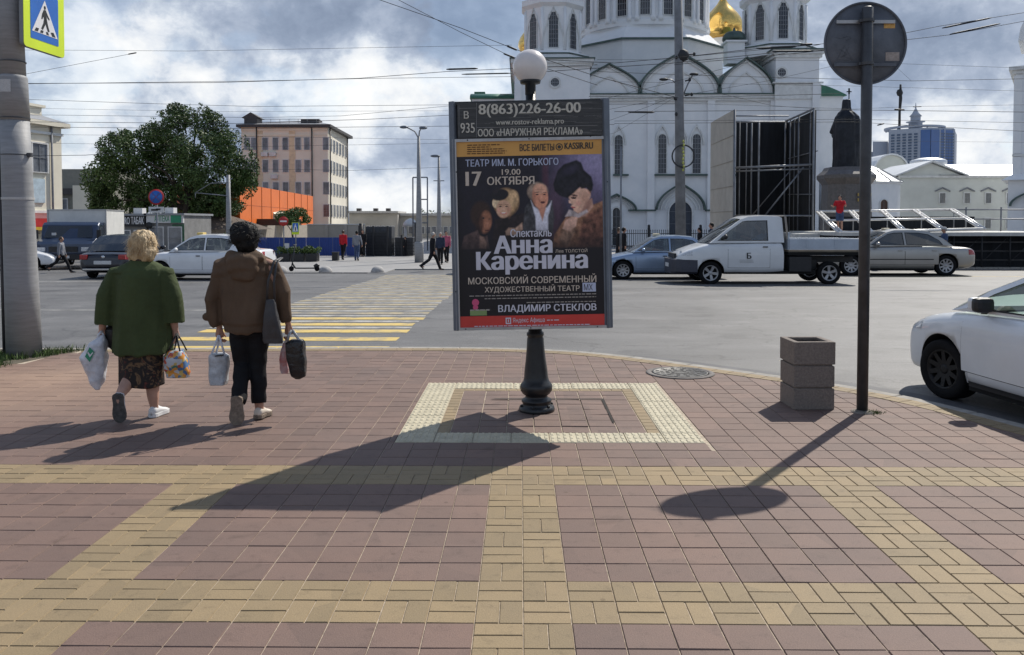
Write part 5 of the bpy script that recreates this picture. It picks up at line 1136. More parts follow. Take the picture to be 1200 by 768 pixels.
def wheel(parent, x, y, z, r, wd, rim, side, spokes=5, steer=0):
    key = (round(r, 3), rim.name, spokes, round(wd, 3))
    if key not in WHEEL:
        t_ = MB(); h = wd/2; rr = r*.66
        t_.lathe([(rr, -h*.85), (rr+.01, -h*.98), (r*.93, -h), (r*.985, -h*.85), (r, -h*.5), (r, h*.5), (r*.985, h*.85), (r*.93, h), (rr+.01, h*.98), (rr, h*.85)], 36, axis='y', cap=False)
        rm = MB(); rm.lathe([(rr+.002, -h*.9), (rr-.012, -h*.92), (rr-.03, -h*.6), (rr-.035, h*.7), (rr, h*.8)], 36, axis='y', cap=False)
        rm.lathe([(.001, -h*.72), (.03, -h*.74), (.052, -h*.68), (.06, -h*.5), (.06, 0)], 20, axis='y')
        dk = MB(); dk.lathe([(.001, -h*.30), (rr-.03, -h*.28), (rr-.03, 0), (.001, 0)], 30, axis='y')
        for k in range(spokes):
            a = 2*PI*k/spokes + .3; w0, w1 = .030, (.022 if spokes > 6 else .042)
            c_, s_ = math.cos(a), math.sin(a)
            def q(rad, off, yy): return (c_*rad - s_*off, yy, s_*rad + c_*off)
            rm.add([q(.04, -w0, -h*.66), q(.04, w0, -h*.66), q(rr-.02, w1, -h*.86), q(rr-.02, -w1, -h*.86), q(.04, -w0, -h*.4), q(.04, w0, -h*.4), q(rr-.02, w1, -h*.55), q(rr-.02, -w1, -h*.55)],
                   [(0, 3, 2, 1), (4, 5, 6, 7), (0, 1, 5, 4), (1, 2, 6, 5), (2, 3, 7, 6), (3, 0, 4, 7)])
        WHEEL[key] = (t_.mesh('tyre', m_tyre), rm.mesh('rim', rim), dk.mesh('brake_disc', m_well))
    e = bpy.data.objects.new('wheel', WHEEL[key][0]); C.objects.link(e); e.parent = parent; e.location = (x, y, z); e.rotation_euler = (random.uniform(0, 0), random.uniform(0, 6) if True else 0, (0 if side < 0 else PI) + steer)
    e.rotation_mode = 'ZYX' if False else 'XYZ'
    for nm, me in (('rim', WHEEL[key][1]), ('brake_disc', WHEEL[key][2])): link(nm, me, e)
    return e
def lerp_pts(P, x):
    if x <= P[0][0]: return P[0][1]
    for (a, va), (b, vb) in zip(P, P[1:]):
        if x <= b:
            t_ = (x-a)/(b-a) if b > a else 0; return va+(vb-va)*t_
    return P[-1][1]
def cat_pts(P, x):
    """smooth interpolation through points"""
    n = len(P)
    if x <= P[0][0]: return P[0][1]
    for i in range(n-1):
        if x <= P[i+1][0]:
            x0, y0 = P[i]; x1, y1 = P[i+1]; h = x1-x0; t_ = (x-x0)/h
            m0 = ((y1-P[i-1][1])/(x1-P[i-1][0]) if i > 0 else (y1-y0)/h); m1 = ((P[i+2][1]-y0)/(P[i+2][0]-x0) if i < n-2 else (y1-y0)/h)
            return (2*t_**3-3*t_**2+1)*y0+(t_**3-2*t_**2+t_)*h*m0+(-2*t_**3+3*t_**2)*y1+(t_**3-t_**2)*h*m1
    return P[-1][1]
SEC = [(0, 0), (.5, .0), (.86, .01), (.955, .05), (.985, .16), (.995, .34), (1.0, .52), (.997, .70), (.985, .83), (.955, .925), (.89, .975), (.70, 1.0), (.35, 1.012), (0, 1.016)]
def car(name, label, cat, pos, rz, D, group=None):
    """x forward (nose at +L/2), y left, z up from the road"""
    root = thing(name, label, cat, pos, rz, group)
    top, bot, wid = D['top'], D['bot'], D['wid']; xs0, xs1 = top[0][0], top[-1][0]; pm = D['paint']
    n = 90; xs = [xs0 + (xs1-xs0)*(.5-.5*math.cos(PI*i/n)) for i in range(n+1)]; rings = []
    for x in xs:
        zt, zb, w_ = cat_pts(top, x), cat_pts(bot, x), cat_pts(wid, x)
        half = [(y*w_, zb+(zt-zb)*z) for y, z in SEC]
        rings.append([(x, y, z) for y, z in half] + [(x, -y, z) for y, z in reversed(half[1:-1])])
    m = MB(); m.rings(rings, 0, True, True); me = m.mesh('body_raw', [pm, m_well])
    bo = bpy.data.objects.new('body_raw', me); C.objects.link(bo); cut = []
    wr = D['wr']; wcs = D['wheels']; trk = D['track']
    for x in wcs:
        for sg in (-1, 1):
            c_ = MB(); c_.lathe([(wr*D.get('arch', 1.15), trk-.26), (wr*D.get('arch', 1.15), 1.3)], 44, (x, 0, wr+.01), axis='y'); cm = c_.mesh('cut', [m_well, m_well])
            cm.polygons.foreach_set('material_index', [1]*len(cm.polygons))
            co = bpy.data.objects.new('cut', cm); C.objects.link(co); co.scale = (1, sg, 1); cut.append(co)
            md = bo.modifiers.new('b', 'BOOLEAN'); md.operation = 'DIFFERENCE'; md.object = co; md.solver = 'EXACT'; md.material_mode = 'INDEX'
    bpy.context.view_layer.update()
    bm_ = evalmesh(bo, 'body')
    for c_ in cut: bpy.data.objects.remove(c_)
    for p_ in bm_.polygons:            # faces lining the arch stay flat black
        p_.use_smooth = p_.material_index == 0
    body = link('body', bm_, root)
    def side_y(x, z):
        zt, zb, w_ = cat_pts(top, x), cat_pts(bot, x), cat_pts(wid, x); f = (z-zb)/(zt-zb)
        for (y0, z0), (y1, z1) in zip(SEC[3:], SEC[4:]):
            if f <= z1: return w_*(y0+(y1-y0)*max(0, (f-z0)/(z1-z0)))
        return w_*.7
    def side_patch(x0, x1, z0, z1, sg, off, mat, nm, parent, nx_=10, nz_=8, shape=None):
        vs, fs = [], []
        for i in range(nx_+1):
            for j in range(nz_+1):
                x = x0+(x1-x0)*i/nx_; a, b = (z0(x) if callable(z0) else z0), (z1(x) if callable(z1) else z1); z = a+(b-a)*j/nz_
                if shape: x, z = shape(x, z)
                vs.append((x, sg*(side_y(x, z)+off), z))
        for i in range(nx_):
            for j in range(nz_): a = i*(nz_+1)+j; fs.append((a, a+1, a+nz_+2, a+nz_+1))
        return MB().add(vs, fs, 0, True).build(nm, mat, parent)
    # greenhouse
    gp_ = D['green']                 # outer profile: (x,z,kind) front-bottom -> over the roof -> rear-bottom; kind of the strip that FOLLOWS
    zb = D['belt']; zr = max(p[1] for p in gp_); wb, wrf = D['wb'], D['wroof']
    def gy(x, z): t_ = max(0, min(1, (z-zb)/(zr-zb))); return (wb-(wb-wrf)*t_**1.25)*(1-.10*D.get('tap', 1)*max(0, abs(x-D.get('gc', 0))-1.0)**2)
    fine = []; kinds = []
    for (x0, z0, k0), (x1, z1, k1) in zip(gp_, gp_[1:]):
        for q in range(6): fine.append((x0+(x1-x0)*q/6, z0+(z1-z0)*q/6)); kinds.append(k0)
    fine.append(gp_[-1][:2]); S_ = [-1, -.92, -.75, -.5, -.25, 0, .25, .5, .75, .92, 1]
    def gsurf(i, s_):
        x, z = fine[i]; y = gy(x, z)*s_; t_ = max(0, min(1, (z-zb)/(zr-zb))); c_ = 1-s_*s_
        fx = (1 if x > D.get('gc', 0) else -1)
        return (x+fx*c_*.10*(1-t_), y, z + .035*c_*t_ - (0 if abs(s_) < 1 else .0))
    def strip_(idx, nm, mat, s0=0, s1=len(S_)-1, parent=root, lift=0):
        vs, fs = [], []
        for a in idx:
            for s_ in S_[s0:s1+1]: p_ = gsurf(a, s_); vs.append((p_[0], p_[1], p_[2]+lift))
        w_ = s1-s0+1
        for i in range(len(idx)-1):
            for j in range(w_-1): fs.append((i*w_+j, i*w_+j+1, (i+1)*w_+j+1, (i+1)*w_+j))
        return MB().add(vs, fs, 0, True).build(nm, mat, parent)
    runs = []; i = 0
    while i < len(kinds):
        j = i
        while j < len(kinds) and kinds[j] == kinds[i]: j += 1
        runs.append((kinds[i], i, j)); i = j
    gl = D.get('glass', m_glass)
    for k_, a, b in runs:
        idx = list(range(a, b+1)); 
        if k_ == 'w':  # glass with painted pillars either side
            strip_(idx, 'windscreen' if fine[a][0] > D.get('gc', 0) else 'rear_window', gl, 1, len(S_)-2)
            for s0, s1 in ((0, 1), (len(S_)-2, len(S_)-1)): strip_(idx, 'pillar', pm, s0, s1, lift=.002)
        else: strip_(idx, 'roof', pm)
    # side frames and windows
    wins = D['wins']; 
    outer = [p[:2] for p in gp_]; bel = D.get('beltcurve', lambda x: zb)
    def side_sheet(polyout, holes, sg, mat, nm):
        bmx = bmesh.new(); edges = []
        for loop in [polyout]+holes:
            vv = [bmx.verts.new((x, sg*gy(x, z), z)) for x, z in loop]
            edges += [bmx.edges.new((vv[q], vv[(q+1) % len(vv)])) for q in range(len(vv))]
        bmesh.ops.triangle_fill(bmx, edges=edges, use_beauty=True, use_dissolve=False); q_ = MB(); q_.frombm(bmx); return q_.build(nm, mat, root)
    for sg in (-1, 1):
        side_sheet(outer, wins, sg, pm, 'side_frame')
        for wn_ in wins:
            cx = sum(p[0] for p in wn_)/len(wn_); cz = sum(p[1] for p in wn_)/len(wn_)
            v = [(x, sg*(gy(x, z)-.012), z) for x, z in wn_]; f = MB().add(v, [tuple(range(len(v)))]).build('window', D.get('sglass', gl), root)
            q = MB(); inn_ = [(cx+(x-cx)*(1-.03/max(.05, abs(x-cx)+.02)*.9) if False else cx+(x-cx)*.965, cz+(z-cz)*.93) for x, z in wn_]
            nn_ = len(wn_); vs = [(x, sg*(gy(x, z)+.004), z) for x, z in wn_]+[(x, sg*(gy(x, z)+.002), z) for x, z in inn_]
            q.add(vs, [(a, (a+1) % nn_, (a+1) % nn_+nn_, a+nn_) for a in range(nn_)]); q.build('window_seal', m_trim, f)
    # interior
    q = MB(); gx0, gx1 = gp_[-1][0]+.15, gp_[0][0]-.15
    q.box(gx0, gx1, -wb+.1, wb-.1, zb-.10, zb-.03); q.build('interior', m_int, root)
    for sx in D.get('seats', []):
        for sy in (-.36, .36):
            q = MB(); q.box(sx-.07, sx+.07, sy-.22, sy+.22, zb-.2, zb+.17, c=.05); q.box(sx-.05, sx+.05, sy-.12, sy+.12, zb+.19, zb+.37, c=.04); q.build('seat', m_int, root)
    q = MB(); a = gp_[0][0]-.42; q.box(a-.06, a+.3, -wb+.12, wb-.12, zb-.05, zb+.035, c=.02); q.lathe([(.17, -.012), (.185, 0), (.17, .012)], 20, (0, 0, 0)) if False else None; q.build('dashboard', m_int, root)
    # doors
    for x0, x1 in D.get('doors', []):
        for sg in (-1, 1):
            zlo = D.get('sill', lambda x: cat_pts(bot, x)+.16); zhi = lambda x: cat_pts(top, x)-.045
            side_patch(x0-.007, x1+.007, lambda x: zlo(x)-.007, lambda x: zhi(x)+.007, sg, .0015, m_gap, 'door_gap', root)
            d_ = side_patch(x0, x1, zlo, zhi, sg, .005, pm, 'door', root)
            hx = x0+.13; hz = cat_pts(top, hx)-.14; y = side_y(hx, hz)
            q = MB(); q.box(hx-.07, hx+.07, min(sg*(y+.006), sg*(y+.035)), max(sg*(y+.006), sg*(y+.035)), hz-.014, hz+.014, c=.006); q.build('handle', D.get('handle', m_trim), d_)
    # mirrors
    if D.get('mirror'):
        mx_, mz_ = D['mirror']
        for sg in (-1, 1):
            y = gy(mx_, mz_); q = MB(); q.ball((mx_, sg*(y+.14), mz_), (.06, .11, .075), 14); q.bar((mx_, sg*y, mz_-.05), (mx_, sg*(y+.1), mz_-.03), .04); q.build('mirror', D.get('mirmat', pm), root)
    for sg in (-1, 1):
        for x in wcs: wheel(root, x, sg*trk, wr, wr, D.get('tw', .2), D['rim'], -1 if sg < 0 else 1, D.get('spokes', 5), D.get('steer', 0) if x == wcs[0] else 0)
    q = MB(); q.box(wcs[1]+wr+.05, wcs[0]-wr-.05, -trk-.06, trk+.06, cat_pts(bot, 0)-.03, cat_pts(bot, 0)+.08); q.box(xs0+.4, xs1-.4, -.5, .5, cat_pts(bot, 0)+.0, cat_pts(bot, 0)+.12); q.build('underside', m_well, root)
    for sg in (-1, 1):     # lamps laid on the body surface
        for key, mt in (('hl', m_head), ('tl', m_tail)):
            if key in D:
                x0, x1, z0, z1 = D[key]; side_patch(x0, x1, z0, z1, sg, .005, mt, 'headlight' if key == 'hl' else 'tail_light', root, 6, 4)
        if 'trimline' in D:
            z0, z1 = D['trimline']; side_patch(wcs[1]+wr*1.25, wcs[0]-wr*1.25, z0, z1, sg, .008, D.get('trimmat', m_trim), 'sill_trim', root, 10, 2)
    return root, dict(side_y=side_y, patch=side_patch, body=body, gy=gy)
def sedan(L_, H_, W_, belt=.93, hood=.80, nose=.62, tail=.88, gc=-.1, **k):
    h = L_/2
    D = dict(top=[(-h, .52), (-h+.03, .70), (-h+.10, tail-.06), (-h+.28, tail), (-h+.75, tail+.02), (-.9, belt), (.75, belt-.02), (1.0, belt-.03), (h-.75, hood), (h-.30, nose+.06), (h-.08, nose-.08), (h, nose-.2)],
             bot=[(-h, .40), (-h+.15, .28), (-h+.5, .22), (0, .20), (h-.5, .22), (h-.12, .24), (h, .34)],
             wid=[(-h, W_*.34), (-h+.05, W_*.42), (-h+.25, W_*.475), (-h+.8, W_/2), (0, W_/2), (h-.9, W_*.497), (h-.35, W_*.46), (h-.10, W_*.39), (h, W_*.26)],
             green=[(1.02, belt-.03, 'w'), (.72, belt+.20, 'w'), (.35, H_-.08, 'r'), (.10, H_-.01, 'r'), (-.5, H_, 'r'), (-.95, H_-.04, 'w'), (-1.35, belt+.22, 'w'), (-1.62, belt+.0, 'e')],
             belt=belt-.02, wb=W_/2*.93, wroof=W_/2*.68, wr=.31, wheels=(h-.88, -h+.98), track=W_/2-.115, gc=gc, seats=(.05, -.85), mirror=(.72, belt+.05), doors=[(-.12, .95), (-1.15, -.14)], spokes=9)
    b0 = belt+.025; t0 = H_-.085
    D['wins'] = [[(.90, b0), (.68, belt+.17), (.33, t0-.045), (.12, t0), (-.14, t0+.005), (-.14, b0)], [(-.20, b0), (-.20, t0+.005), (-.62, t0), (-.92, t0-.05), (-1.22, belt+.17), (-1.32, b0)]]
    D['hl'] = (h-.38, h-.10, lambda x: nose-.06-.0*(h-x), lambda x: nose+.035+.10*(h-.10-x)); D['tl'] = (-h+.05, -h+.30, tail-.22, tail-.06)
    D.update(k); return D
# --- silver taxi-like sedan behind the pickup (nose to the left)
def ground_at(px, py): p = RG(px, py); return p
p1 = ground_at(733, 327.5)
silver = paint('silver_metallic_paint', (.36, .39, .43), .6); beige = paint('champagne_metallic_paint', (.36, .345, .32), .6); whitep = paint('white_car_paint', (.72, .73, .75), 0); darkp = paint('dark_blue_metallic_paint', (.012, .014, .022), .3); skyp = paint('light_blue_metallic_paint', (.25, .33, .46), .55)
T1 = sedan(4.5, 1.44, 1.76, paint=skyp, rim=m_rim, hl=(1.9, 2.15, .55, .68))
z1 = gz(p1.y+.4)
cr1, _ = car('parked_car', 'light blue sedan with a small roof lamp, half hidden behind the white pickup', 'car', (p1.x+1.37, p1.y+.85, z1), PI+R(1), T1, 'cars on the street')
k1 = 50/(1.46*F/(p1.y+.85)); cr1.scale = (k1*1.02, k1, k1)
q = MB(); q.box(.05, .25, -.16, .16, 1.435, 1.52, c=.03); q.build('roof_lamp', PM('cream_lamp', (.62, .55, .38), rough=.4), cr1)
q = MB(); 
for _ in range(14): q.ball((random.uniform(.15, .75), .52+random.uniform(-.05, .1), .95+random.uniform(0, .07)), (.06, .05, .03), 8)
q.build('red_flowers', PM('red_dash_cloth', (.50, .02, .03), rough=.7, var=.3, scale=20), cr1)
# --- champagne sedan on the right, nose to the left
p2 = ground_at(1105, 323); p2b = ground_at(1030, 323)
ys2 = p2.y+.85; S2 = sedan(4.75, 1.42, 1.82, paint=beige, rim=m_rim, wr=.32, glass=m_glassd, trimline=(.50, .53), trimmat=m_trim, handle=beige)
k2 = 52/(1.42*F/ys2); cr2, _ = car('parked_car', 'champagne silver sedan with dark windows standing behind the flatbed in the road', 'car', (0, 0, 0), PI-R(1.0), S2, 'cars on the street')
xr = W(1105, 320, p2.y).x; cr2.scale = (k2, k2, k2); cr2.location = (xr-(4.75/2-.98)*k2, ys2, gz(ys2))
q = MB(); q.box(.0, .2, -.1, .1, 1.42, 1.47, c=.02); q.build('roof_lamp', PM('cream_lamp', (.6, .5, .3)), cr2)
# --- white high sedan with a yellow roof lamp (nose left) behind the women
p3 = ground_at(222, 328.5); ys3 = p3.y+.85
S3 = sedan(4.35, 1.52, 1.74, belt=.98, hood=.92, nose=.72, tail=1.02, paint=whitep, rim=m_rim)
S3['wins'] = [[(.86, 1.01), (.70, 1.14), (.36, 1.37), (.10, 1.42), (-.16, 1.425), (-.16, 1.01)], [(-.22, 1.01), (-.22, 1.425), (-.70, 1.42), (-.98, 1.37), (-1.10, 1.22), (-1.02, 1.05), (-.95, 1.01)]]
k3 = 52/(1.52*F/ys3); cr3, _ = car('taxi', 'white sedan with a yellow roof lamp passing behind the two women', 'car', (0, 0, 0), PI, S3, 'cars on the street')
cr3.scale = (k3, k3, k3); cr3.location = (W(200, 320, ys3).x+1.30*k3, ys3, gz(ys3))
q = MB(); q.box(.10, .32, -.17, .17, 1.515, 1.60, c=.03); q.build('roof_lamp', PM('yellow_lamp', (.65, .48, .14), rough=.4), cr3)
# --- dark sedan seen from behind on the left
p4 = ground_at(121, 327); S4 = sedan(4.4, 1.45, 1.72, paint=darkp, rim=m_rim, glass=m_glassd)
k4 = 61/(1.72*F/p4.y)*1.0; cr4, f4 = car('parked_car', 'dark sedan seen from behind with red tail lights, left of the blonde woman', 'car', (0, 0, 0), PI/2+R(4), S4, 'cars on the street')
cr4.scale = (k4,)*3; cr4.location = (W(121, 327, p4.y).x-.1, p4.y+2.2, gz(p4.y+1))
q = MB(); q.box(-2.235, -2.19, -.28, .28, .50, .62, c=.01); q.build('number_plate', m_plate, cr4)
q = MB(); q.lathe([(.06, -2.19), (.06, -2.175), (.04, -2.17)], 16, (0, 0, .74), axis='x'); q.build('boot_emblem', m_chrome, cr4)
for sg in (-1, 1):
    q = MB(); q.box(-2.215, -2.15, min(sg*.50, sg*.74), max(sg*.50, sg*.74), .66, .82, c=.02); q.build('tail_light', m_tail, cr4)
q = MB(); q.box(-2.20, -2.1, -.66, .66, .30, .36, c=.01); q.build('bumper_strip', m_chrome, cr4)
# --- white hatchback parked at the right edge
rim_d = m_rimb
S5 = sedan(4.4, 1.48, 1.80, belt=.99, hood=.95, nose=.74, paint=paint('pearl_white_paint', (.72, .74, .76), 0), rim=rim_d, wr=.315, spokes=10, arch=1.17, glass=m_glassn, handle=m_chrome, steer=R(6), tw=.21, mirmat=m_trim)
S5['top'] = [(-2.2, .60), (-2.15, .8), (-2.0, 1.0), (-1.7, 1.03), (-.9, 1.02), (.75, .985), (1.05, .965), (1.5, .90), (1.82, .81), (2.03, .70), (2.14, .58), (2.2, .48)]
S5['green'] = [(1.25, .955, 'w'), (.80, 1.20, 'w'), (.32, 1.42, 'r'), (.10, 1.47, 'r'), (-.5, 1.48, 'r'), (-1.2, 1.43, 'w'), (-1.7, 1.25, 'w'), (-1.95, 1.02, 'e')]
S5['wins'] = [[(1.02, 1.00), (.74, 1.165), (.30, 1.37), (.12, 1.40), (-.16, 1.405), (-.16, 1.01)], [(-.22, 1.01), (-.22, 1.405), (-.72, 1.39), (-1.1, 1.34), (-1.30, 1.15), (-1.3, 1.03)]]
S5['doors'] = [(-.18, 1.0), (-1.15, -.20)]; S5['mirror'] = None; S5['hl'] = (1.70, 2.06, lambda x: .66+.10*(2.06-x), lambda x: .72+.36*(2.06-x)); S5['trimline'] = (.22, .27)
fw = G(1103, 467, -.07)
ang = PI/2 + R(7)
cr5s = .935
fx_ = Vector((math.cos(ang), math.sin(ang))); lx_ = Vector((-math.sin(ang), math.cos(ang)))
# place so that the front left wheel's outer foot is at fw
off = fx_*S5['wheels'][0] + lx_*(S5['track']+.09)
cr5, f5 = car('parked_car', 'white car with black wheels parked at the kerb on the right edge', 'car', (fw.x-off.x, fw.y-off.y, -.07), ang, S5, 'cars on the street'); cr5.scale = (1, 1, .915)
for sg in (-1, 1):
    q = MB(); y = f5['gy'](.95, 1.02)
    q.box(.60, .71, min(sg*(y+.03), sg*(y+.205)), max(sg*(y+.03), sg*(y+.205)), .995, 1.145, c=.048); q.bar((.78, sg*(y-.01), 1.02), (.66, sg*(y+.10), 1.01), .05, .06); mo = q.build('mirror', m_trim, cr5)
    q = MB(); q.box(.68, .765, min(sg*(y+.04), sg*(y+.198)), max(sg*(y+.04), sg*(y+.198)), 1.005, 1.14, c=.035); q.build('mirror_cap', S5['paint'], mo)
    q = MB(); q.add([(1.02, sg*(f5['gy'](1.02, 1.0)+.006), 1.0), (.80, sg*(f5['gy'](.8, 1.0)+.006), 1.0), (.80, sg*(f5['gy'](.8, 1.12)+.006), 1.13)], [(0, 1, 2)]); q.build('mirror_triangle', m_trim, cr5)
# --- a white car's front just past the poster box, and one at the left edge
p6 = ground_at(528, 323)
k6, _ = car('parked_car', 'small white car mostly hidden behind the poster box', 'car', (p6.x+2.1, p6.y+1.2, gz(p6.y)), PI, sedan(4.2, 1.45, 1.7, paint=whitep, rim=m_rim), 'cars on the street')
p7 = ground_at(36, 317)
k7, _ = car('parked_car', 'white car mostly hidden behind the big mast on the left', 'car', (p7.x-1.3, p7.y+.6, gz(p7.y)), R(8), sedan(4.3, 1.45, 1.7, paint=whitep, rim=m_rim), 'cars on the street')

# --- white single cab pickup with a dropside bed, nose to the left
pv = ground_at(830, 333); yv_ = pv.y+.9; PK = dict(paint=paint('dusty_white_van_paint', (.62, .635, .65), 0), rim=m_rim, wr=.33, spokes=5, tw=.21, track=.80, arch=1.16)
# local metres from the photograph: scale at its near side
sv = pv.y/F
PK['wheels'] = (1.55, -2.0); wbpx = (970-832)*sv; print('pickup wheelbase', wbpx, pv)
kv = 78.5/(1.98*F/yv_); PK['wheels'] = (1.60, 1.60-wbpx/kv)
PK['top'] = [(-.46, 1.06), (-.42, 1.20), (-.2, 1.22), (1.0, 1.20), (1.45, 1.20), (1.75, 1.14), (2.1, 1.03), (2.36, .92), (2.50, .80), (2.56, .66)]
PK['bot'] = [(-.46, .36), (0, .33), (1, .33), (2.2, .34), (2.56, .42)]
PK['wid'] = [(-.46, .93), (-.3, .95), (1.5, .95), (2.05, .92), (2.35, .84), (2.50, .72), (2.56, .6)]
PK['green'] = [(1.62, 1.18, 'w'), (1.15, 1.55, 'w'), (.72, 1.86, 'r'), (.52, 1.93, 'r'), (.1, 1.955, 'r'), (-.36, 1.94, 'r'), (-.44, 1.90, 'w'), (-.47, 1.2, 'e')]
PK['belt'] = 1.19; PK['wb'] = .91; PK['wroof'] = .76; PK['gc'] = .3; PK['tap'] = .2; PK['seats'] = (-.02,)
PK['wins'] = [[(1.42, 1.25), (1.05, 1.55), (.68, 1.80), (.54, 1.82), (-.02, 1.83), (-.02, 1.25)]]
PK['doors'] = [(-.06, 1.12)]; PK['hl'] = (2.12, 2.42, lambda x: .82, lambda x: .94+.10*(2.42-x)); PK['mirror'] = (1.22, 1.36); PK['mirmat'] = m_trim
kv = 78.5/(1.98*F/yv_)
van, fv = car('pickup_truck', 'white single cab pickup with an empty dropside flatbed driving to the left', 'truck', (0, 0, 0), PI, PK)
van.scale = (kv,)*3; van.location = (W(832, 320, pv.y).x + 1.60*kv, yv_, gz(yv_))
q = MB(); rs = []
for x, w_ in ((1.98, .945), (2.2, .93), (2.42, .86), (2.56, .76), (2.66, .60), (2.68, .4)): rs.append([(x, y*w_, z) for y, z in ((-1, .36), (-1, .50), (-.985, .70), (-.9, .72), (.9, .72), (.985, .70), (1, .50), (1, .36), (.9, .30), (-.9, .30))])
q.rings(rs, 0, True, False); q.build('front_bumper', PM('dark_blue_grey_bumper', (.035, .038, .055), rough=.5, var=.15), van)
q = MB(); q.box(2.50, 2.57, -.5, .5, .74, .88, c=.02); q.build('grille', m_trim, van)
q = MB(); q.box(2.672, 2.69, -.26, .26, .48, .59); q.build('number_plate', m_plate, van)
bedz0, bedz1 = .99, 1.31; bx_a, bx_b = -.60, PK['wheels'][1]-.95
for nm, dims in (('side_board', (bx_b, bx_a, .93, .975, bedz0, bedz1)), ('side_board.001', (bx_b, bx_a, -.975, -.93, bedz0, bedz1)), ('tail_board', (bx_b-.03, bx_b+.02, -.93, .93, bedz0, bedz1)), ('front_board', (bx_a-.02, bx_a+.03, -.93, .93, bedz0, bedz1+.18))):
    q = MB(); a, b, c_, d, e, f = dims; q.box(a, b, c_, d, e, f, c=.008)
    if 'side' in nm:
        for zz_ in (1.09, 1.20): q.box(a+.02, b-.02, c_-.004, d+.004, zz_-.006, zz_+.006)
        for xx in (-1.1, -1.9, -2.6): q.box(xx-.03, xx+.03, c_-.01, d+.01, e+.05, f-.03)
    q.build(nm.split('.')[0], PM('dropside_aluminium', (.40, .45, .52), rough=.45, metal=.3, var=.08), van)
q = MB(); q.box(bx_b, bx_a, -.93, .93, .93, .985); q.build('bed_floor', PM('bed_plywood', (.20, .17, .13), rough=.8), van)
q = MB(); q.box(bx_b+.1, bx_a+.1, .30, .42, .62, .78); q.box(bx_b+.1, bx_a+.1, -.42, -.30, .62, .78); q.build('chassis_rail', m_trim, van)
q = MB(); q.box(-1.25, -.62, -.92, -.55, .36, .80, c=.03); q.box(-1.25, -.62, .55, .92, .36, .80, c=.03); q.box(-1.5, -.66, -.6, .6, .42, .7); q.build('tool_box', m_trim, van)
q = MB(); q.box(bx_b, bx_a, -.95, .95, .84, .928); q.build('bed_crossmembers', m_well, van)
for sg in (-1, 1):
    q = MB(); q.bar((bx_a+.02, sg*.88, 1.3), (bx_a+.10, sg*.88, 1.96), .045); q.build('rack_post', PM('rack_steel', (.30, .27, .24), rough=.6), van)
q = MB(); q.bar((bx_a+.10, -.9, 1.96), (bx_a+.10, .9, 1.96), .04); q.build('rack_bar', MATS['rack_steel'], van)
# the pictorial letter on the door
lt = lettering('Б', (.60, 0, 0), (-1, 0, 0), (0, 0, 1), .13, .17, m_trim, van, .03, 'door_letter'); lt.location = (0, .975, .74)
q = MB()
for k in range(3): q.box(.42-k*.01, .80, .9625, .9655, .70-k*.035, .708-k*.035)
q.build('door_small_print', PM('faint_grey_print', (.28, .29, .30)), van)
# driver
dr = MB(); dr.ball((.12, .34, 1.58), (.09, .08, .12), 12); dr.tube([(.0, .34, 1.1), (.0, .34, 1.3), (.05, .34, 1.42), (.1, .34, 1.52)], [.2, .2, .1, .05], 12); dr.tube([(.05, .5, 1.36), (.2, .55, 1.2), (.5, .45, 1.28)], [.055, .05, .04])
drv = thing('person', 'driver in a blue shirt at the wheel of the white pickup', 'driver', van.location, PI); drv.scale = van.scale
b = MB(); b.tube([(.02, -.0+.36, 1.05), (.0, .36, 1.35), (.06, .36, 1.46), (.1, .36, 1.56)], [.14, .15, .06, .05], 12); b.ball((.12, .36, 1.66), (.095, .075, .115), 14); b.tube([(.02, .52, 1.38), (.2, .56, 1.22), (.52, .44, 1.34)], [.05, .045, .035]); b.tube([(.02, .2, 1.38), (.2, .18, 1.22), (.52, .28, 1.34)], [.05, .045, .035]); b.ball((.56, .43, 1.36), (.05, .04, .045), 8); b.ball((.56, .29, 1.36), (.05, .04, .045), 8)
fuse(b, 'body', m_skin, drv, .012, 2)
b = MB(); b.tube([(.02, .36, 1.03), (.0, .36, 1.25), (.0, .36, 1.40), (.04, .36, 1.46)], [.20, .21, .18, .08], 14); b.tube([(.0, .52, 1.38), (.2, .56, 1.22), (.34, .52, 1.27)], [.07, .06, .055]); b.tube([(.0, .2, 1.38), (.2, .18, 1.22), (.34, .22, 1.27)], [.07, .06, .055]); fuse(b, 'shirt', cloth('light_blue_shirt', (.12, .24, .42)), drv, .014, 2)
b = MB(); b.ball((.10, .36, 1.69), (.10, .085, .10), 12); b.build('hair', m_hair_d, drv)

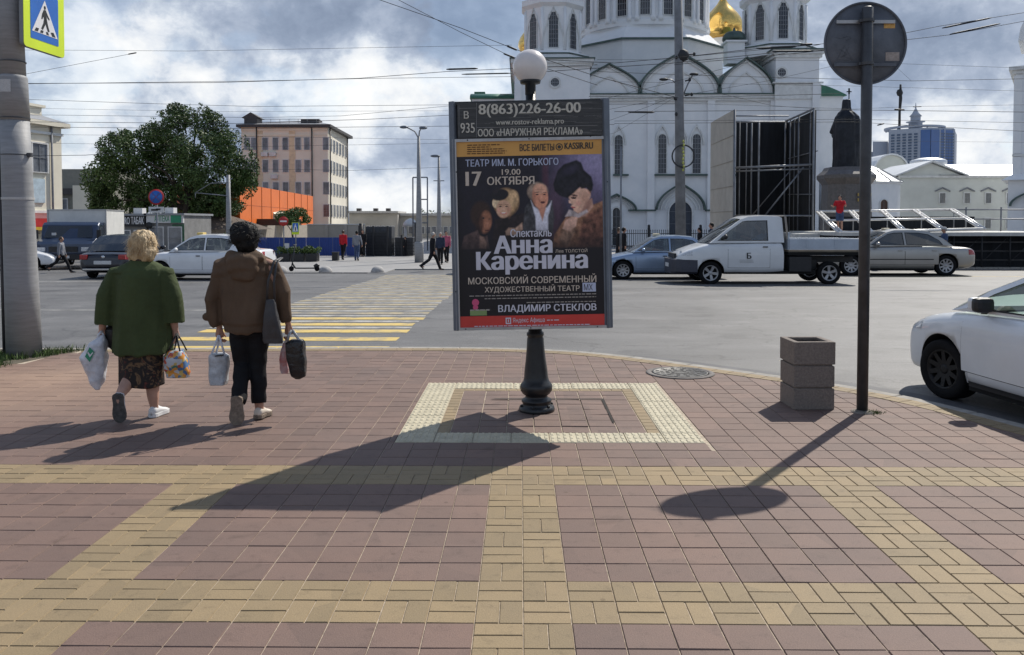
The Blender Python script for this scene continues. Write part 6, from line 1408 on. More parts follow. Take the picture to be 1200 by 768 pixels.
# --- blue cab box lorry coming towards the camera on the left
pl = ground_at(78, 316); bl = paint('navy_cab_paint', (.02, .035, .075), .2)
sl = pl.y/F; LR = thing('box_lorry', 'dark blue cab lorry with a tall white box body standing left behind the dark sedan', 'lorry', (W(75, 316, pl.y).x, pl.y, gz(pl.y)), R(12))
wl = 64*sl/2*.98          # local: x right, -y towards the camera (front)
q = MB(); zt_ = (315-251)*sl
q.rings([[(-wl*.97, y, .50), (wl*.97, y, .50), (wl, y, .7), (wl, y, 1.25), (wl*.98, y, 1.32), (-wl*.98, y, 1.32), (-wl, y, 1.25), (-wl, y, .7)] for y in (0, .1)] , 0, True, False)
q = MB(); prof = [(.0, .45), (-.05, .75), (-.02, 1.12), (.12, 1.24), (.62, 1.36), (1.02, 1.98), (1.2, 2.10), (2.2, 2.12), (2.2, .45)]
rs = []
for t_, kx_, ins in ((-1, .94, .05), (-.97, .975, .02), (-.8, 1, 0), (-.4, 1, 0), (0, 1, 0), (.4, 1, 0), (.8, 1, 0), (.97, .975, .02), (1, .94, .05)):
    rs.append([(t_*wl, y*(1) + ins*2*(1 if y < 1 else 0) + .08*t_*t_*(1 if y < .7 else 0), z - ins*(1 if z > 1.9 else 0)) for y, z in prof])
q.rings(rs, 0, True, False); q.build('cab', bl, LR)
q = MB(); q.add([(-wl*.86, .655, 1.40), (wl*.86, .655, 1.40), (wl*.78, .985, 1.93), (-wl*.78, .985, 1.93)], [(0, 1, 2, 3)]); ws_ = q.build('windscreen', PM('dark_windscreen', (.015, .02, .028), rough=.06, coat=.5), LR)
q = MB(); q.box(-wl*.6, -wl*.45, .72, .74, 1.5, 1.62); q.build('windscreen_paper', m_plate, LR)
for sg in (-1, 1):
    q = MB(); q.prism([(.85, 1.36), (1.85, 1.36), (1.85, 1.95), (1.22, 1.95)], sg*(wl+.004), sg*(wl+.010), 'yz'); q.build('side_window', MATS['dark_windscreen'], LR)
    q = MB(); q.box(sg*(wl+.12)-.09, sg*(wl+.12)+.09, .55, .62, 1.35, 1.75, c=.02); q.bar((sg*wl, .7, 1.6), (sg*(wl+.1), .6, 1.6), .03); q.build('mirror', m_trim, LR)
    q = MB(); q.box(min(sg*wl*.62, sg*wl*.92), max(sg*wl*.62, sg*wl*.92), -.075, .0, .80, .98, c=.02); q.build('headlight', m_head, LR)
    for yy in (.75, 4.3): wheel(LR, sg*(wl-.14), yy, .38, .38, .24, m_rim, 1, 5, 0).rotation_euler = (0, 0, PI/2 if sg > 0 else -PI/2)
q = MB(); q.box(-wl*.98, wl*.98, -.10, .05, .42, .68, c=.03); q.build('front_bumper', m_trim, LR)
q = MB(); q.box(-wl*.5, wl*.5, -.09, -.05, .78, 1.02, c=.01); q.build('grille', m_trim, LR)
q = MB(); q.box(-.26, .26, -.115, -.10, .50, .61); q.build('number_plate', m_plate, LR)
q = MB(); q.lathe([(.07, -.10), (.07, -.092), (.03, -.088)], 14, (0, 0, .92), axis='y'); q.build('badge', m_chrome, LR)
bt = 2.12+ .55; bw = wl*1.06
q = MB(); q.box(-bw+.30*0, bw, 1.95, 5.2, .95, bt, c=.02); q.build('box_body', PM('white_box_panel', (.62, .62, .60), rough=.5, var=.06), LR)
for x in (-bw, bw):
    for z in (.97, bt-.02): pass
q = MB()
for a, b_ in (((-bw, 1.94, bt), (bw, 1.94, bt)), ((-bw, 1.94, .96), (bw, 1.94, .96)), ((bw, 1.94, .96), (bw, 1.94, bt)), ((-bw, 1.94, .96), (-bw, 1.94, bt)), ((bw, 1.94, bt), (bw, 5.2, bt)), ((bw, 1.94, .96), (bw, 5.2, .96))): q.bar(a, b_, .05)
q.build('box_edging', m_frame2, LR); q = MB(); q.box(-.5, .5, .2, 5.1, .45, .75); q.build('chassis_rail', m_trim, LR)
# ================================================================== FAR SIDE: BUILDINGS
m_lime_w = PM('white_limewash', (.80, .81, .82), rough=.85, var=.07, scale=.7, bump=.1, bscale=8, col2=(.70, .72, .74)); m_stone = PM('aged_white_moulding', (.66, .67, .66), rough=.85, var=.12, scale=2)
m_dgreen = PM('dark_green_roof_metal', (.07, .11, .10), rough=.5, metal=.2, var=.25, scale=1.5); m_lgreen = PM('green_copper_roof', (.05, .17, .11), rough=.45, metal=.2, var=.2, scale=.6)
m_pane = PM('dark_window_pane', (.022, .028, .04), rough=.12, var=.4, scale=.9, coat=.4); m_bars = PM('window_bars', (.20, .21, .23), rough=.7); m_gold = PM('gilded_dome', (.92, .58, .17), rough=.17, metal=1, var=.14, scale=.35, bump=.25, bscale=1.6)
m_groof = PM('grey_roof_sheet', (.26, .27, .29), rough=.6, var=.12, scale=.4); m_silver = PM('bright_zinc_roof', (.62, .64, .66), rough=.38, metal=.55, var=.1, scale=.5); m_ddoor = PM('blue_grey_door', (.045, .055, .075), rough=.6, var=.2)
GRD = -.55
WC = {}
def arch_outline(w_, h_, kind, n=10):
    r = w_/2; pts = [(-r, 0), (r, 0)]
    if kind == 'arch': pts += [(r*math.cos(PI*k/n), h_-r+r*math.sin(PI*k/n)) for k in range(n+1)]
    elif kind == 'round': return [(r*math.cos(2*PI*k/20), r+r*math.sin(2*PI*k/20)) for k in range(20)]
    else: pts += [(r, h_), (-r, h_)]
    return pts
def window(parent, loc, rz, w_, h_, kind='rect', nv=2, nh=3, fr=.08, mf=None, mp=None, mb=None, name='window', dp=.10, bw_=.03):
    key = (round(w_, 2), round(h_, 2), kind, nv, nh, fr, (mf or m_stone).name, (mp or m_pane).name)
    if key not in WC:
        o_ = arch_outline(w_, h_, kind); i_ = arch_outline(w_-2*fr, h_-(fr if kind != 'round' else 2*fr), kind); 
        if kind == 'round': i_ = [(x, z+fr) for x, z in i_]
        else: i_ = [(x, z+ (fr*.5 if z < .01 else 0)) for x, z in i_]
        f = MB().ringprism(o_, i_, -dp, .05).mesh(name, mf or m_stone); p = MB().prism(i_, -.03, .02).mesh('pane', mp or m_pane)
        b = MB(); r = w_/2-fr
        for k in range(1, nv): x = -r+2*r*k/nv; zt_ = h_-fr-(r-math.sqrt(max(0, r*r-x*x)) if kind != 'rect' else 0); z0_ = .0 if kind != 'round' else h_-zt_; b.box(x-bw_/2, x+bw_/2, -.06, -.031, z0_, zt_)
        for k in range(1, nh): z = h_*k/nh; hw_ = r if kind != 'round' else math.sqrt(max(.001, r*r-(z-h_/2)**2)); b.box(-hw_, hw_, -.065, -.034, z-bw_/2, z+bw_/2)
        if not b.v: b.box(-.01, .01, -.05, -.031, 0, h_)
        WC[key] = (f, p, b.mesh('glazing_bars', mb or m_bars))
    f, p, b = WC[key]; o = link(name, f, parent, loc, (0, 0, rz)); link('pane', p, o); link('glazing_bars', b, o); return o
def ogee(x0, x1, z0, z1, n=12, ext=0.0):
    """keel-shaped arch from left springing over the peak to the right springing"""
    c = (x0+x1)/2; h = (x1-x0)/2; out = []
    for k in range(n+1):
        t_ = k/n; a = PI/2*t_*1.0
        x = h*(1-(math.cos(a)))**1.0; # 0..h
        z = math.sin(a)
        xx = -h + h*(1-math.cos(a*.86))/(1-math.cos(PI/2*.86)); zz_ = .84*math.sin(a*.86)/math.sin(PI/2*.86) + .16*t_**5
        out.append((c+xx, z0+(z1-z0)*zz_))
    return out + [(2*c-x, z) for x, z in reversed(out[:-1])]
YC = 75.0
def cx_(px, Y=YC): return W(px, 262, Y).x
def cz_(py, Y=YC): return W(600, py, Y).z
ca = thing('cathedral', 'white cathedral with tall drum, corner towers, keel arches and golden domes', 'cathedral', (cx_(780), YC, GRD)); ca0 = ca.location.copy()
def cp(mb, name, mat, parent=ca):
    mb.v = [(x-ca0.x, y-ca0.y, z-ca0.z) for x, y, z in mb.v]; return mb.build(name, mat, parent)
def cwin(px, py0, py1, wpx, kind='arch', Y=YC, par=ca, rz=0, X=None, **k):
    x = cx_(px, Y) if X is None else X; return window(par, (x-ca0.x, Y-ca0.y-.02, cz_(py1, Y)-ca0.z), rz, wpx*Y/F, (py1-py0)*Y/F, kind, **k)
xl, xr_, xm0, xm1 = cx_(603), cx_(955), cx_(690), cx_(905)
q = MB(); q.box(xm0, xm1, YC, YC+30, GRD-.3, cz_(110)); nave = cp(q, 'nave_wall', m_lime_w)
q = MB(); q.box(xl, xm0+.01, YC-.6, YC+29, GRD-.3, cz_(76)); cp(q, 'corner_bay', m_lime_w)
q = MB(); q.box(xm1-.01, xr_, YC-.6, YC+29, GRD-.3, cz_(66)); cp(q, 'corner_bay', m_lime_w)
for a, b, z in ((xl, xm0, 76), (xm1, xr_, 66)):
    q = MB(); q.box(a-.35, b+.35, YC-.95, YC+29.3, cz_(z), cz_(z)+.35); q.box(a-.2, b+.2, YC-.8, YC+29.2, cz_(z)-.3, cz_(z)-.002); cp(q, 'cornice', m_stone)
    q = MB(); q.box(a-.45, b+.45, YC-1.05, YC+29.4, cz_(z)+.352, cz_(z)+.46); cp(q, 'roof_edge', m_dgreen)
q = MB(); q.box(xm1-.3, xr_+.3, YC-.9, YC-.602, cz_(100), cz_(98.5)); q.box(xm1-.1, xr_+.15, YC-.75, YC-.604, cz_(118), cz_(101)); cp(q, 'moulding', m_stone)
q = MB(); q.box(xm0, xm1, YC-.45, YC-.003, cz_(116), cz_(112)); q.box(xm0, xm1, YC-.3, YC-.003, cz_(119), cz_(116.2)); cp(q, 'cornice', m_stone)
q = MB(); q.box(xm0, xm1, YC-.55, YC-.003, cz_(111.8), cz_(110.6)); cp(q, 'cornice_flashing', m_dgreen)
for px in (690, 762, 832, 905, 607, 951):
    y = YC - (.6 if px in (607, 951) else 0); q = MB(); q.box(cx_(px)-.32, cx_(px)+.32, y-.28, y-.004, GRD-.3, cz_(119 if 690 <= px <= 905 else 100)); cp(q, 'pilaster', m_lime_w)
for x0, x1, pk in ((676, 750, 76), (748, 842, 63), (840, 905, 69)):
    og = ogee(cx_(x0), cx_(x1), cz_(110), cz_(pk)); q = MB(); q.prism(og, YC-.02, YC+6); kk = cp(q, 'keel_gable', m_lime_w)
    c = (cx_(x0)+cx_(x1))/2; sc = lambda k, dz=0: [(c+(x-c)*k, cz_(110)+(z-cz_(110))*k+dz) for x, z in og]
    q = MB(); q.ringprism(sc(1.035), sc(.985), YC-.45, YC+6.2, closed=False); cp(q, 'gable_coping', m_dgreen)
    q = MB(); q.ringprism(sc(.93), sc(.88), YC-.22, YC-.023, closed=False); q.ringprism(sc(.62), sc(.57), YC-.16, YC-.023, closed=False); cp(q, 'gable_moulding', m_stone)
# windows of the facade
for px in (770.5+5, 797, 815.5): cwin(px, 157, 204, 11.5, nv=3, nh=8, bw_=.045)
for px in (724.5, 868): cwin(px, 158, 205, 11.5, nv=3, nh=8, bw_=.045)
for a, b in ((718, 736), (766, 828), (858, 878)):
    q = MB(); q.box(cx_(a), cx_(b), YC-.35, YC-.004, cz_(206.4), cz_(204.4)); cp(q, 'sill', m_dgreen)
for c in (775.5, 797, 815.5, 724.5):
    og = ogee(cx_(c-9), cx_(c+9), cz_(170), cz_(146)); og2 = ogee(cx_(c-7.4), cx_(c+7.4), cz_(170), cz_(149)); q = MB(); q.ringprism(og, og2, YC-.16, YC-.004, closed=False); cp(q, 'window_hood', m_stone)
for c, hw_, pk, sp_z, dt in ((797, 29, 214, 246, 234), (722, 24, 227, 247, 242)):
    og = ogee(cx_(c-hw_), cx_(c+hw_), cz_(sp_z), cz_(pk)); og2 = ogee(cx_(c-hw_+1.8), cx_(c+hw_-1.8), cz_(sp_z), cz_(pk+2)); q = MB(); q.ringprism(og, og2, YC-.5, YC-.004, closed=False); cp(q, 'door_hood', m_dgreen)
    for kk in (.80, .66):
        a1_ = [(cx_(c)+(x-cx_(c))*kk, cz_(sp_z)+(z-cz_(sp_z))*kk) for x, z in og]; a2_ = [(cx_(c)+(x-cx_(c))*(kk-.045), cz_(sp_z)+(z-cz_(sp_z))*(kk-.045)) for x, z in og]; q = MB(); q.ringprism(a1_, a2_, YC-.2, YC-.004, closed=False); cp(q, 'door_moulding', m_stone)
    w_ = (30 if c > 750 else 12)
    d_ = cwin(c, dt, 291, w_, nv=2, nh=4, mp=m_ddoor if c > 750 else m_pane, name='door' if c > 750 else 'window', mf=m_stone, fr=.14, dp=.2)
for a, b in ((736, 768), (826, 836), (690, 698)):
    q = MB(); q.box(cx_(a), cx_(b), YC-.42, YC-.004, cz_(247.6), cz_(245.8)); cp(q, 'string_course', m_dgreen)
for px, py, Y in ((650, 97, YC-.6), (914, 86, YC-.6)): cwin(px, py-7, py+7, 14, 'round', Y, nv=4, nh=4, fr=.16, bw_=.06)
# octagonal platform, drum with tall windows and pilasters
DX, DY = cx_(753, 90), 90.0; dr_ = 6.6; zdb = cz_(28, 83.2)
def npoly(cx, cy, r, n, rot=0): return [(cx+r*math.cos(2*PI*k/n+rot), cy+r*math.sin(2*PI*k/n+rot)) for k in range(n)]
q = MB(); q.rings([[(x, y, z) for x, y in npoly(DX, DY, r, 8, PI/8)] for r, z in ((8.4, cz_(110)), (8.4, zdb-1.9), (8.6, zdb-1.85), (7.0, zdb-.25), (7.0, zdb+.0))], 0, True, False); cp(q, 'drum_platform', m_lime_w)
q = MB(); 
for z, r in ((zdb-1.8, 8.75),): q.ringprism(npoly(DX, DY, r, 8, PI/8), npoly(DX, DY, r-.5, 8, PI/8), z-.02, z+.16, 'xy')
cp(q, 'platform_edge', m_dgreen)
q = MB(); q.rings([[(x, y, z) for x, y in npoly(DX, DY, r, 36)] for r, z in ((dr_+.25, zdb-.05), (dr_+.25, zdb+.5), (dr_, zdb+.6), (dr_, zdb+13), (dr_+.5, zdb+13.3), (dr_+.5, zdb+14))], 0, True, False); cp(q, 'drum', m_lime_w)
N_ = 18
for k in range(N_):
    a = -PI/2 + 2*PI*(k+.5)/N_ + .05
    if math.sin(a) > .35: continue
    x, y = DX+(dr_+.02)*math.cos(a), DY+(dr_+.02)*math.sin(a)
    window(ca, (x-ca0.x, y-ca0.y, zdb+.9-ca0.z), a+PI/2, 1.15, 9.0, 'arch', 4, 14, .10, bw_=.05)
    a2 = a + PI/N_; x, y = DX+(dr_+.12)*math.cos(a2), DY+(dr_+.12)*math.sin(a2)
    for da in (-.055, .055):
        xx, yy = DX+(dr_+.1)*math.cos(a2+da), DY+(dr_+.1)*math.sin(a2+da); q = MB(); q.lathe([(.30, zdb+.3), (.30, zdb+.8), (.2, zdb+.9), (.2, zdb+11), (.3, zdb+11.2), (.3, zdb+11.6)], 8, (xx, yy, 0)); cp(q, 'drum_column', m_lime_w)
def onion(name_, X, Y, z0, r, h, mat, parent=ca, n=32):
    pr = [(.52, 0), (.70, .04), (.90, .10), (1.0, .19), (.985, .27), (.90, .36), (.74, .45), (.52, .54), (.32, .62), (.18, .70), (.10, .78), (.055, .88), (.03, 1.0)]
    q = MB(); q.lathe([(a*r, z0+b*h) for a, b in pr], n, (X, Y, 0)); return cp(q, name_, mat) if parent is ca else q
onion('main_dome', DX, DY, zdb+14, 7.6, 12, m_gold)
for px, wpx, wy0, wy1, base, cor in ((647, 33, 15, 57, 74, 7), (905, 34, 5, 47, 64, 0)):
    Y = 79.0; X = cx_(px, Y); r = wpx*Y/F*1.02; z0 = cz_(wy1+2, Y-r); zc = cz_(cor, Y-r)
    q = MB(); q.rings([[(x, y, z) for x, y in npoly(X, Y, rr, 8, PI/8)] for rr, z in ((r*1.32, cz_(base+2, Y-r)), (r*1.32, z0-.5), (r*1.2, z0-.15), (r, z0), (r, zc), (r*1.05, zc+.1), (r*1.14, zc+.3), (r*1.14, zc+.8), (r*.96, zc+1.0), (r*.9, zc+3.2))], 0, True, False); cp(q, 'corner_tower', m_lime_w)
    q = MB(); q.ringprism(npoly(X, Y, r*1.34, 8, PI/8), npoly(X, Y, r*1.05, 8, PI/8), z0-.42, z0-.32, 'xy'); cp(q, 'tower_flashing', m_dgreen)
    for k in range(8):
        a = -PI/2+k*PI/4; 
        if math.sin(a) > .3: continue
        x, y = X+r*.925*math.cos(a), Y+r*.925*math.sin(a)
        window(ca, (x-ca0.x, y-ca0.y, z0+.25-ca0.z), a+PI/2, 1.02, 3.35, 'arch', 4, 8, .09, bw_=.045)
        og = ogee(-.95, .95, 0, 3.9); q = MB(); q.ringprism([(-1.0, 0)]+[(x_*1.05, z_*1.02) for x_, z_ in og]+[(1.0, 0)], [(-.9, 0)]+[(x_*.95, z_*.98) for x_, z_ in og]+[(.9, 0)], -.10, .02, closed=False)
        o = q.build('tower_moulding', m_stone, ca); o.location = (x-ca0.x, y-ca0.y, z0+.1-ca0.z); o.rotation_euler = (0, 0, a+PI/2)
    for k in range(8):
        a = -PI/2+(k+.5)*PI/4; q = MB(); q.lathe([(.16, z0+.1), (.16, zc-.1)], 8, (X+r*.99*math.cos(a), Y+r*.99*math.sin(a), 0)); cp(q, 'tower_column', m_lime_w)
    onion('tower_dome', X, Y, zc+3.2, r*1.05, 6, m_gold)
for px, Y, rpx, y0, y1 in ((845, 97, 23.5, -4, 47), (629, 97, 22, 20, 66)):
    X = cx_(px, Y); onion('small_dome', X, Y, cz_(y1, Y), rpx*Y/F, (y1-y0)*Y/F*1.25, m_gold)
    q = MB(); q.lathe([(rpx*.62*Y/F, cz_(y1+25, Y)), (rpx*.62*Y/F, cz_(y1, Y))], 20, (X, Y, 0)); cp(q, 'dome_drum', m_lime_w)
    q = MB(); zt_ = cz_(y1, Y)+(y1-y0)*Y/F*1.25; q.box(X-.06, X+.06, Y-.06, Y+.06, zt_-.1, zt_+1.8); q.box(X-.5, X+.5, Y-.04, Y+.04, zt_+1.0, zt_+1.12); cp(q, 'cross', m_gold)
q = MB(); Y = 77.0; q.box(cx_(851, Y), cx_(871, Y), Y, Y+1.6, cz_(75, Y), cz_(50, Y)); q.box(cx_(848.5, Y), cx_(873.5, Y), Y-.2, Y+1.8, cz_(50, Y), cz_(48, Y)); cp(q, 'vent_turret', m_lime_w)
q = MB(); q.lathe([(1.06, cz_(46.5, Y)), (1.1, cz_(44, Y)), (1.0, cz_(40, Y)), (.7, cz_(36.5, Y)), (.15, cz_(34.8, Y)), (.06, cz_(31, Y))], 20, (cx_(861, Y), Y+.8, 0)); cp(q, 'turret_cap', m_dgreen)
q = MB(); q.box(cx_(690), cx_(905), YC+2, YC+29, cz_(110), cz_(92)); cp(q, 'roof', m_groof)
# side wings
q = MB(); q.box(xr_-.1, cx_(986, 79), 79, 100, GRD-.3, cz_(113, 79)); cp(q, 'apse_wall', m_lime_w)
q = MB(); q.rings([[(xr_-.15 + (cx_(988, 79)-xr_+.15)*(.5-.5*math.cos(PI*k/8)) if False else xr_-.2+(cx_(989, 79)-xr_+.2)*t_, y, cz_(112.5, 79)+1.15*math.sin(PI*min(1, (1-t_)*1.2)/2) ) for k, t_ in ((0, 0), (1, .3), (2, .6), (3, .8), (4, .93), (5, 1.0))] + [(cx_(989, 79), y, cz_(113.5, 79)), (xr_-.2, y, cz_(113.5, 79))] for y in (78.7, 100)], 0, True, False); cp(q, 'apse_roof', m_lgreen)
q = MB(); Y = 82.0; q.box(cx_(553, Y), xl+.1, Y, Y+12, GRD-.3, cz_(114, Y)); cp(q, 'porch_wall', m_lime_w)
q = MB(); x0, x1 = cx_(551, Y), xl; q.rings([[(x, Y-.3+ (6.3-6.3*math.cos(PI*k/10)), cz_(116, Y)+1.05*math.sin(PI*k/10)) for k in range(11)] for x in (x0, x1)], 0, True, True); q.box(cx_(554, Y), cx_(567, Y), Y+3, Y+6, cz_(112, Y), cz_(102, Y)); cp(q, 'porch_roof', m_lgreen)

# iron fence in front of the cathedral
m_ironb = PM('black_iron', (.018, .019, .022), rough=.6, var=.2)
fe = thing('iron_fence', 'black iron railing along the foot of the cathedral', 'fence', (cx_(700, 66), 66, GRD+.1)); fx1 = cx_(862, 66)-fe.location.x
q = MB(); x = 0
while x < fx1: q.box(x-.018, x+.018, -.018, .018, .1, 1.45); q.add([(x-.04, 0, 1.45), (x+.04, 0, 1.45), (x, 0, 1.6), (x, .03, 1.5)], [(0, 1, 2), (0, 3, 2), (1, 3, 2)]); x += .17
q.build('pickets', m_ironb, fe)['kind'] = 'stuff'
for z in (.2, 1.25):
    q = MB(); q.box(0, fx1, -.025, .025, z-.025, z+.025); q.build('rail', m_ironb, fe)
x = 0
while x < fx1: q = MB(); q.box(x-.1, x+.1, -.1, .1, 0, 1.75, c=.02); q.ball((x, 0, 1.85), .12, 8); q.build('fence_post', m_ironb, fe); x += 4.1

# ---------------- stage, scaffold, statue
m_cloth = PM('black_stage_cloth', (.012, .014, .018), rough=.95, var=.35, scale=1.5, streak=(3, 3, .4)); m_tube = PM('scaffold_tube', (.20, .21, .23), rough=.5, metal=.4, var=.2); m_ply = PM('beige_banner_sheet', (.38, .355, .31), rough=.8, var=.1, scale=1.2); m_truss = PM('aluminium_truss', (.56, .56, .56), rough=.35, metal=.5, var=.1); m_deck = PM('pale_stage_deck', (.50, .50, .48), rough=.7, var=.12)
ZS = gz(48)+.06
so_ = W(858, 280, 44); SC = thing('stage_tower', 'scaffold tower hung with black cloth and a beige banner side, before the cathedral', 'scaffold', (so_.x, 44, ZS))
def sp(px, py, Y): v = W(px, py, Y); return (v.x-so_.x, Y-44, v.z-ZS)
def pipe(a, b, par=SC, r=.035, m=m_tube, name='scaffold_tube'): q = MB(); q.tube([a, b], r, 8); return q.build(name, m, par)
zt1 = 7.1
def panel(p0, p1, z0, z1, mat, name, th=.05):
    a, b = Vector(p0), Vector(p1); n_ = Vector((-(b-a).y, (b-a).x)).normalized()*th; q = MB(); q.prism([tuple(a), tuple(b), tuple(b+n_), tuple(a+n_)], z0, z1, 'xy'); return q.build(name, mat, SC)
pA = sp(832, 262, 49.5)[:2]; pB = (0, 0); pC = sp(862, 262, 49)[:2]; pD = sp(922, 262, 49)[:2]; pE = sp(954, 262, 43.5)[:2]
htop = lambda py, Y: W(600, py, Y).z-ZS
panel(pA, pB, 0, htop(131, 44.5), m_ply, 'banner_sheet')
for k in range(1, 6):
    z = htop(131, 44.5)*k/6; q = MB(); q.bar((pA[0], pA[1]-.06, z), (pB[0]-.02, pB[1]-.06, z), .03); q.build('banner_seam', PM('seam_tape', (.28, .26, .22), rough=.8), SC)
panel(pC, pD, 0, htop(143, 49), m_cloth, 'black_cloth'); panel(pD, pE, 0, htop(131, 44), m_cloth, 'black_cloth')
for px, Y, ty, r in ((860, 44, 129, .06), (866, 45, 143, .03), (874, 48, 143, .03), (880, 47, 143, .045), (888.5, 44.6, 143, .05), (919, 48.7, 143, .05), (925, 47.5, 140, .035), (930, 47.2, 140, .03), (935, 46, 137, .045), (948.5, 44.2, 130, .035), (952.5, 43.2, 127, .055)):
    pipe(sp(px, 262, Y)[:2]+(0,), sp(px, 262, Y)[:2]+(htop(ty, Y),), r=r)
for a, b, r in ((sp(860, 143, 45), sp(921, 143, 48.8), .05), (sp(860, 136, 44), sp(924, 136, 47), .04), (sp(921, 142, 48.6), sp(953, 128, 43.3), .06), (sp(861, 197, 44.4), sp(951, 193, 43.6), .06), (sp(861, 201, 44.6), sp(951, 198, 43.8), .04), (sp(861, 253, 44.4), sp(951, 253, 43.5), .045), (sp(897, 252, 44.5), sp(942, 196, 44), .045), (sp(882, 252, 48), sp(930, 196, 47), .035), (sp(924, 186, 48), sp(958, 177, 43.4), .03), (sp(924, 228, 48), sp(951, 228, 43.8), .03)): pipe(a, b, r=r)
# stage deck with truss roof being assembled
do = W(985, 275, 37); DK = thing('stage_deck', 'low pale stage deck with dark scaffolding underneath, right of the scaffold tower', 'stage', (do.x, 37, gz(38)+.06)); dk0 = DK.location.copy()
def dp_(px, py, Y): v = W(px, py, Y); return (v.x-dk0.x, Y-dk0.y, v.z-dk0.z)
zd = dp_(1000, 272.5, 37)[2]; xe = dp_(1290, 270, 37)[0]
q = MB(); q.box(0, xe, 0, 7, zd-.16, zd); q.build('deck', m_deck, DK)
q = MB(); q.box(dp_(955, 272, 37)[0], 0-.01, 2.5, 7, zd-.5, zd-.1); q.build('deck', m_deck, DK)
q = MB(); q.box(.1, xe, .9, 6.8, 0, zd-.17); q.build('under_stage_cloth', m_cloth, DK)
x = .1
while x < xe:
    pipe((x, .15, 0), (x, .15, zd-.16), DK, .035, m_ironb, 'stage_leg'); 
    pipe((x, .3, .15), (x+1.2, .3, zd-.25), DK, .025, m_ironb, 'brace'); x += 1.25
for z in (.35, .75, 1.15): pipe((0, .2, z), (xe, .2, z), DK, .03, m_ironb, 'ledger')
tr = thing('truss_frame', 'white aluminium truss roof frame lying slanted on the stage deck', 'truss', (dk0.x, 38, dk0.z+zd)); t0_ = tr.location.copy()
def tp_(px, py, Y): v = W(px, py, Y); return (v.x-t0_.x, Y-t0_.y, v.z-t0_.z)
YF, YB = 37.6, 42.5
fr_ = [(984, 274), (1018, 272), (1058, 271.5), (1104, 270), (1150, 268.5)]; bk = [(957, 248.5), (995, 247.5), (1032, 247), (1070, 246.5), (1114, 246)]
for (a, b), (c_, d) in zip(fr_, bk):
    for o_ in (0, 4.5): pipe(tp_(a+o_, b, YF), tp_(c_+o_, d, YB), tr, .06, m_truss, 'truss_chord')
    A, B = Vector(tp_(a+2, b, YF)), Vector(tp_(c_+2, d, YB)); q = MB()
    for k in range(9): s0, s1 = k/9, (k+1)/9; w1 = .12 if k % 2 else -.12; q.tube([A.lerp(B, s0)+Vector((w1, 0, 0)), A.lerp(B, s1)+Vector((-w1, 0, 0))], .02, 5)
    q.build('truss_lacing', m_truss, tr)['kind'] = 'stuff'
pipe(tp_(957, 248, YB), tp_(1118, 246, YB), tr, .06, m_truss, 'truss_chord'); pipe(tp_(970, 258.5, 40), tp_(1133, 256, 40), tr, .05, m_truss, 'truss_chord'); pipe(tp_(985, 273, YF), tp_(1152, 268.5, YF), tr, .07, m_truss, 'truss_chord')
for px in (965, 1000, 1040, 1080, 1118): q = MB(); a = tp_(px, 247, YB); q.tube([a, (a[0], a[1], 0)], .03, 6); q.build('truss_prop', m_tube, tr)
q = MB(); a = tp_(975, 262, 44); b = tp_(1142, 262, 44); q.box(a[0], b[0], a[1], a[1]+.3, 0, tp_(1000, 254, 44)[2]); q.build('black_screen', m_cloth, tr)
rl = thing('stage_railing', 'grey metal railing at the back right of the stage deck', 'railing', (W(1125, 262, 43).x, 43, dk0.z+zd)); rx = W(1290, 262, 43).x-rl.location.x
for z in (W(600, 246, 43).z-rl.location.z, W(600, 257, 43).z-rl.location.z): pipe((-.6, 0, z), (rx, 0, z), rl, .035, m_tube, 'rail')
for k in range(4): pipe((1.8*k+.3, 0, 0), (1.8*k+.3, 0, W(600, 243, 43).z-rl.location.z), rl, .04, m_tube, 'railing_post')
# statue
m_brz = PM('dark_bronze', (.022, .024, .030), rough=.45, metal=.6, var=.3, scale=2); m_gran = PM('grey_brown_granite', (.105, .094, .09), rough=.35, var=.2, scale=6)
YS = 58.0; st0 = W(991, 262, YS); ST = thing('statue', 'dark bronze statue of a robed bishop seen from behind on a granite pedestal', 'statue', (st0.x, YS, gz(50)+.06)); s0_ = ST.location.copy(); us = YS/F
zz0 = lambda py: W(600, py, YS).z-s0_.z
q = MB()
q.rings([[(x, y, z) for x, y in npoly(0, 0, r, 8, PI/8)] for r, z in ((2.2, 0), (2.2, .5), (1.75, .55), (1.6, zz0(217)), (1.75, zz0(214)), (1.95, zz0(210)), (1.95, zz0(206)), (1.6, zz0(201)), (1.45, zz0(197)))], 0, True, False); q.build('pedestal', m_gran, ST)
q = MB(); zt0 = zz0(199)
q.rings([[((rx+.03*math.sin(9*a)*(1-k/12))*math.cos(a)+ox, (rx*.72+.03*math.sin(7*a))*math.sin(a), z) for a in [2*PI*j/36 for j in range(36)]] for k, (rx, z, ox) in enumerate(((.95, zt0, 0), (.93, zz0(185), 0), (.92, zz0(165), 0), (.92, zz0(152), 0), (.90, zz0(143), 0), (.82, zz0(137.5), 0), (.58, zz0(133), -.03), (.36, zz0(130), -.05), (.30, zz0(126), -.05), (.29, zz0(122), -.05), (.27, zz0(119), -.05), (.24, zz0(117.3), -.05)))]); q.ball((-.05, .05, zz0(126)), (.26, .28, .32), 14)
q.tube([(.62, 0, zz0(140)), (.80, .45, zz0(155)), (.55, .9, zz0(158))], [.25, .22, .14], 12); q.tube([(-.62, 0, zz0(140)), (-.82, .45, zz0(155)), (-.5, .9, zz0(160))], [.25, .22, .14], 12)
fuse(q, 'robed_figure', m_brz, ST, .045, 2, lambda p: noise.noise(Vector((p.x*4, p.y*4, p.z*.7)))*.05)
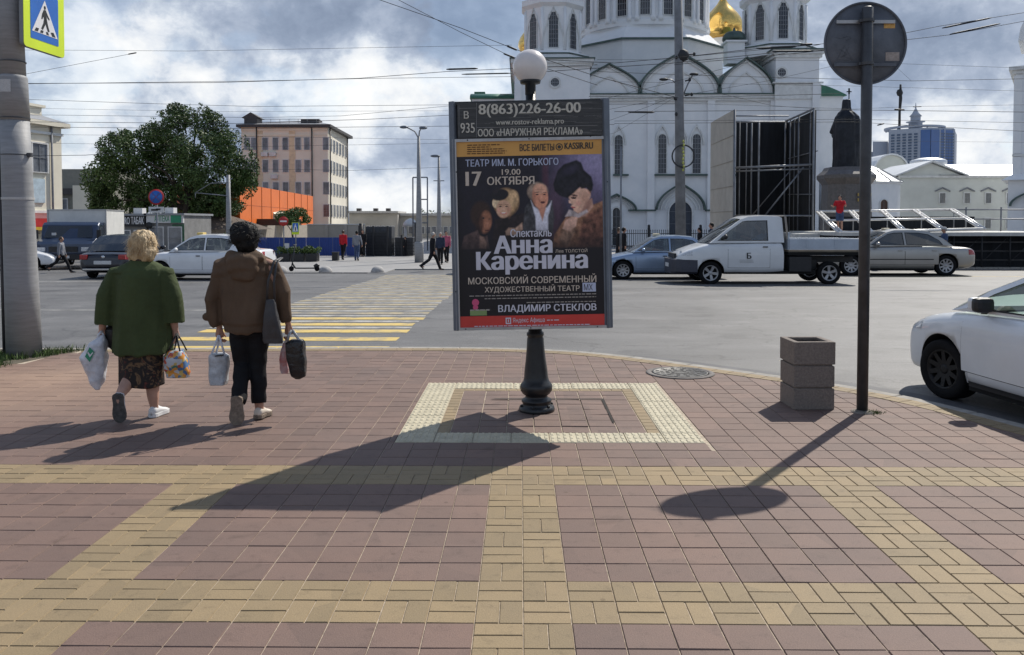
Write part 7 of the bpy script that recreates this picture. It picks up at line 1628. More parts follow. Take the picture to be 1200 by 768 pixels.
q = MB(); q.tube([(.45, .85, zt0), (.45, .85, zz0(108))], .04, 8); q.box(.40, .50, .82, .88, zz0(109), zz0(102)); q.box(.28, .62, .82, .88, zz0(106.6), zz0(105.5)); q.build('staff', m_brz, ST)
q = MB()
for k, wd in enumerate((.85, .7)): 
    x = .15-(.0)
    while x < .15+wd: q.box(x, x+.07, -1.66, -1.60, zz0(231+k*6), zz0(227.5+k*6)); x += .105
q.build('gilt_inscription', PM('gilt_letters', (.42, .30, .10), rough=.4, metal=.6), ST)['kind'] = 'stuff'

# ---------------- buildings to the right of the cathedral
CH = thing('chapel', 'low round white chapel with a pale metal tent roof behind the statue', 'chapel', (W(1040, 262, 70).x, 76, GRD)); h0 = CH.location.copy()
def hp(px, py, Y): v = W(px, py, Y); return (v.x-h0.x, Y-h0.y, v.z-h0.z)
rc = 70*.5*76/F*1.25; zc1 = W(600, 215, 72).z-GRD
q = MB(); q.rings([[(x, y, z) for x, y in npoly(0, 0, r, 16)] for r, z in ((rc, -.3), (rc, zc1), (rc*1.04, zc1+.05), (rc*1.04, zc1+.2))], 0, True, False); q.build('wall', m_lime_w, CH)
q = MB(); q.rings([[(x, y, z) for x, y in npoly(0, 0, r, 16)] for r, z in ((rc*1.08, zc1+.21), (rc*.55, zc1+1.35), (.12, W(600, 190, 76).z-GRD))], 0, True, False); q.build('tent_roof', m_silver, CH)
for k in range(16):
    a = 2*PI*k/16; q = MB(); q.bar((rc*1.08*math.cos(a), rc*1.08*math.sin(a), zc1+.25), (rc*.55*math.cos(a), rc*.55*math.sin(a), zc1+1.39), .05); q.build('roof_seam', m_groof, CH)
a = math.atan2(-.97, .25); window(CH, (rc*.985*math.cos(a), rc*.985*math.sin(a), W(600, 249, 72).z-GRD), a+PI/2, .9, 1.2, 'arch', 1, 1, .08, mp=PM('brown_door', (.09, .05, .035), rough=.7), name='door')
LBD = thing('low_building', 'long low white building with small pedimented windows and a bright metal roof', 'building', (W(1088, 262, 86).x, 86, GRD)); l0 = LBD.location.copy()
def lp(px, py, Y=86): v = W(px, py, Y); return (v.x-l0.x, Y-l0.y, v.z-l0.z)
x1 = lp(1230, 0)[0]; zt_ = lp(0, 208)[2]; x0 = lp(1058, 0)[0]
m_cream = PM('cream_limewash', (.60, .62, .58), rough=.85, var=.07, scale=.5)
q = MB(); q.box(x0, x1, 0, 10, -.4, zt_); q.build('wall', m_cream, LBD)
q = MB(); q.box(x0-.2, x1, -.25, -.002, zt_-.1, zt_+.12); q.build('cornice', m_stone, LBD)
g0, g1, gpk = lp(1056, 0)[0], lp(1132, 0)[0], lp(0, 192)[2]
q = MB(); q.prism([(g0, zt_+.1), (g1, zt_+.1), ((g0+g1)/2, gpk)], 0, 9); q.build('gable', m_cream, LBD)
q = MB(); c_ = (g0+g1)/2; q.prism([(g0-.4, zt_+.05), (c_, gpk+.05), (g1+.4, zt_+.05), (g1+.4, zt_+.2), (c_, gpk+.25), (g0-.4, zt_+.2)], -.5, 9.3); q.build('gable_roof', m_silver, LBD)
q = MB(); q.rings([[(x, y, z) for x in (lp(1104, 0)[0], x1)] for y, z in ((-.35, zt_+.13), (5, lp(0, 194, 91)[2]), (10.5, zt_+.13))], 0, False, False, False); q.build('metal_roof', m_silver, LBD)
for px in (1108, 1137, 1162, 1187):
    window(LBD, (lp(px, 0)[0], -.03, lp(0, 239)[2]), 0, 8.5*86/F, 13*86/F, 'rect', 2, 2, .09, mp=PM('pale_curtained_pane', (.16, .17, .17), rough=.2, coat=.3))
    q = MB(); c_ = lp(px, 0)[0]; q.ringprism([(c_-.75, lp(0, 224)[2]), (c_, lp(0, 220)[2]), (c_+.75, lp(0, 224)[2])], [(c_-.75, lp(0, 225.3)[2]), (c_, lp(0, 221.5)[2]), (c_+.75, lp(0, 225.3)[2])], -.2, 0, closed=False); q.build('pediment', m_bars, LBD)
    window(LBD, (lp(px, 0)[0], -.03, lp(0, 268)[2]), 0, 8.5*86/F, 13*86/F, 'rect', 2, 2, .09, mp=MATS['pale_curtained_pane'])
q = MB(); q.lathe([(1.9, lp(0, 196, 93)[2]), (1.9, lp(0, 190, 93)[2]), (1.7, lp(0, 188.5, 93)[2]), (1.0, lp(0, 186.5, 93)[2]), (.1, lp(0, 186, 93)[2])], 20, (lp(1091, 0, 93)[0], 7, 0)); q.build('roof_lantern', m_silver, LBD)
BG = thing('barrel_roof_building', 'small pale building with a rounded green roof behind the chapel', 'building', (W(1043, 262, 100).x, 100, GRD)); b0_ = BG.location
zb_ = W(600, 200, 100).z-GRD; q = MB(); q.box(-1.9, 1.9, 0, 8, -.4, zb_); q.prism([(1.9*math.cos(PI*k/10), zb_+1.9*math.sin(PI*k/10)*.95) for k in range(11)], 0, .3); q.build('wall', m_cream, BG)
q = MB(); q.ringprism([(2.1*math.cos(PI*k/10), zb_+2.1*math.sin(PI*k/10)*.95) for k in range(11)], [(1.91*math.cos(PI*k/10), zb_+1.91*math.sin(PI*k/10)*.95) for k in range(11)], -.3, 8.5, closed=False); q.build('barrel_roof', m_silver, BG)
q = MB(); q.box(-7.5, -1.95, 1, 9, -.4, W(600, 196, 101).z-GRD); q.build('side_wing', m_groof, BG)
# bell tower at the right edge
BT = thing('bell_tower', 'tall white bell tower cut by the right edge of the view', 'tower', (W(1187, 262, 72).x, 72, GRD), R(-33)); t1 = BT.location.copy(); zt2 = lambda py: W(600, py, 72).z-GRD
q = MB(); q.box(0, 8, 0, 8, zt2(208), zt2(84)); q.box(.6, 7.4, .6, 7.4, zt2(82), zt2(48)); q.build('shaft', m_lime_w, BT)
q = MB(); q.box(-.5, 8.5, -.5, 8.5, zt2(84), zt2(80)); q.box(-.25, 8.25, -.25, 8.25, zt2(88), zt2(84.2)); q.build('cornice', m_stone, BT)
q = MB(); q.box(-.15, 8.15, -.15, 8.15, zt2(184), zt2(181.5)); q.build('belt_course', m_stone, BT)
q = MB(); q.box(-.12, .5, -.12, .5, zt2(207), zt2(185)); q.box(-.12, .5, -.12, .5, zt2(181), zt2(90)); q.build('pilaster', m_lime_w, BT)
q = MB(); q.box(-.4, 8.4, -.4, 8.4, -.4, zt2(212)); q.rings([[(-.9, -.9, z), (8.9, -.9, z), (8.9, 8.9, z), (-.9, 8.9, z)] if k == 0 else [(-.1, -.1, z), (8.1, -.1, z), (8.1, 8.1, z), (-.1, 8.1, z)] for k, z in enumerate((zt2(212)+.01, zt2(205)))], 0, True, False); q.build('base_storey', m_lime_w, BT)
og = ogee(-.3, 4.2, zt2(242), zt2(221)); og2 = ogee(-.12, 4.02, zt2(242), zt2(223)); q = MB(); q.ringprism(og, og2, -.9, -.403, closed=False); q.build('arch_hood', m_dgreen, BT)
window(BT, (1.95, -.42, zt2(285)), 0, 2.2, 4.2, 'arch', 2, 3, .12, mp=m_pane)
q = MB(); og = [(4+3.9*math.cos(PI*k/12), zt2(48)+3.9*math.sin(PI*k/12)) for k in range(13)]; q.prism(og, .6, 7.4); q.build('arched_top', m_lime_w, BT)
# blue glass tower block far behind
BL = thing('blue_tower_block', 'distant blue glass tower block with a roof ring and small lantern', 'tower block', (W(1088, 262, 330).x, 330, GRD)); tb = BL.location.copy(); ub = 330/F
zB = lambda py: W(600, py, 330).z-GRD; m_bl = PM('blue_glass_cladding', (.055, .13, .34), rough=.2, var=.15, scale=.06, coat=.3); m_wh = PM('pale_tower_panels', (.36, .40, .47), rough=.7, var=.08); m_bld = PM('blue_grey_glass', (.07, .11, .19), rough=.15, var=.2, scale=.1, coat=.3)
xa, xb = -36*ub, 33*ub
q = MB(); q.prism([(xa, 9), (0, 0), (xb, 3.5), (xb+14, 28), (xa+13, 28)], -1, zB(150), 'xy'); q.build('core', m_wh, BL)
q = MB(); q.prism([(xb*.03, -.35), (xb*.99, 3.15), (xb*.99, 3.6), (xb*.03, .3)], 0, zB(152.5), 'xy'); q.build('blue_facade', m_bl, BL)
q = MB(); q.prism([(xa*.22, 1.55), (0, -.4), (0, .2), (xa*.22, 2.2)], 0, zB(152.5), 'xy'); q.build('blue_facade', m_bl, BL)
n_f = 13
for k in range(n_f):
    z = zB(198)+(zB(155)-zB(198))*k/n_f; dzf = (zB(155)-zB(198))/n_f
    for cix in range(5):
        s0 = .42+cix*.118; q = MB(); X = xb*s0; q.prism([(X, -.35+3.5*s0-.12), (X+xb*.095, -.35+3.5*(s0+.095)-.12), (X+xb*.095, 3.5*(s0+.095)-.1), (X, 3.5*s0-.1)], z+.15, z+dzf*.72, 'xy'); q.build('window', m_bld, BL)
    for cix in range(5):
        s0 = .30+cix*.14; X = xa*s0; q = MB(); q.prism([(X, 9*s0-.25), (X+xa*.08, 9*(s0+.08)-.25), (X+xa*.08, 9*(s0+.08)+.2), (X, 9*s0+.2)], z+.15, z+dzf*.75, 'xy'); q.build('window', m_bld, BL)
for s0 in (.40, .60, 1.0):
    q = MB(); q.box(xb*s0-.45, xb*s0+.25, -.45+3.5*s0, .3+3.5*s0, 0, zB(151)); q.build('white_pier', m_wh, BL)
q = MB(); cxr, cyr = (xa+xb)/2+1, 14
q.ringprism(npoly(cxr, cyr, 11.5, 32), npoly(cxr, cyr, 10, 32), zB(148.3), zB(145.8), 'xy'); q.build('roof_ring', m_wh, BL)
for k in range(12): a = 2*PI*k/12; q = MB(); q.box(cxr+10.7*math.cos(a)-.2, cxr+10.7*math.cos(a)+.2, cyr+10.7*math.sin(a)-.2, cyr+10.7*math.sin(a)+.2, zB(150), zB(148)); q.build('ring_post', m_wh, BL)
q = MB(); q.lathe([(2.6, zB(150)), (2.6, zB(141)), (3.6, zB(140.6)), (3.6, zB(139.8)), (1.9, zB(139)), (1.9, zB(134)), (2.4, zB(133.5)), (1.4, zB(130)), (.3, zB(124)), (.1, zB(117))], 12, (-1, 10, 0)); q.build('lantern', m_wh, BL)
q = MB(); q.prism([(xa-15*ub, 12), (xa+1, 12), (xa+8, 26), (xa-15*ub+7, 26)], -1, zB(163), 'xy'); q.prism([(xa-18*ub, 14), (xa-4, 14), (xa+1, 25), (xa-18*ub+5, 25)], -1, zB(175), 'xy'); q.build('side_block', m_wh, BL)
q = MB(); q.tube([(-7.5, 10, zB(150)), (-7.5, 10, zB(128)), (-7.2, 10, zB(112)), (-7.3, 10, zB(95))], [.55, .5, .7, .4], 8); q.ball((-7.6, 10, zB(105)), (1.4, 1, 1.6), 8); q.build('roof_mast', m_ironb, BL)

# ---------------- left side buildings
m_yw = PM('pale_yellow_render', (.74, .70, .60), rough=.85, var=.08, scale=.3); m_tan = PM('ochre_render', (.66, .55, .38), rough=.85, var=.1); m_cr2 = PM('cream_render', (.74, .69, .57), rough=.85, var=.08, scale=.4); m_darkroof = PM('dark_roof_metal', (.05, .045, .045), rough=.6, var=.2)
m_wfr = PM('white_window_frame', (.62, .62, .62), rough=.6); m_pane2 = PM('grey_window_pane', (.16, .175, .20), rough=.15, var=.5, scale=.6, coat=.3)
YB_ = thing('yellow_building', 'pale yellow four storey building with rows of windows and a roof railing', 'building', (W(385, 262, 90).x, 90, GRD)); y0_ = YB_.location.copy()
def yp(px, py, Y=90): v = W(px, py, Y); return (v.x-y0_.x, Y-y0_.y, v.z-GRD)
xw = yp(281, 0)[0]; zr_ = yp(0, 150)[2]; ex_ = W(408, 262, 102).x-y0_.x
q = MB(); q.prism([(xw, 0), (0, 0), (ex_, 12), (ex_-14, 18), (xw, 18)], -.4, zr_, 'xy'); q.build('wall', m_yw, YB_)
q = MB(); q.prism([(xw-.4, -.5), (.4, -.5), (ex_+.6, 12.2), (ex_-14, 18.5), (xw-.4, 18.5)], zr_+.003, zr_+.3, 'xy'); q.build('eaves', m_darkroof, YB_)
q = MB(); q.rings([[(xw-.3, -.4, zr_+.31), (.3, -.4, zr_+.31), (ex_+.5, 12.2, zr_+.31), (ex_-13.9, 18.2, zr_+.31), (xw-.3, 18.2, zr_+.31)], [(xw+4, 5, zr_+1.35), (-3, 5, zr_+1.35), (ex_-4, 11.2, zr_+1.35), (ex_-10, 13, zr_+1.35), (xw+4, 13, zr_+1.35)]], 0, True, False); q.build('roof', m_groof, YB_)
pitch_ = (yp(0, 195)[2]-yp(0, 221)[2])
rows = [yp(0, py)[2] for py in (176.5, 202.5, 228.5, 254.5)]
for z in rows:
    for px in (288, 296, 309.3, 321.4, 333, 348, 358.5, 380.6): window(YB_, (yp(px, 0)[0], -.03, z), 0, .74, 1.42, 'rect', 2, 2, .07, mf=m_wfr, mp=m_pane2, dp=.05)
d_ = Vector((ex_, 12, 0)); an_ = math.atan2(12, ex_)
for z in rows:
    for k in range(6): s_ = .12+k*.15; window(YB_, (ex_*s_+.03*math.sin(an_), 12*s_-.03*math.cos(an_), z), an_, .95, 1.42, 'rect', 2, 2, .07, mf=m_wfr, mp=m_pane2, dp=.05)
for px in (302.5, 341): q = MB(); x = yp(px, 0)[0]; q.box(x-.33, x+.33, -.06, -.003, 0, zr_); q.build('ochre_strip', m_tan, YB_)
for px in (299.5, 364.5): q = MB(); q.tube([(yp(px, 0)[0], -.15, 0), (yp(px, 0)[0], -.15, zr_)], .07, 6); q.build('downpipe', m_darkroof, YB_)
for s_ in (.05, .93): q = MB(); q.tube([(ex_*s_+.15, 12*s_-.1, 0), (ex_*s_+.15, 12*s_-.1, zr_)], .08, 6); q.build('downpipe', m_darkroof, YB_)
q = MB(); q.box(xw, 0, -.07, -.003, zr_-.9, zr_-.75); q.box(xw, 0, -.12, -.003, zr_-.35, zr_-.004); q.build('cornice', m_cr2, YB_)
for px, py in ((318.5, 178), (320, 204), (309, 178)): q = MB(); x = yp(px, 0)[0]; q.box(x-.35, x+.35, -.4, -.05, yp(0, py+1)[2]-.45, yp(0, py+1)[2]); q.build('air_conditioner', m_wfr, YB_)
q = MB(); q.tube([(xw+2, .8, zr_+1.0), (-1, .8, zr_+1.0)], .03, 4); q.tube([(xw+2, .8, zr_+.7), (-1, .8, zr_+.7)], .02, 4)
x = xw+2
while x < -1: q.tube([(x, .8, zr_+.3), (x, .8, zr_+1.0)], .025, 4); x += 1.0
q.build('roof_railing', m_bars, YB_)['kind'] = 'stuff'
q = MB(); x = yp(291, 0)[0]; q.prism([(x-.7, zr_+.3), (x+.7, zr_+.3), (x+.7, zr_+1.1), (x+1.0, zr_+1.1), (x, zr_+1.7), (x-1.0, zr_+1.1), (x-.7, zr_+1.1)], .3, 2.2); q.build('dormer', m_darkroof, YB_)
q = MB(); q.box(-3.2, -1.2, 1, 2.5, zr_+.3, zr_+1.0); q.build('chimney', m_darkroof, YB_)
# orange hall
OR = thing('orange_building', 'bright orange sheet metal hall in front of the yellow building', 'building', (W(281.5, 262, 58).x, 58, GRD)); o0 = OR.location.copy()
fr2 = W(367, 262, 86); exo, eyo = fr2.x-o0.x, 28; zo = W(600, 215, 58).z-GRD; lx0 = W(236, 262, 60).x-o0.x
m_or = PM('orange_sheet_metal', (.72, .165, .025), rough=.5, var=.06, scale=.5)
q = MB(); q.prism([(0, 0), (exo, eyo), (exo-9, eyo), (lx0-4, 6), (lx0, 1.2)], 2.0, zo, 'xy'); q.build('upper_wall', m_or, OR)
q = MB(); q.prism([(0.3, 1.0), (exo, eyo+.3), (exo-9, eyo-.3), (lx0-3.6, 6), (lx0+.3, 1.8)], -.3, 2.0, 'xy'); q.build('lower_wall', PM('beige_lower_wall', (.30, .27, .23), rough=.85, var=.15), OR)
for k in range(1, 9):
    s_ = k/9; q = MB(); q.bar((exo*s_+.02, eyo*s_-.02, 2.0), (exo*s_+.02, eyo*s_-.02, zo), .03); q.build('panel_joint', PM('orange_joint', (.40, .09, .02), rough=.6), OR)
q = MB(); q.bar((0, -.02, (zo+2)/2), (exo, eyo-.02, (zo+2)/2), .03); q.build('panel_joint', MATS['orange_joint'], OR)
q = MB(); q.box(exo*.28-1.2, exo*.28+3.0, eyo*.28-3.2, eyo*.28-1.0, 2.0, 2.5); q.build('balcony', PM('dark_brown_wood', (.05, .03, .025), rough=.8), OR)
q = MB(); X, Y = exo*.5, eyo*.5-4; q.prism([(X-1.4, 2.0), (X+1.4, 2.0), (X, 3.3)], Y, Y+3); q.build('gable_porch', m_cr2, OR)
q = MB(); q.rings([[(lx0-3, -3.5, 1.75), (-.2, -3.5, 1.75), (2.2, .4, 1.75), (lx0-3, .4, 1.75)], [(lx0-1.5, -1.2, 2.75), (-1.6, -1.2, 2.75), (-.6, -.6, 2.75), (lx0-1.5, -.6, 2.75)]], 0, True, False); q.build('brown_roof', PM('brown_roof', (.10, .075, .06), rough=.8, var=.2), OR)
q = MB(); q.box(lx0-2.6, -.6, -3.1, .2, -.3, 1.74); q.build('front_shop', MATS['beige_lower_wall'], OR)
for k in range(4): window(OR, (lx0-1.8+k*1.35, -3.13, .45), 0, .9, 1.0, 'rect', 2, 1, .06, mf=m_wfr, mp=m_pane2, dp=.05)
# beige yard wall, hoarding, container fence
YW = thing('yard_wall', 'beige concrete yard wall behind the blue hoarding', 'wall', (W(360, 262, 56).x, 56, GRD)); q = MB(); q.box(0, W(426, 262, 56).x-YW.location.x, 0, .3, 0, W(600, 263.5, 56).z-GRD); q.build('wall', PM('beige_concrete', (.36, .33, .29), rough=.85, var=.1, scale=.8), YW)
q = MB(); q.box(-.05, W(426, 262, 56).x-YW.location.x+.05, -.06, .36, W(600, 263.5, 56).z-GRD+.002, W(600, 262.6, 56).z-GRD); q.build('coping', m_stone, YW)
for k in range(1, 3): q = MB(); q.box(k*1.3-.12, k*1.3+.12, -.08, -.002, 0, W(600, 263.7, 56).z-GRD); q.build('pier', MATS['beige_concrete'], YW)
m_hb = PM('blue_hoarding_sheet', (.012, .045, .23), rough=.55, var=.1, scale=1)
HB = thing('blue_hoarding', 'blue sheet metal hoarding across the square behind the scooter', 'hoarding', (W(296, 262, 49).x, 49, PZ)); wdt = W(421, 262, 49).x-HB.location.x; zh = W(600, 278.5, 49).z-PZ; npn = 8
for k in range(npn):
    q = MB(); a = wdt*k/npn; q.box(a+.01, a+wdt/npn-.01, 0, .04, .05, zh)
    for j in range(6): xx = a+wdt/npn*(j+.5)/6; q.box(xx-.03, xx+.03, -.022, -.002, .06, zh-.01)
    q.build('hoarding_panel', m_hb, HB)
q = MB(); q.box(wdt*.30, wdt*.30+.28, -.05, -.024, zh*.45, zh*.7); q.build('notice', m_plate, HB)
CF = thing('mesh_fence', 'dark mesh fence and waste cages between the hoarding and the street lamp', 'fence', (W(421, 262, 50).x, 50, PZ)); wf = W(487, 262, 50).x-CF.location.x; zf_ = W(600, 265, 50).z-PZ
m_cage = PM('dark_grey_mesh', (.045, .05, .06), rough=.6, var=.3)
q = MB(); 
for k in range(60): x = wf*k/60; q.box(x-.012, x+.012, 0, .02, .05, zf_*(.82 if k < 30 else .6))
for j in range(8): z = .1+j*zf_*.1; q.box(0, wf*(.5 if j > 4 else 1), 0, .02, z-.012, z+.012)
q.build('mesh_wires', m_ironb, CF)['kind'] = 'stuff'
for k in range(5): q = MB(); x = wf*k/4; q.box(x-.05, x+.05, -.05, .05, 0, zf_*(1 if k < 3 else .7)); q.build('fence_post', m_ironb, CF)
for x0, x1, z1 in ((.3, 1.9, .98), (2.1, 3.2, .62)):
    q = MB(); q.box(x0, x1, .4, 1.6, 0, zf_*z1, c=.03); q.build('waste_cage', m_cage, CF)
# low pavilions in the distance
m_pav = PM('pale_pavilion', (.42, .40, .36), rough=.85, var=.12, scale=.3)
PV = thing('distant_pavilion', 'long low beige pavilion on the horizon left of the poster box', 'building', (W(409, 262, 120).x, 120, GRD)); v0 = PV.location.copy()
vz = lambda py: W(600, py, 120).z-GRD; vx = lambda px: W(px, 262, 120).x-v0.x
q = MB(); q.box(0, vx(466), 0, 8, -.5, vz(250)); q.box(vx(466)+.01, vx(580), 2, 9, -.5, vz(253)); q.build('wall', m_pav, PV)
q = MB(); q.box(-.3, vx(467), -.6, 8.3, vz(250)+.01, vz(247.5)); q.box(vx(467)+.02, vx(580), 1.4, 9.4, vz(253)+.01, vz(250)); q.build('flat_roof', PM('pale_roof_edge', (.46, .45, .43), rough=.7), PV)
for k in range(9): window(PV, (vx(414+k*5.8), -.03, .6), 0, .5, 1.2, 'rect', 1, 1, .06, mp=m_pane2)
for k in range(12): window(PV, (vx(472+k*7), 1.97, .6), 0, .7, 1.1, 'rect', 1, 1, .06, mp=m_pane2)
for px in (417, 437, 452): q = MB(); q.box(vx(px)-.3, vx(px)+.3, 2, 3, vz(247.5)+.01, vz(244)); q.build('chimney', m_darkroof, PV)
WT = thing('white_tent', 'small white dome tent beside the street lamp', 'tent', (W(481, 262, 62).x, 62, GRD+.1)); q = MB(); r = 9*62/F; q.lathe([(r*1.05, W(600, 267, 62).z-GRD), (r*.9, W(600, 263, 62).z-GRD), (r*.55, W(600, 259.5, 62).z-GRD), (.03, W(600, 257.5, 62).z-GRD)], 16); q.build('canopy', m_plate, WT)
for k in range(4): a = PI/4+k*PI/2; q = MB(); q.tube([(r*.9*math.cos(a), r*.9*math.sin(a), 0), (r*.9*math.cos(a), r*.9*math.sin(a), W(600, 266, 62).z-GRD)], .04, 6); q.build('leg', m_wfr, WT)
# cream two-storey building by the mast
CB = thing('cream_building', 'sunlit cream two storey building with a chimney beside the big mast', 'building', (-27.35, 49.2, GRD)); c0 = CB.location.copy()
dirc = Vector((-.22, -.97, 0)).normalized(); Lc = 9.0; back = Vector((-.97, .22, 0)).normalized(); zC = W(600, 147, 48).z-GRD
P2 = lambda s_, d_=0: (dirc*s_ + back*d_)
foot = [P2(0), P2(Lc), P2(Lc, 8), P2(0, 8)]
q = MB(); q.prism([(p.x, p.y) for p in foot], -.3, zC, 'xy'); q.build('wall', m_cr2, CB)
fo = [P2(-.35, -.35), P2(Lc+.4, -.35), P2(Lc+.4, 8.4), P2(-.35, 8.4)]; fi = [P2(2, 3), P2(Lc-2, 3), P2(Lc-2, 5), P2(2, 5)]
q = MB(); q.prism([(p.x, p.y) for p in fo], zC+.002, zC+.25, 'xy'); q.build('eaves', m_cr2, CB)
q = MB(); q.rings([[(p.x, p.y, zC+.26) for p in fo], [(p.x, p.y, zC+1.5) for p in fi]], 0, True, False); q.build('roof', m_groof, CB)
q = MB(); q.prism([(p.x, p.y) for p in (P2(.6, .8), P2(1.7, .8), P2(1.7, 1.8), P2(.6, 1.8))], zC+.3, zC+1.15, 'xy'); q.prism([(p.x, p.y) for p in (P2(.45, .65), P2(1.85, .65), P2(1.85, 1.95), P2(.45, 1.95))], zC+1.152, zC+1.3, 'xy'); q.build('chimney', m_cr2, CB)
ac = math.atan2(-dirc.y, -dirc.x)
for s_ in (1.75, 4.2, 6.6): p = P2(s_, -.03); window(CB, (p.x, p.y, W(600, 203, 48).z-GRD), ac, 1.25, 1.75, 'rect', 2, 2, .09, mf=m_wfr, mp=m_pane2)
q = MB(); p = P2(.85, -.1); q.tube([(p.x, p.y, 0), (p.x, p.y, zC)], .07, 6); q.build('downpipe', m_bars, CB)
for z in (zC-.5, W(600, 250, 48).z-GRD): q = MB(); q.prism([(p.x, p.y) for p in (P2(-.06, -.12), P2(Lc, -.12), P2(Lc, -.003), P2(-.06, -.003))], z, z+.15, 'xy'); q.build('cornice', m_stone, CB)
q = MB(); q.prism([(p.x, p.y) for p in (P2(1.4, -.09), P2(2.4, -.09), P2(2.4, -.004), P2(1.4, -.004))], W(600, 238, 48).z-GRD, W(600, 210, 48).z-GRD, 'xy'); q.build('wall_notice', PM('pale_blue_notice', (.45, .55, .62), rough=.6, var=.15, scale=3), CB)
q = MB(); q.prism([(p.x, p.y) for p in (P2(.2, -.5), P2(4.2, -.5), P2(4.2, -.02), P2(.2, -.02))], W(600, 266, 47).z-GRD, W(600, 256, 47).z-GRD, 'xy'); q.build('red_shop_sign', PM('red_sign', (.50, .03, .03), rough=.5), CB)
q = MB(); q.prism([(p.x, p.y) for p in (P2(.2, -.51), P2(4.2, -.51), P2(4.2, -.02), P2(.2, -.02))], W(600, 270, 47).z-GRD, W(600, 266.2, 47).z-GRD, 'xy'); q.build('yellow_sign_strip', PM('yellow_sign', (.62, .40, .04), rough=.5), CB)
GB = thing('grey_building', 'plain grey flat roofed building between the cream house and the tree', 'building', (W(70, 262, 82).x, 82, GRD)); g0_ = GB.location.copy(); gw = W(116, 262, 82).x-g0_.x; gzz = lambda py: W(600, py, 82).z-GRD
q = MB(); q.box(-1, gw, 0, 10, -.4, gzz(198)); q.build('wall', PM('grey_green_render', (.23, .23, .20), rough=.85, var=.1), GB)
q = MB(); q.box(-1.1, gw+.2, -.5, -.002, gzz(228), gzz(221)); q.build('canopy', m_darkroof, GB)
q = MB(); q.box(gw*.55, gw+.8, -1.5, -.6, -.4, gzz(218)); q.build('white_annex', m_cr2, GB)
for k in range(2): window(GB, (.4+k*2.2, -.03, gzz(248)), 0, 1.0, 1.3, 'rect', 2, 2, .08, mf=m_wfr, mp=m_pane2)

# ---------------- kiosks under the tree
KY = 46.0; m_kw = PM('kiosk_grey_wall', (.20, .20, .20), rough=.7, var=.15)
def kiosk(label, px0, px1, ytop, ysign, ybase_mat, signmat, txt, txtmat, tx, extra=None):
    k = thing('kiosk', label, 'kiosk', (W(px0, 262, KY).x, KY, gz(KY)+.06)); k0 = k.location.copy(); w_ = W(px1, 262, KY).x-k0.x; z_ = lambda py: W(600, py, KY).z-k0.z
    q = MB(); q.box(0, w_, 0, 4, 0, z_(ytop+2)); q.build('kiosk_wall', ybase_mat, k); q = MB(); q.box(-.1, w_+.1, -.25, 4.1, z_(ytop+2)+.002, z_(ytop)+.02); q.build('roof', m_groof, k)
    q = MB(); q.box(0, w_, -.16, -.003, z_(ysign), z_(ytop+.5)); q.build('fascia_sign', signmat, k)
    a, b, c_, d = tx; x0 = W(a, 262, KY-.17).x-k0.x; x1 = W(c_, 262, KY-.17).x-k0.x
    lettering(txt, (x0, -.168, z_(d)), ux, uz, x1-x0, z_(b)-z_(d), txtmat, k, .03)
    n_ = max(2, int(w_/.9))
    for j in range(n_): window(k, (w_*(j+.5)/n_, -.02, .55), 0, w_/n_*.78, z_(ysign)-.75, 'rect', 1, 2, .05, mf=m_wfr, mp=m_pane2, dp=.04)
    q = MB(); q.box(w_*.3, w_*.3+.5, .8, 1.3, z_(ytop)+.03, z_(ytop)+.35); q.build('air_conditioner', m_wfr, k)
    return k, k0, w_, z_
kiosk('kiosk with a black fascia reading PRO ТАБАК in white letters', 139, 171.5, 251, 265.5, m_kw, m_ironb, 'PRO ТАБАК', m_white, (143.5, 254.2, 168.5, 263))
kk_, k0_, kw_, kz_ = kiosk('pharmacy kiosk with a white and green fascia', 173, 216, 250.5, 261.5, m_kw, m_plate, 'АПТЕКА', PM('green_letters', (.02, .22, .10), rough=.5), (181, 252.8, 198.5, 259.8))
q = MB(); q.box(W(200, 262, KY-.2).x-k0_.x, W(212, 262, KY-.2).x-k0_.x, -.19, -.162, kz_(261.3), kz_(251)); q.build('green_sign_part', PM('green_sign', (.02, .25, .13), rough=.5), kk_)
q = MB(); q.box(W(202, 262, KY).x-k0_.x, kw_, -.03, -.006, .1, kz_(263)); q.build('green_window_film', PM('green_film', (.02, .10, .05), rough=.4, var=.3, scale=3), kk_)
q = MB(); q.lathe([(.19, -.30), (.19, -.24)], 18, (W(177, 262, KY).x-k0_.x, 0, kz_(264.5)), axis='y'); q.build('round_hanging_sign', m_ironb, kk_)

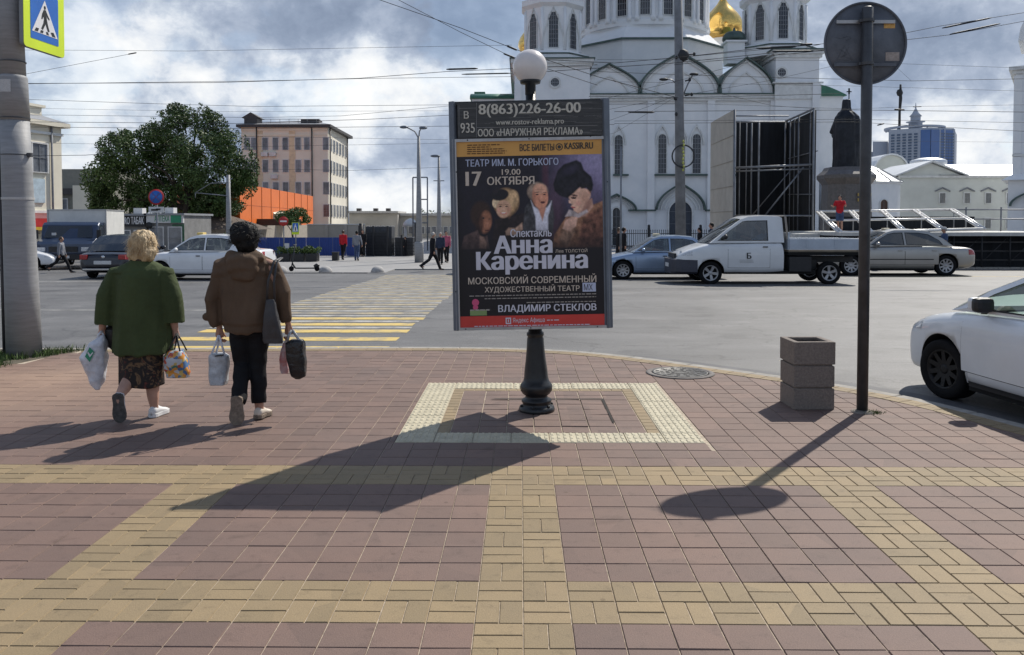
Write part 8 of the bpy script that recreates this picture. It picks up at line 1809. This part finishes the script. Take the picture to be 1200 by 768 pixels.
# ================================================================== TREES
m_leaf = PM('tree_leaf', (.085, .145, .034), rough=.6, var=.3, scale=.8, col2=(.03, .055, .014)); m_leaf2 = PM('light_tree_leaf', (.10, .16, .035), rough=.6, var=.3, scale=1.5, col2=(.045, .08, .018)); m_bark = PM('dark_bark', (.045, .035, .028), rough=.95, var=.35, scale=6, streak=(3, 3, .6), bump=.8, bscale=20)
def leaf_cloud(lumps, n, size, rs):
    """many small leaf faces spread through overlapping uneven lumps; more of them near the lump surfaces"""
    wts = np.array([l[3]*l[4]*l[5] for l in lumps])**(2/3); wts /= wts.sum(); L_ = np.array(lumps); idx = rs.choice(len(lumps), n, p=wts)
    d = rs.normal(size=(n, 3)); d /= np.linalg.norm(d, axis=1)[:, None]; rad = rs.rand(n)**.42*1.06
    c = L_[idx, :3] + d*L_[idx, 3:6]*rad[:, None]
    keep = np.array([noise.noise(Vector(p)*.9) + .45*noise.noise(Vector(p)*2.3) > -.15 for p in c]); c = c[keep]; n = len(c)
    nrm = rs.normal(size=(n, 3)); nrm[:, 2] += .5; nrm /= np.linalg.norm(nrm, axis=1)[:, None]; t_ = np.cross(nrm, rs.normal(size=(n, 3))); t_ /= np.linalg.norm(t_, axis=1)[:, None]; b_ = np.cross(nrm, t_)
    s_ = size*(.6+.8*rs.rand(n))[:, None]
    v = np.stack([c-t_*s_*.5, c+b_*s_*.28, c+t_*s_*.6, c-b_*s_*.28], 1).reshape(-1, 3); f = np.arange(4*n).reshape(-1, 4)
    return v, f
def tree(label, name, base, lumps, n, size, leafmat, trunk, rs, group=None, nlimb=9, tr=.28, cat='tree'):
    t_ = thing(name, label, cat, base, 0, group)
    v, f = leaf_cloud(lumps, n, size, rs); me = bpy.data.meshes.new('crown'); me.from_pydata(v.tolist(), [], f.tolist()); me.materials.append(leafmat); me.update(); link('crown', me, t_)
    if trunk:
        q = MB(); zt_ = trunk; q.tube([(0, 0, -.2), (.05, 0, zt_*.35), (-.05, 0, zt_*.7), (.1, 0, zt_)], [tr*1.25, tr, tr*.85, tr*.6], 10); q.build('trunk', m_bark, t_)
        for k in range(nlimb):
            l = lumps[k % len(lumps)]; s0 = Vector((0, 0, zt_*rs.uniform(.55, .95))); e = Vector(l[:3])+Vector(rs.normal(size=3))*.3; m_ = s0.lerp(e, .5)+Vector((rs.normal()*.3, rs.normal()*.3, .35))
            q = MB(); q.tube([s0, m_, e], [tr*.45, tr*.26, tr*.08], 7); q.build('limb', m_bark, t_)
    return t_
rs = np.random.RandomState(11)
TY = 56.0; tb0 = W(220, 300, TY); tb0.z = gz(TY); u_ = TY/F
def TL(px, py, rx, rz_, dy=0): return ((px-220)*u_, dy, W(600, py, TY).z-tb0.z, rx*u_, rx*u_*.9, rz_*u_)
lumps = [TL(128, 212, 30, 30), TL(118, 232, 22, 20, .5), TL(150, 178, 30, 24, -.5), TL(142, 160, 14, 10), TL(175, 165, 24, 22, .8), TL(160, 210, 34, 34, 1), TL(205, 150, 22, 20, -.6), TL(230, 140, 22, 19, .3), TL(243, 152, 22, 24, .8), TL(200, 190, 34, 34, 1.6), TL(240, 190, 34, 36, -1), TL(272, 180, 24, 28, 0), TL(288, 196, 15, 22, .4), TL(268, 215, 22, 20, .9), TL(228, 225, 30, 22, .5), TL(185, 230, 30, 20, .4), TL(232, 258, 14, 16, 0), TL(150, 236, 28, 14, 1.2), TL(250, 236, 20, 14, 0), TL(208, 128, 10, 8, 0), TL(262, 236, 26, 18, .3), TL(288, 214, 14, 18, .2), TL(120, 246, 16, 12, 0), TL(215, 244, 20, 12, .8)]
tree('large dark green tree with a broad crown behind the kiosks', 'broadleaf_tree', tb0, lumps, 98000, .165, m_leaf, W(600, 225, TY).z-tb0.z, rs)
tb1 = W(343, 290, 54); tb1.z = gz(54); u1 = 54/F
def TL1(px, py, rx, rz_, dy=0, c=343, u=u1, Y=54, b=tb1): return ((px-c)*u, dy, W(600, py, Y).z-b.z, rx*u, rx*u*.9, rz_*u)
tree('small clipped tree with a flat crown in front of the orange hall', 'clipped_tree', tb1, [TL1(333, 254, 11, 7), TL1(347, 251, 12, 8, .3), TL1(357, 257, 8, 5), TL1(343, 258, 14, 5)], 5200, .12, m_leaf2, W(600, 256, 54).z-tb1.z, rs, nlimb=4, tr=.07)
for px, Y, lb, s_ in ((266, 47, 'light green shrub beside the white taxi roof', 1.0), (318, 50, 'low green shrub behind the left end of the blue hoarding', .7)):
    b = W(px, 290, Y); b.z = gz(Y); u = Y/F; tree(lb, 'shrub', b, [(0, 0, (300-268)*u*.55*s_, 9*u*s_, .6*s_, 14*u*s_), (-.4, 0, .9*s_, 7*u, .5, 9*u), (.5, .1, .8*s_, 8*u, .5, 9*u)], 3600, .11, m_leaf2, .5, rs, nlimb=3, tr=.04, cat='shrub')
for px, w_, h_, Y in ((440, 30, 8, 160), (520, 50, 12, 165), (560, 40, 9, 160), (20, 60, 30, 130)):
    b = W(px, 262, Y); b.z = GRD; u = Y/F; o = tree('far dark green tree line showing over the low roofs' if px != 20 else 'distant tree behind the cream building', 'distant_tree', b, [(x_*u, 0, 1.5+rs.rand()*.5, 9*u, 3, (262-244)*u*h_/12*(.7+.4*rs.rand())) for x_ in np.linspace(-w_/2, w_/2, 6)], 5000, .35, m_leaf, 2, rs, group='far trees over the low roofs')
    o['label'] = {440: 'far low tree clump just right of the yellow building', 520: 'far tree clump directly left of the poster box', 560: 'far tree clump hidden mostly behind the poster box', 20: 'distant tree behind the cream building and mast'}[px]

# ================================================================== STREET FURNITURE ON THE FAR SIDE
def pole_thing(name, label, px, Y, py_top, r0, r1, mat=None, cat='pole', z0=None, lean=0, group=None):
    z0 = (gz(Y)+.05) if z0 is None else z0; b = W(px, 262, Y); t_ = thing(name, label, cat, (b.x, Y, z0), 0, group); h = W(600, py_top, Y).z-z0
    q = MB(); q.tube([(0, 0, 0), (lean*.5, 0, h*.5), (lean, 0, h)], [r0, (r0+r1)/2, r1], 12); q.build('pole_shaft', mat or m_bp, t_); return t_, h
m_cpole = PM('weathered_concrete_pole', (.19, .195, .205), rough=.85, var=.2, scale=2)
CPy = 38.0; cpole, hcp = pole_thing('trolley_pole', 'tall concrete trolley wire pole standing before the cathedral door', 798.5, CPy, -60, .25, .17, m_cpole, lean=-.25)
zq = lambda py, Y=CPy: W(600, py, Y).z-cpole.location.z; uq = CPy/F
q = MB(); q.ringprism([(13.5*uq*math.cos(2*PI*k/24), zq(184)+13.5*uq*math.sin(2*PI*k/24)) for k in range(24)], [(12*uq*math.cos(2*PI*k/24), zq(184)+12*uq*math.sin(2*PI*k/24)) for k in range(24)], -.34, -.28); q.build('garland_ring', m_ironb, cpole)
q = MB(); 
for k in range(9): q.ball((.02*math.sin(k*2), -.36, zq(167)+(zq(200)-zq(167))*k/8), (.05, .03, .07), 6)
q.build('garland', PM('yellow_green_garland', (.42, .45, .10), rough=.6), cpole)
for py, ln in ((66, .5), (70, -.3), (96, .3), (113, .4), (118, -.35), (136, -.3)): q = MB(); q.tube([(-.2 if ln < 0 else .1, -.1, zq(py)), (ln, -.15, zq(py)+.05)], [.04, .03], 6); q.ball((ln, -.15, zq(py)+.05), (.07, .06, .09), 8); q.build('insulator', m_ironb, cpole)
for sg, py, ln in ((-1, 94, 22), (1, 88, 13)):
    q = MB(); q.tube([(0, 0, zq(115)), (sg*6*uq, 0, zq(100)), (sg*12*uq, 0, zq(py)), (sg*ln*uq, -.1, zq(py)+.02)], .03, 6); q.build('lamp_bracket', m_tube, cpole)
    q = MB(); q.ball((sg*ln*uq, -.1, zq(py)), (.22, .10, .07), 10); q.build('lamp_head', m_ironb, cpole)
q = MB(); q.ball((.0, -.1, zq(66)), (.3, .2, .3), 8); q.build('cable_box', m_ironb, cpole)
sl, h = pole_thing('street_lamp', 'tall grey street lamp with two curved arms left of the poster box', 491, 42, 160, .19, .07, m_bp, 'street lamp', z0=PZ)
for sg, dx, dy in ((-1, -15, 149), (1, 3, 150)):
    u = 42/F; q = MB(); q.tube([(0, 0, h-.1), (dx*u*.3, 0, h+.25), (dx*u*.75, 0, W(600, dy+1.5, 42).z-PZ), (dx*u, 0, W(600, dy, 42).z-PZ)], .035, 8); q.build('lamp_arm', m_bp, sl)
    q = MB(); q.ball((dx*u+sg*.1, 0, W(600, dy, 42).z-PZ), (.22, .12, .08), 12); q.build('lamp_head', m_frame, sl)
q = MB(); q.lathe([(.12, h*.62), (.16, h*.64), (.16, h*.7), (.1, h*.72)], 12) if False else None; q.lathe([(.23, 0), (.23, 1.0), (.2, 1.05)], 14); q.build('base_sleeve', m_bp, sl)
sl2, h = pole_thing('street_lamp', 'shorter street lamp with a single head just left of the poster box', 514.5, 46, 184, .16, .06, m_bp, 'street lamp', z0=PZ)
q = MB(); q.ball((-.2, 0, h+.05), (.28, .12, .08), 12); q.build('lamp_head', m_frame, sl2); q = MB(); q.bar((-.3, 0, W(600, 212, 46).z-PZ), (.3, 0, W(600, 212, 46).z-PZ), .05); q.build('crossarm', m_tube, sl2)
ga, h = pole_thing('gantry', 'thin rectangular wire gantry behind the double arm street lamp', 484, 60, 208, .05, .05, m_tube, 'gantry', z0=PZ)
u = 60/F; q = MB(); q.tube([(0, 0, h), (17*u, 0, h)], .05, 6); q.tube([(17*u, 0, h), (17*u, 0, 0)], .05, 6); q.tube([(0, 0, h*.38), (17*u, 0, h*.38)], .05, 6); q.tube([(10*u, 0, h*.7), (17*u, 0, h*.7)], .05, 6); q.tube([(10*u, 0, h*.5), (17*u, 0, h*.5)], .05, 6); q.build('gantry_frame', m_tube, ga)
tp2, h = pole_thing('thin_post', 'slim bent post with a cable right beside the poster box', 727.5, 34, 172, .05, .03, m_tube)
tp3, h = pole_thing('lighting_pole', 'grey pole with thin bracket arms in front of the large tree', 268, 40, 205, .16, .09, m_bp); u = 40/F
q = MB(); z = W(600, 226, 40).z-tp3.location.z; q.tube([(0, -.1, z-.15), (-38*u, -.1, z)], .025, 6); q.tube([(-38*u, -.1, z), (-20*u, -.1, z+.45), (0, -.1, z+.5)], .018, 6); q.tube([(-38*u, -.1, z), (-38*u, -.1, z-.25)], .02, 6); q.build('bracket_arm', m_tube, tp3)
ns, h = pole_thing('no_stopping_sign', 'round blue and red no stopping sign with a small plate above the dark sedan', 184, 36, 222, .045, .04, m_tube, 'traffic sign'); u = 36/F; z = W(600, 231, 36).z-ns.location.z; rr = 9.3*u
q = MB(); q.lathe([(rr, -.06), (rr, -.05), (rr, -.04)], 28, (0, 0, z), axis='y'); q.build('sign_disc', PM('sign_red', (.45, .03, .03), rough=.5), ns); q = MB(); q.lathe([(rr*.80, -.066), (rr*.80, -.061)], 28, (0, 0, z), axis='y'); q.build('blue_field', m_blue, ns)
for sg in (-1, 1): q = MB(); q.bar((-rr*.55*sg, -.068-.002*sg, z-rr*.55), (rr*.55*sg, -.068-.002*sg, z+rr*.55), .05, .004); q.build('red_bar', MATS['sign_red'], ns)
q = MB(); z2 = W(600, 246, 36).z-ns.location.z; q.box(-9*u, 9*u, -.06, -.045, z2-3.5*u, z2+3.5*u); pl_ = q.build('plate', m_plate, ns); q = MB(); q.box(-6*u, 2*u, -.068, -.061, z2-1.2*u, z2+1*u); q.box(0, 5*u, -.068, -.061, z2-.5*u, z2+1.6*u); q.build('tow_truck_symbol', m_sk, pl_)
ne, h = pole_thing('no_entry_sign', 'red no entry sign on a thin post in front of the blue hoarding', 332.5, 44, 254, .035, .03, m_tube, 'traffic sign', z0=PZ); u = 44/F; z = W(600, 259.5, 44).z-PZ; rr = 5.6*u
q = MB(); q.lathe([(rr, -.06), (rr, -.04)], 24, (0, 0, z), axis='y'); q.build('sign_disc', MATS['sign_red'], ne); q = MB(); q.box(-rr*.7, rr*.7, -.066, -.061, z-rr*.16, z+rr*.16); q.build('white_bar', m_white, ne)
pc, h = pole_thing('crossing_sign', 'small pedestrian crossing sign on a post in front of the blue hoarding', 346.5, 44, 262, .035, .03, m_tube, 'traffic sign', z0=PZ); z0_, z1_ = W(600, 275, 44).z-PZ, W(600, 261, 44).z-PZ
q = MB(); q.box(-4.2*u, 4.2*u, -.06, -.04, z0_, z1_); q.build('lime_border', m_lime, pc); q = MB(); q.box(-3.5*u, 3.5*u, -.066, -.061, z0_+3*u, z1_-.5*u); q.build('blue_face', m_blue, pc); q = MB(); q.prism([(-3*u, z0_+3.6*u), (3*u, z0_+3.6*u), (0, z1_-1*u)], -.07, -.067); q.build('white_triangle', m_white, pc); q = MB(); q.box(-.5*u, .6*u, -.074, -.071, z0_+4.5*u, z0_+8.5*u); q.build('walking_figure', m_sk, pc)
# hemispherical bollards, scooter, planters
m_hem = PM('concrete_hemisphere', (.36, .35, .34), rough=.8, var=.15, scale=5)
for px, lb in ((329, 'concrete half sphere bollard by the dark haired woman\'s shoulder'), (381.5, 'concrete half sphere bollard right behind the scooter'), (442.5, 'rightmost concrete half sphere bollard on the island corner')):
    p_ = W(px, 320, IY+.55); r = 7.8*p_.y/F; o = thing('bollard', lb, 'bollard', (p_.x, p_.y, PZ), 0, 'half sphere bollards on the island'); q = MB(); q.lathe([(r, 0), (r, .03), (r*.96, r*.28), (r*.85, r*.50), (r*.68, r*.68), (r*.45, r*.82), (r*.2, r*.89), (.01, r*.9)], 24); q.build('half_sphere', m_hem, o)
sy = IY+1.1; s0 = W(341.5, 318, sy); SCO = thing('electric_scooter', 'black electric kick scooter parked on the island kerb', 'scooter', (s0.x, sy, PZ), R(2)); u = sy/F; wb_ = 30*u
wr2 = .105
for x in (0, wb_):
    q = MB(); q.lathe([(wr2*.62, -.025), (wr2*.95, -.03), (wr2, -.015), (wr2, .015), (wr2*.95, .03), (wr2*.62, .025)], 24, (x, 0, wr2), axis='y', cap=False); q.lathe([(wr2*.62, -.015), (wr2*.3, -.022), (.01, -.022)], 20, (x, 0, wr2), axis='y'); q.build('wheel', m_tyre, SCO)
q = MB(); q.box(.16, wb_-.08, -.075, .075, .10, .15, c=.015); q.tube([(.16, 0, .13), (.10, 0, .22), (.06, 0, .34)], .035, 8); q.tube([(wb_-.1, 0, .14), (wb_, 0, .24)], .03, 8); q.build('deck', m_black, SCO)
q = MB(); q.tube([(0, 0, wr2+.02), (.04, 0, .34), (.155, 0, 1.08)], .026, 10); q.build('stem', m_black, SCO); q = MB(); q.tube([(.155, -.27, 1.10), (.155, 0, 1.09), (.155, .27, 1.10)], .02, 8); q.build('handlebar', m_black, SCO)
q = MB(); q.tube([(wb_-.13, 0, .20), (wb_-.03, 0, .26), (wb_+.10, 0, .22)], [.02, .03, .02], 8, flat=2.2); q.build('rear_mudguard', m_black, SCO)
for px0, px1, lb in ((325, 341, 'black planter box with shrubs, left of three behind the scooter'), (342, 358, 'black planter box with shrubs, middle of three behind the scooter'), (359, 373, 'black planter box with shrubs, right of three behind the scooter')):
    Y = 43; a = W(px0, 262, Y).x; b = W(px1, 262, Y).x; o = thing('planter', lb, 'planter', ((a+b)/2, Y, PZ), 0, 'black planters behind the scooter'); w_ = (b-a)/2; q = MB(); q.box(-w_+.02, w_-.02, -.3, .3, 0, .42, c=.03); q.build('planter_box', m_black, o)
    v, f = leaf_cloud([(x_, 0, .55+.12*rs.rand(), .24, .24, .22) for x_ in np.linspace(-w_*.7, w_*.7, 3)], 900, .09, rs); me = bpy.data.meshes.new('foliage'); me.from_pydata(v.tolist(), [], f.tolist()); me.materials.append(m_leaf2); link('foliage', me, o)
bk_ = W(393, 262, 44); o = thing('dark_crate', 'small dark crate standing left of the woman in red', 'crate', (bk_.x, 44, PZ)); q = MB(); q.box(-.16, .16, -.2, .2, 0, .42, c=.02); q.build('crate_body', m_black, o); q = MB(); q.box(-.18, .18, -.22, .22, .422, .46, c=.01); q.build('lid', m_trim, o)
for k_, (px, Y, ph, lb) in enumerate(((487.5, 56, 262, 'dark gatepost beside the street lamp base'), (423, 52, 262, 'dark gatepost at the left end of the mesh fence'))):
    o, h = pole_thing('gatepost', lb, px, Y, ph, .12, .12, m_ironb, 'post', z0=PZ)

# ================================================================== PEOPLE IN THE DISTANCE
red = cloth('red_cloth', (.50, .02, .03)); grey = cloth('grey_cloth', (.22, .23, .26)); navy = cloth('navy_cloth', (.03, .04, .07)); jean = cloth('denim', (.06, .09, .17)); blkc = cloth('black_cloth', (.012, .012, .015)); lgt = cloth('light_grey_cloth', (.40, .40, .40)); pink = cloth('pink_cloth', (.42, .10, .16))
def far_person(px, pf, pt, Y, label, cat, top, legs, hair, rz=0, z=None, **k):
    z_ = W(600, pf, Y).z if z is None else z; H = (pf-pt)*Y/F; 
    return person(label, cat, (W(px, 262, Y).x, Y, z_), rz, H, top, legs, hair, group=k.pop('group', 'people far across the street'), **k)
far_person(402, 308, 273, 45, 'woman in a red top and black trousers walking before the blue hoarding', 'woman', red, blkc, m_hair_br, R(-8), z=PZ, stride=.2, wide=.95)
far_person(418, 308, 273, 44, 'man in a grey shirt and jeans walking away right of the woman in red', 'man', grey, jean, m_hair_d, R(5), z=PZ, stride=.15, arms=((.15, .1, .2), (.3, -.1, .2)))
far_person(425, 300, 268, 49, 'dark dressed person by the mesh fence behind the grey shirt man', 'person', blkc, blkc, m_hair_d, PI, z=PZ, stride=.05)
far_person(507, 318, 271, 35, 'grey haired man in a black coat striding right, left of the poster box', 'man', blkc, blkc, m_hair_g, R(-70), z=PZ, stride=.5, coat=.15, wide=1.05)
far_person(516, 310, 272, 40, 'man in a dark jacket walking towards the street lamp beside the poster box', 'man', navy, blkc, m_hair_g, R(180), z=PZ, stride=.25)
far_person(523, 308, 271, 42, 'person with a pink top at the left edge of the poster box', 'person', pink, blkc, m_hair_d, R(175), z=PZ, stride=.2)
far_person(475, 301, 278, 50, 'person in black standing by the waste cages', 'person', blkc, blkc, m_hair_d, R(90), z=PZ, stride=.05)
far_person(71, 322, 277, 33.5, 'man in a grey shirt crossing the road left of the dark sedan', 'man', grey, blkc, m_hair_br, R(-85), z=gz(33.5), stride=.55, bend=.6)
far_person(152, 300, 283, 41, 'person in black behind the dark sedan', 'person', blkc, blkc, m_hair_d, R(90), z=gz(41), stride=.05)
far_person(725, 311, 265, 38, 'dark dressed woman walking right beside the poster box', 'woman', blkc, blkc, m_hair_br, R(-90), z=gz(38)+.08, stride=.25, coat=.2)
far_person(731, 311, 266, 39, 'man in black walking behind the dark dressed woman', 'man', blkc, blkc, m_hair_d, R(-80), z=gz(38)+.08, stride=.3)
far_person(834, 312, 262, 39, 'dark haired passer-by whose head shows above the pickup bonnet', 'person', navy, blkc, m_hair_d, R(90), z=gz(38)+.08, stride=.1)
far_person(820, 312, 271, 42, 'shorter passer-by in black left of the pickup cab', 'person', blkc, blkc, m_hair_d, R(80), z=gz(38)+.08, stride=.2)
far_person(984, 274, 231, 38.7, 'worker in a red shirt and shorts standing on the stage deck', 'man', red, jean, m_hair_d, R(150), z=dk0.z+zd, stride=.06, sleeves='short', shorts=True, arms=((.35, .5, 1.2), (.3, .4, 1.3)))
far_person(1107, 315, 264.5, 36.2, 'man in a pale cap and blue vest standing behind the champagne sedan', 'man', jean, jean, m_hair_g, R(80), z=gz(36.2), stride=.05, hat=lgt, sleeves='short', wide=1.1)
for px, pt, lb in ((957, 262, 'worker in dark clothes bending beside the scaffold tower'), (1031, 258, 'worker in dark clothes bending over the stage deck')):
    o = far_person(px, 300, pt, 36.3, lb, 'man', blkc, blkc, m_hair_d, R(-90), z=gz(36)+.02, stride=.1, lean=.12, arms=((.2, .6, .5), (.2, .5, .5)))

# ================================================================== OVERHEAD WIRES
m_wire = PM('black_wire', (.02, .02, .022), rough=.7)
def wire(label, pts, Y, r=.012, thick=None, sag=0.0, mat=None):
    """pts: (px, py[, Y]) along the wire"""
    P_ = [W(p[0], p[1], p[2] if len(p) > 2 else Y) for p in pts]; base_ = P_[0].copy(); t_ = thing('overhead_wire', label, 'wire', base_, 0, 'overhead wires')
    f = []; 
    for i in range(len(P_)-1):
        for k in range(6): 
            s_ = k/6; p = P_[i].lerp(P_[i+1], s_); p.z -= sag*4*s_*(1-s_); f.append(p-base_)
    f.append(P_[-1]-base_); q = MB(); q.tube(f, r, 5); q.build('wire_strand', mat or m_wire, t_)
    for (a, b) in (thick or []): q = MB(); A, B = W(*a, Y)-base_, W(*b, Y)-base_; q.tube([A, A.lerp(B, .1), A.lerp(B, .9), B], [r*1.5, r*3.2, r*3.2, r*1.5], 7); q.build('insulator', m_ironb, t_)
WL = [('left', [(-200, 100), (28, 98), (250, 97), (420, 92), (524, 84), (700, 76)], 30, .011, [((523, 81.5), (560, 80.5))]),
 ('left', [(28, 98.5), (300, 95), (440, 92), (600, 90)], 30, .008, [((541, 87.3), (600, 86))]),
 ('thin', [(-50, 100), (35, 86), (160, 62)], 24, .006, [((150, 63.8), (160, 62))]), ('thin', [(-200, 58), (80, 59), (220, 60), (600, 53)], 34, .007, []),
 ('thin', [(-200, 116), (40, 117), (190, 122), (300, 125), (530, 123), (800, 122)], 40, .010, []), ('thin', [(-200, 127), (35, 127), (250, 131), (525, 130)], 40, .006, []),
 ('thin', [(-200, 134), (60, 135), (300, 138), (400, 136), (530, 124)], 40, .009, []), ('thin', [(-200, 142), (35, 143), (280, 145), (430, 140), (530, 135)], 40, .012, []),
 ('thin', [(-200, 148), (35, 149), (260, 151), (420, 149), (525, 148), (720, 146)], 42, .012, []), ('thin', [(-200, 158), (60, 158), (300, 160), (525, 164)], 42, .007, []),
 ('thin', [(-200, 166), (60, 168), (300, 172), (525, 168)], 42, .007, []), ('thin', [(28, 183), (100, 182), (180, 176)], 30, .010, []), ('thin', [(180, 196), (410, 200), (525, 196)], 42, .008, []),
 ('top', [(330, -45), (445, 0), (540, 33), (604, 58), (700, 90), (795, 115)], 34, .014, [((594, 54), (606, 59))]), ('top', [(400, -48), (467, 0), (540, 38), (600, 67), (700, 100)], 34, .012, [((590, 63), (603, 68))]),
 ('right', [(790, 68), (960, 52), (1060, 39), (1100, 31), (1200, 15), (1400, -20)], 30, .010, [((1104, 33.2), (1162, 21))]), ('right', [(790, 76), (960, 60), (1060, 47), (1113, 41), (1200, 25), (1400, -8)], 30, .010, [((1113, 40.5), (1172, 28))]),
 ('right', [(640, 70), (720, 74), (800, 67), (905, 55), (960, 52.5)], 30, .012, [((886, 57), (933, 55)), ((938, 52.5), (952, 51.8))]), ('right', [(640, 84), (790, 74), (925, 60), (1000, 58)], 30, .012, [((905, 60.5), (953, 60))]),
 ('hor', [(700, 70), (960, 71), (1060, 75), (1200, 80), (1400, 84)], 44, .008, []), ('hor', [(700, 84), (800, 88), (950, 92), (1068, 95), (1200, 92.5), (1400, 92)], 44, .013, []), ('hor', [(720, 96), (1000, 101), (1200, 107), (1400, 112)], 44, .008, []),
 ('hor', [(560, 125), (800, 121), (1000, 128), (1070, 125), (1200, 123), (1400, 122)], 44, .008, [((1070, 125.5), (1080, 125))]), ('hor', [(720, 131), (1000, 129), (1200, 131.5), (1400, 134)], 44, .015, [((1048, 128.5), (1060, 129))]),
 ('hor', [(720, 142), (1000, 140), (1200, 144), (1400, 147)], 44, .010, []), ('hor', [(720, 145), (1000, 143), (1080, 148), (1200, 154), (1400, 160)], 44, .012, [((1028, 147), (1036, 145))]), ('hor', [(1000, 165), (1200, 167), (1400, 168)], 44, .006, []),
 ('hor', [(690, 113), (800, 114.5), (905, 112), (985, 110)], 46, .016, [((736, 131.6), (767, 132))]), ('diag', [(640, 150), (700, 131), (800, 112), (900, 95), (1000, 72)], 40, .008, []), ('diag', [(624, 122), (700, 118), (790, 96), (880, 72), (970, 50)], 36, .008, []),
 ('diag', [(620, 135), (690, 150), (760, 125), (792, 112)], 36, .007, []), ('diag', [(836, 108), (905, 124), (960, 128)], 38, .008, []), ('diag', [(718, 94), (760, 110), (795, 118)], 38, .007, []), ('low', [(540, 196), (720, 156), (795, 112)], 40, .006, []), ('diag', [(1030, 60), (1068, 95)], 44, .006, [])]
LBL = ['upper of the two long wires from the mast to the globe lamp', 'lower of the two long wires from the mast to the globe lamp', 'short wire rising from the mast to a free end in the left sky', 'faint highest wire crossing the clouds left of the globe lamp',
 'thin wire just above the top of the large tree', 'faint wire touching the top of the large tree', 'thin wire over the tree rising to the left top of the poster box', 'wire passing right over the cream chimney and the yellow roof', 'thick wire over the eaves of the yellow building', 'thin wire across the top storey of the yellow building',
 'thin wire below the eaves of the yellow building', 'short wire clamped to the mast ending before the tree', 'lowest thin wire between the yellow building and the poster box', 'steep cable entering at the top and passing right above the globe lamp', 'steep cable entering at the top and passing into the globe lamp',
 'upper of two rising trolley wires with thick insulators right of the round sign', 'lower of two rising trolley wires with thick insulators right of the round sign', 'upper thick segmented wire between the concrete pole and the round sign', 'lower thick segmented wire between the concrete pole and the round sign',
 'thin wire leaving the middle of the round sign to the right', 'thick wire just below the round sign disc', 'thin wire a little below the round sign disc', 'thin wire over the statue head', 'thickest wire running over the statue head to the bell tower', 'wire just over the lantern of the blue tower block', 'wire with a small insulator over the roof ring of the blue tower block',
 'lowest thin wire before the blue tower block', 'thick cable along the cathedral cornice over the windows', 'slanting wire from the poster box up to the round sign', 'slanting wire under the keel gables to the round sign', 'sagging thin wire above the left cathedral window', 'short wire from the concrete pole to the scaffold top', 'short wire from the poster box to the concrete pole',
 'faint wire slanting over the narrow left cathedral window', 'short steep wire from the round sign to the roof mast']
for i, (k_, pts, Y, r, th_) in enumerate(WL): wire('black '+LBL[i] if i != 1e9 else '', pts, Y, r*.95, th_)
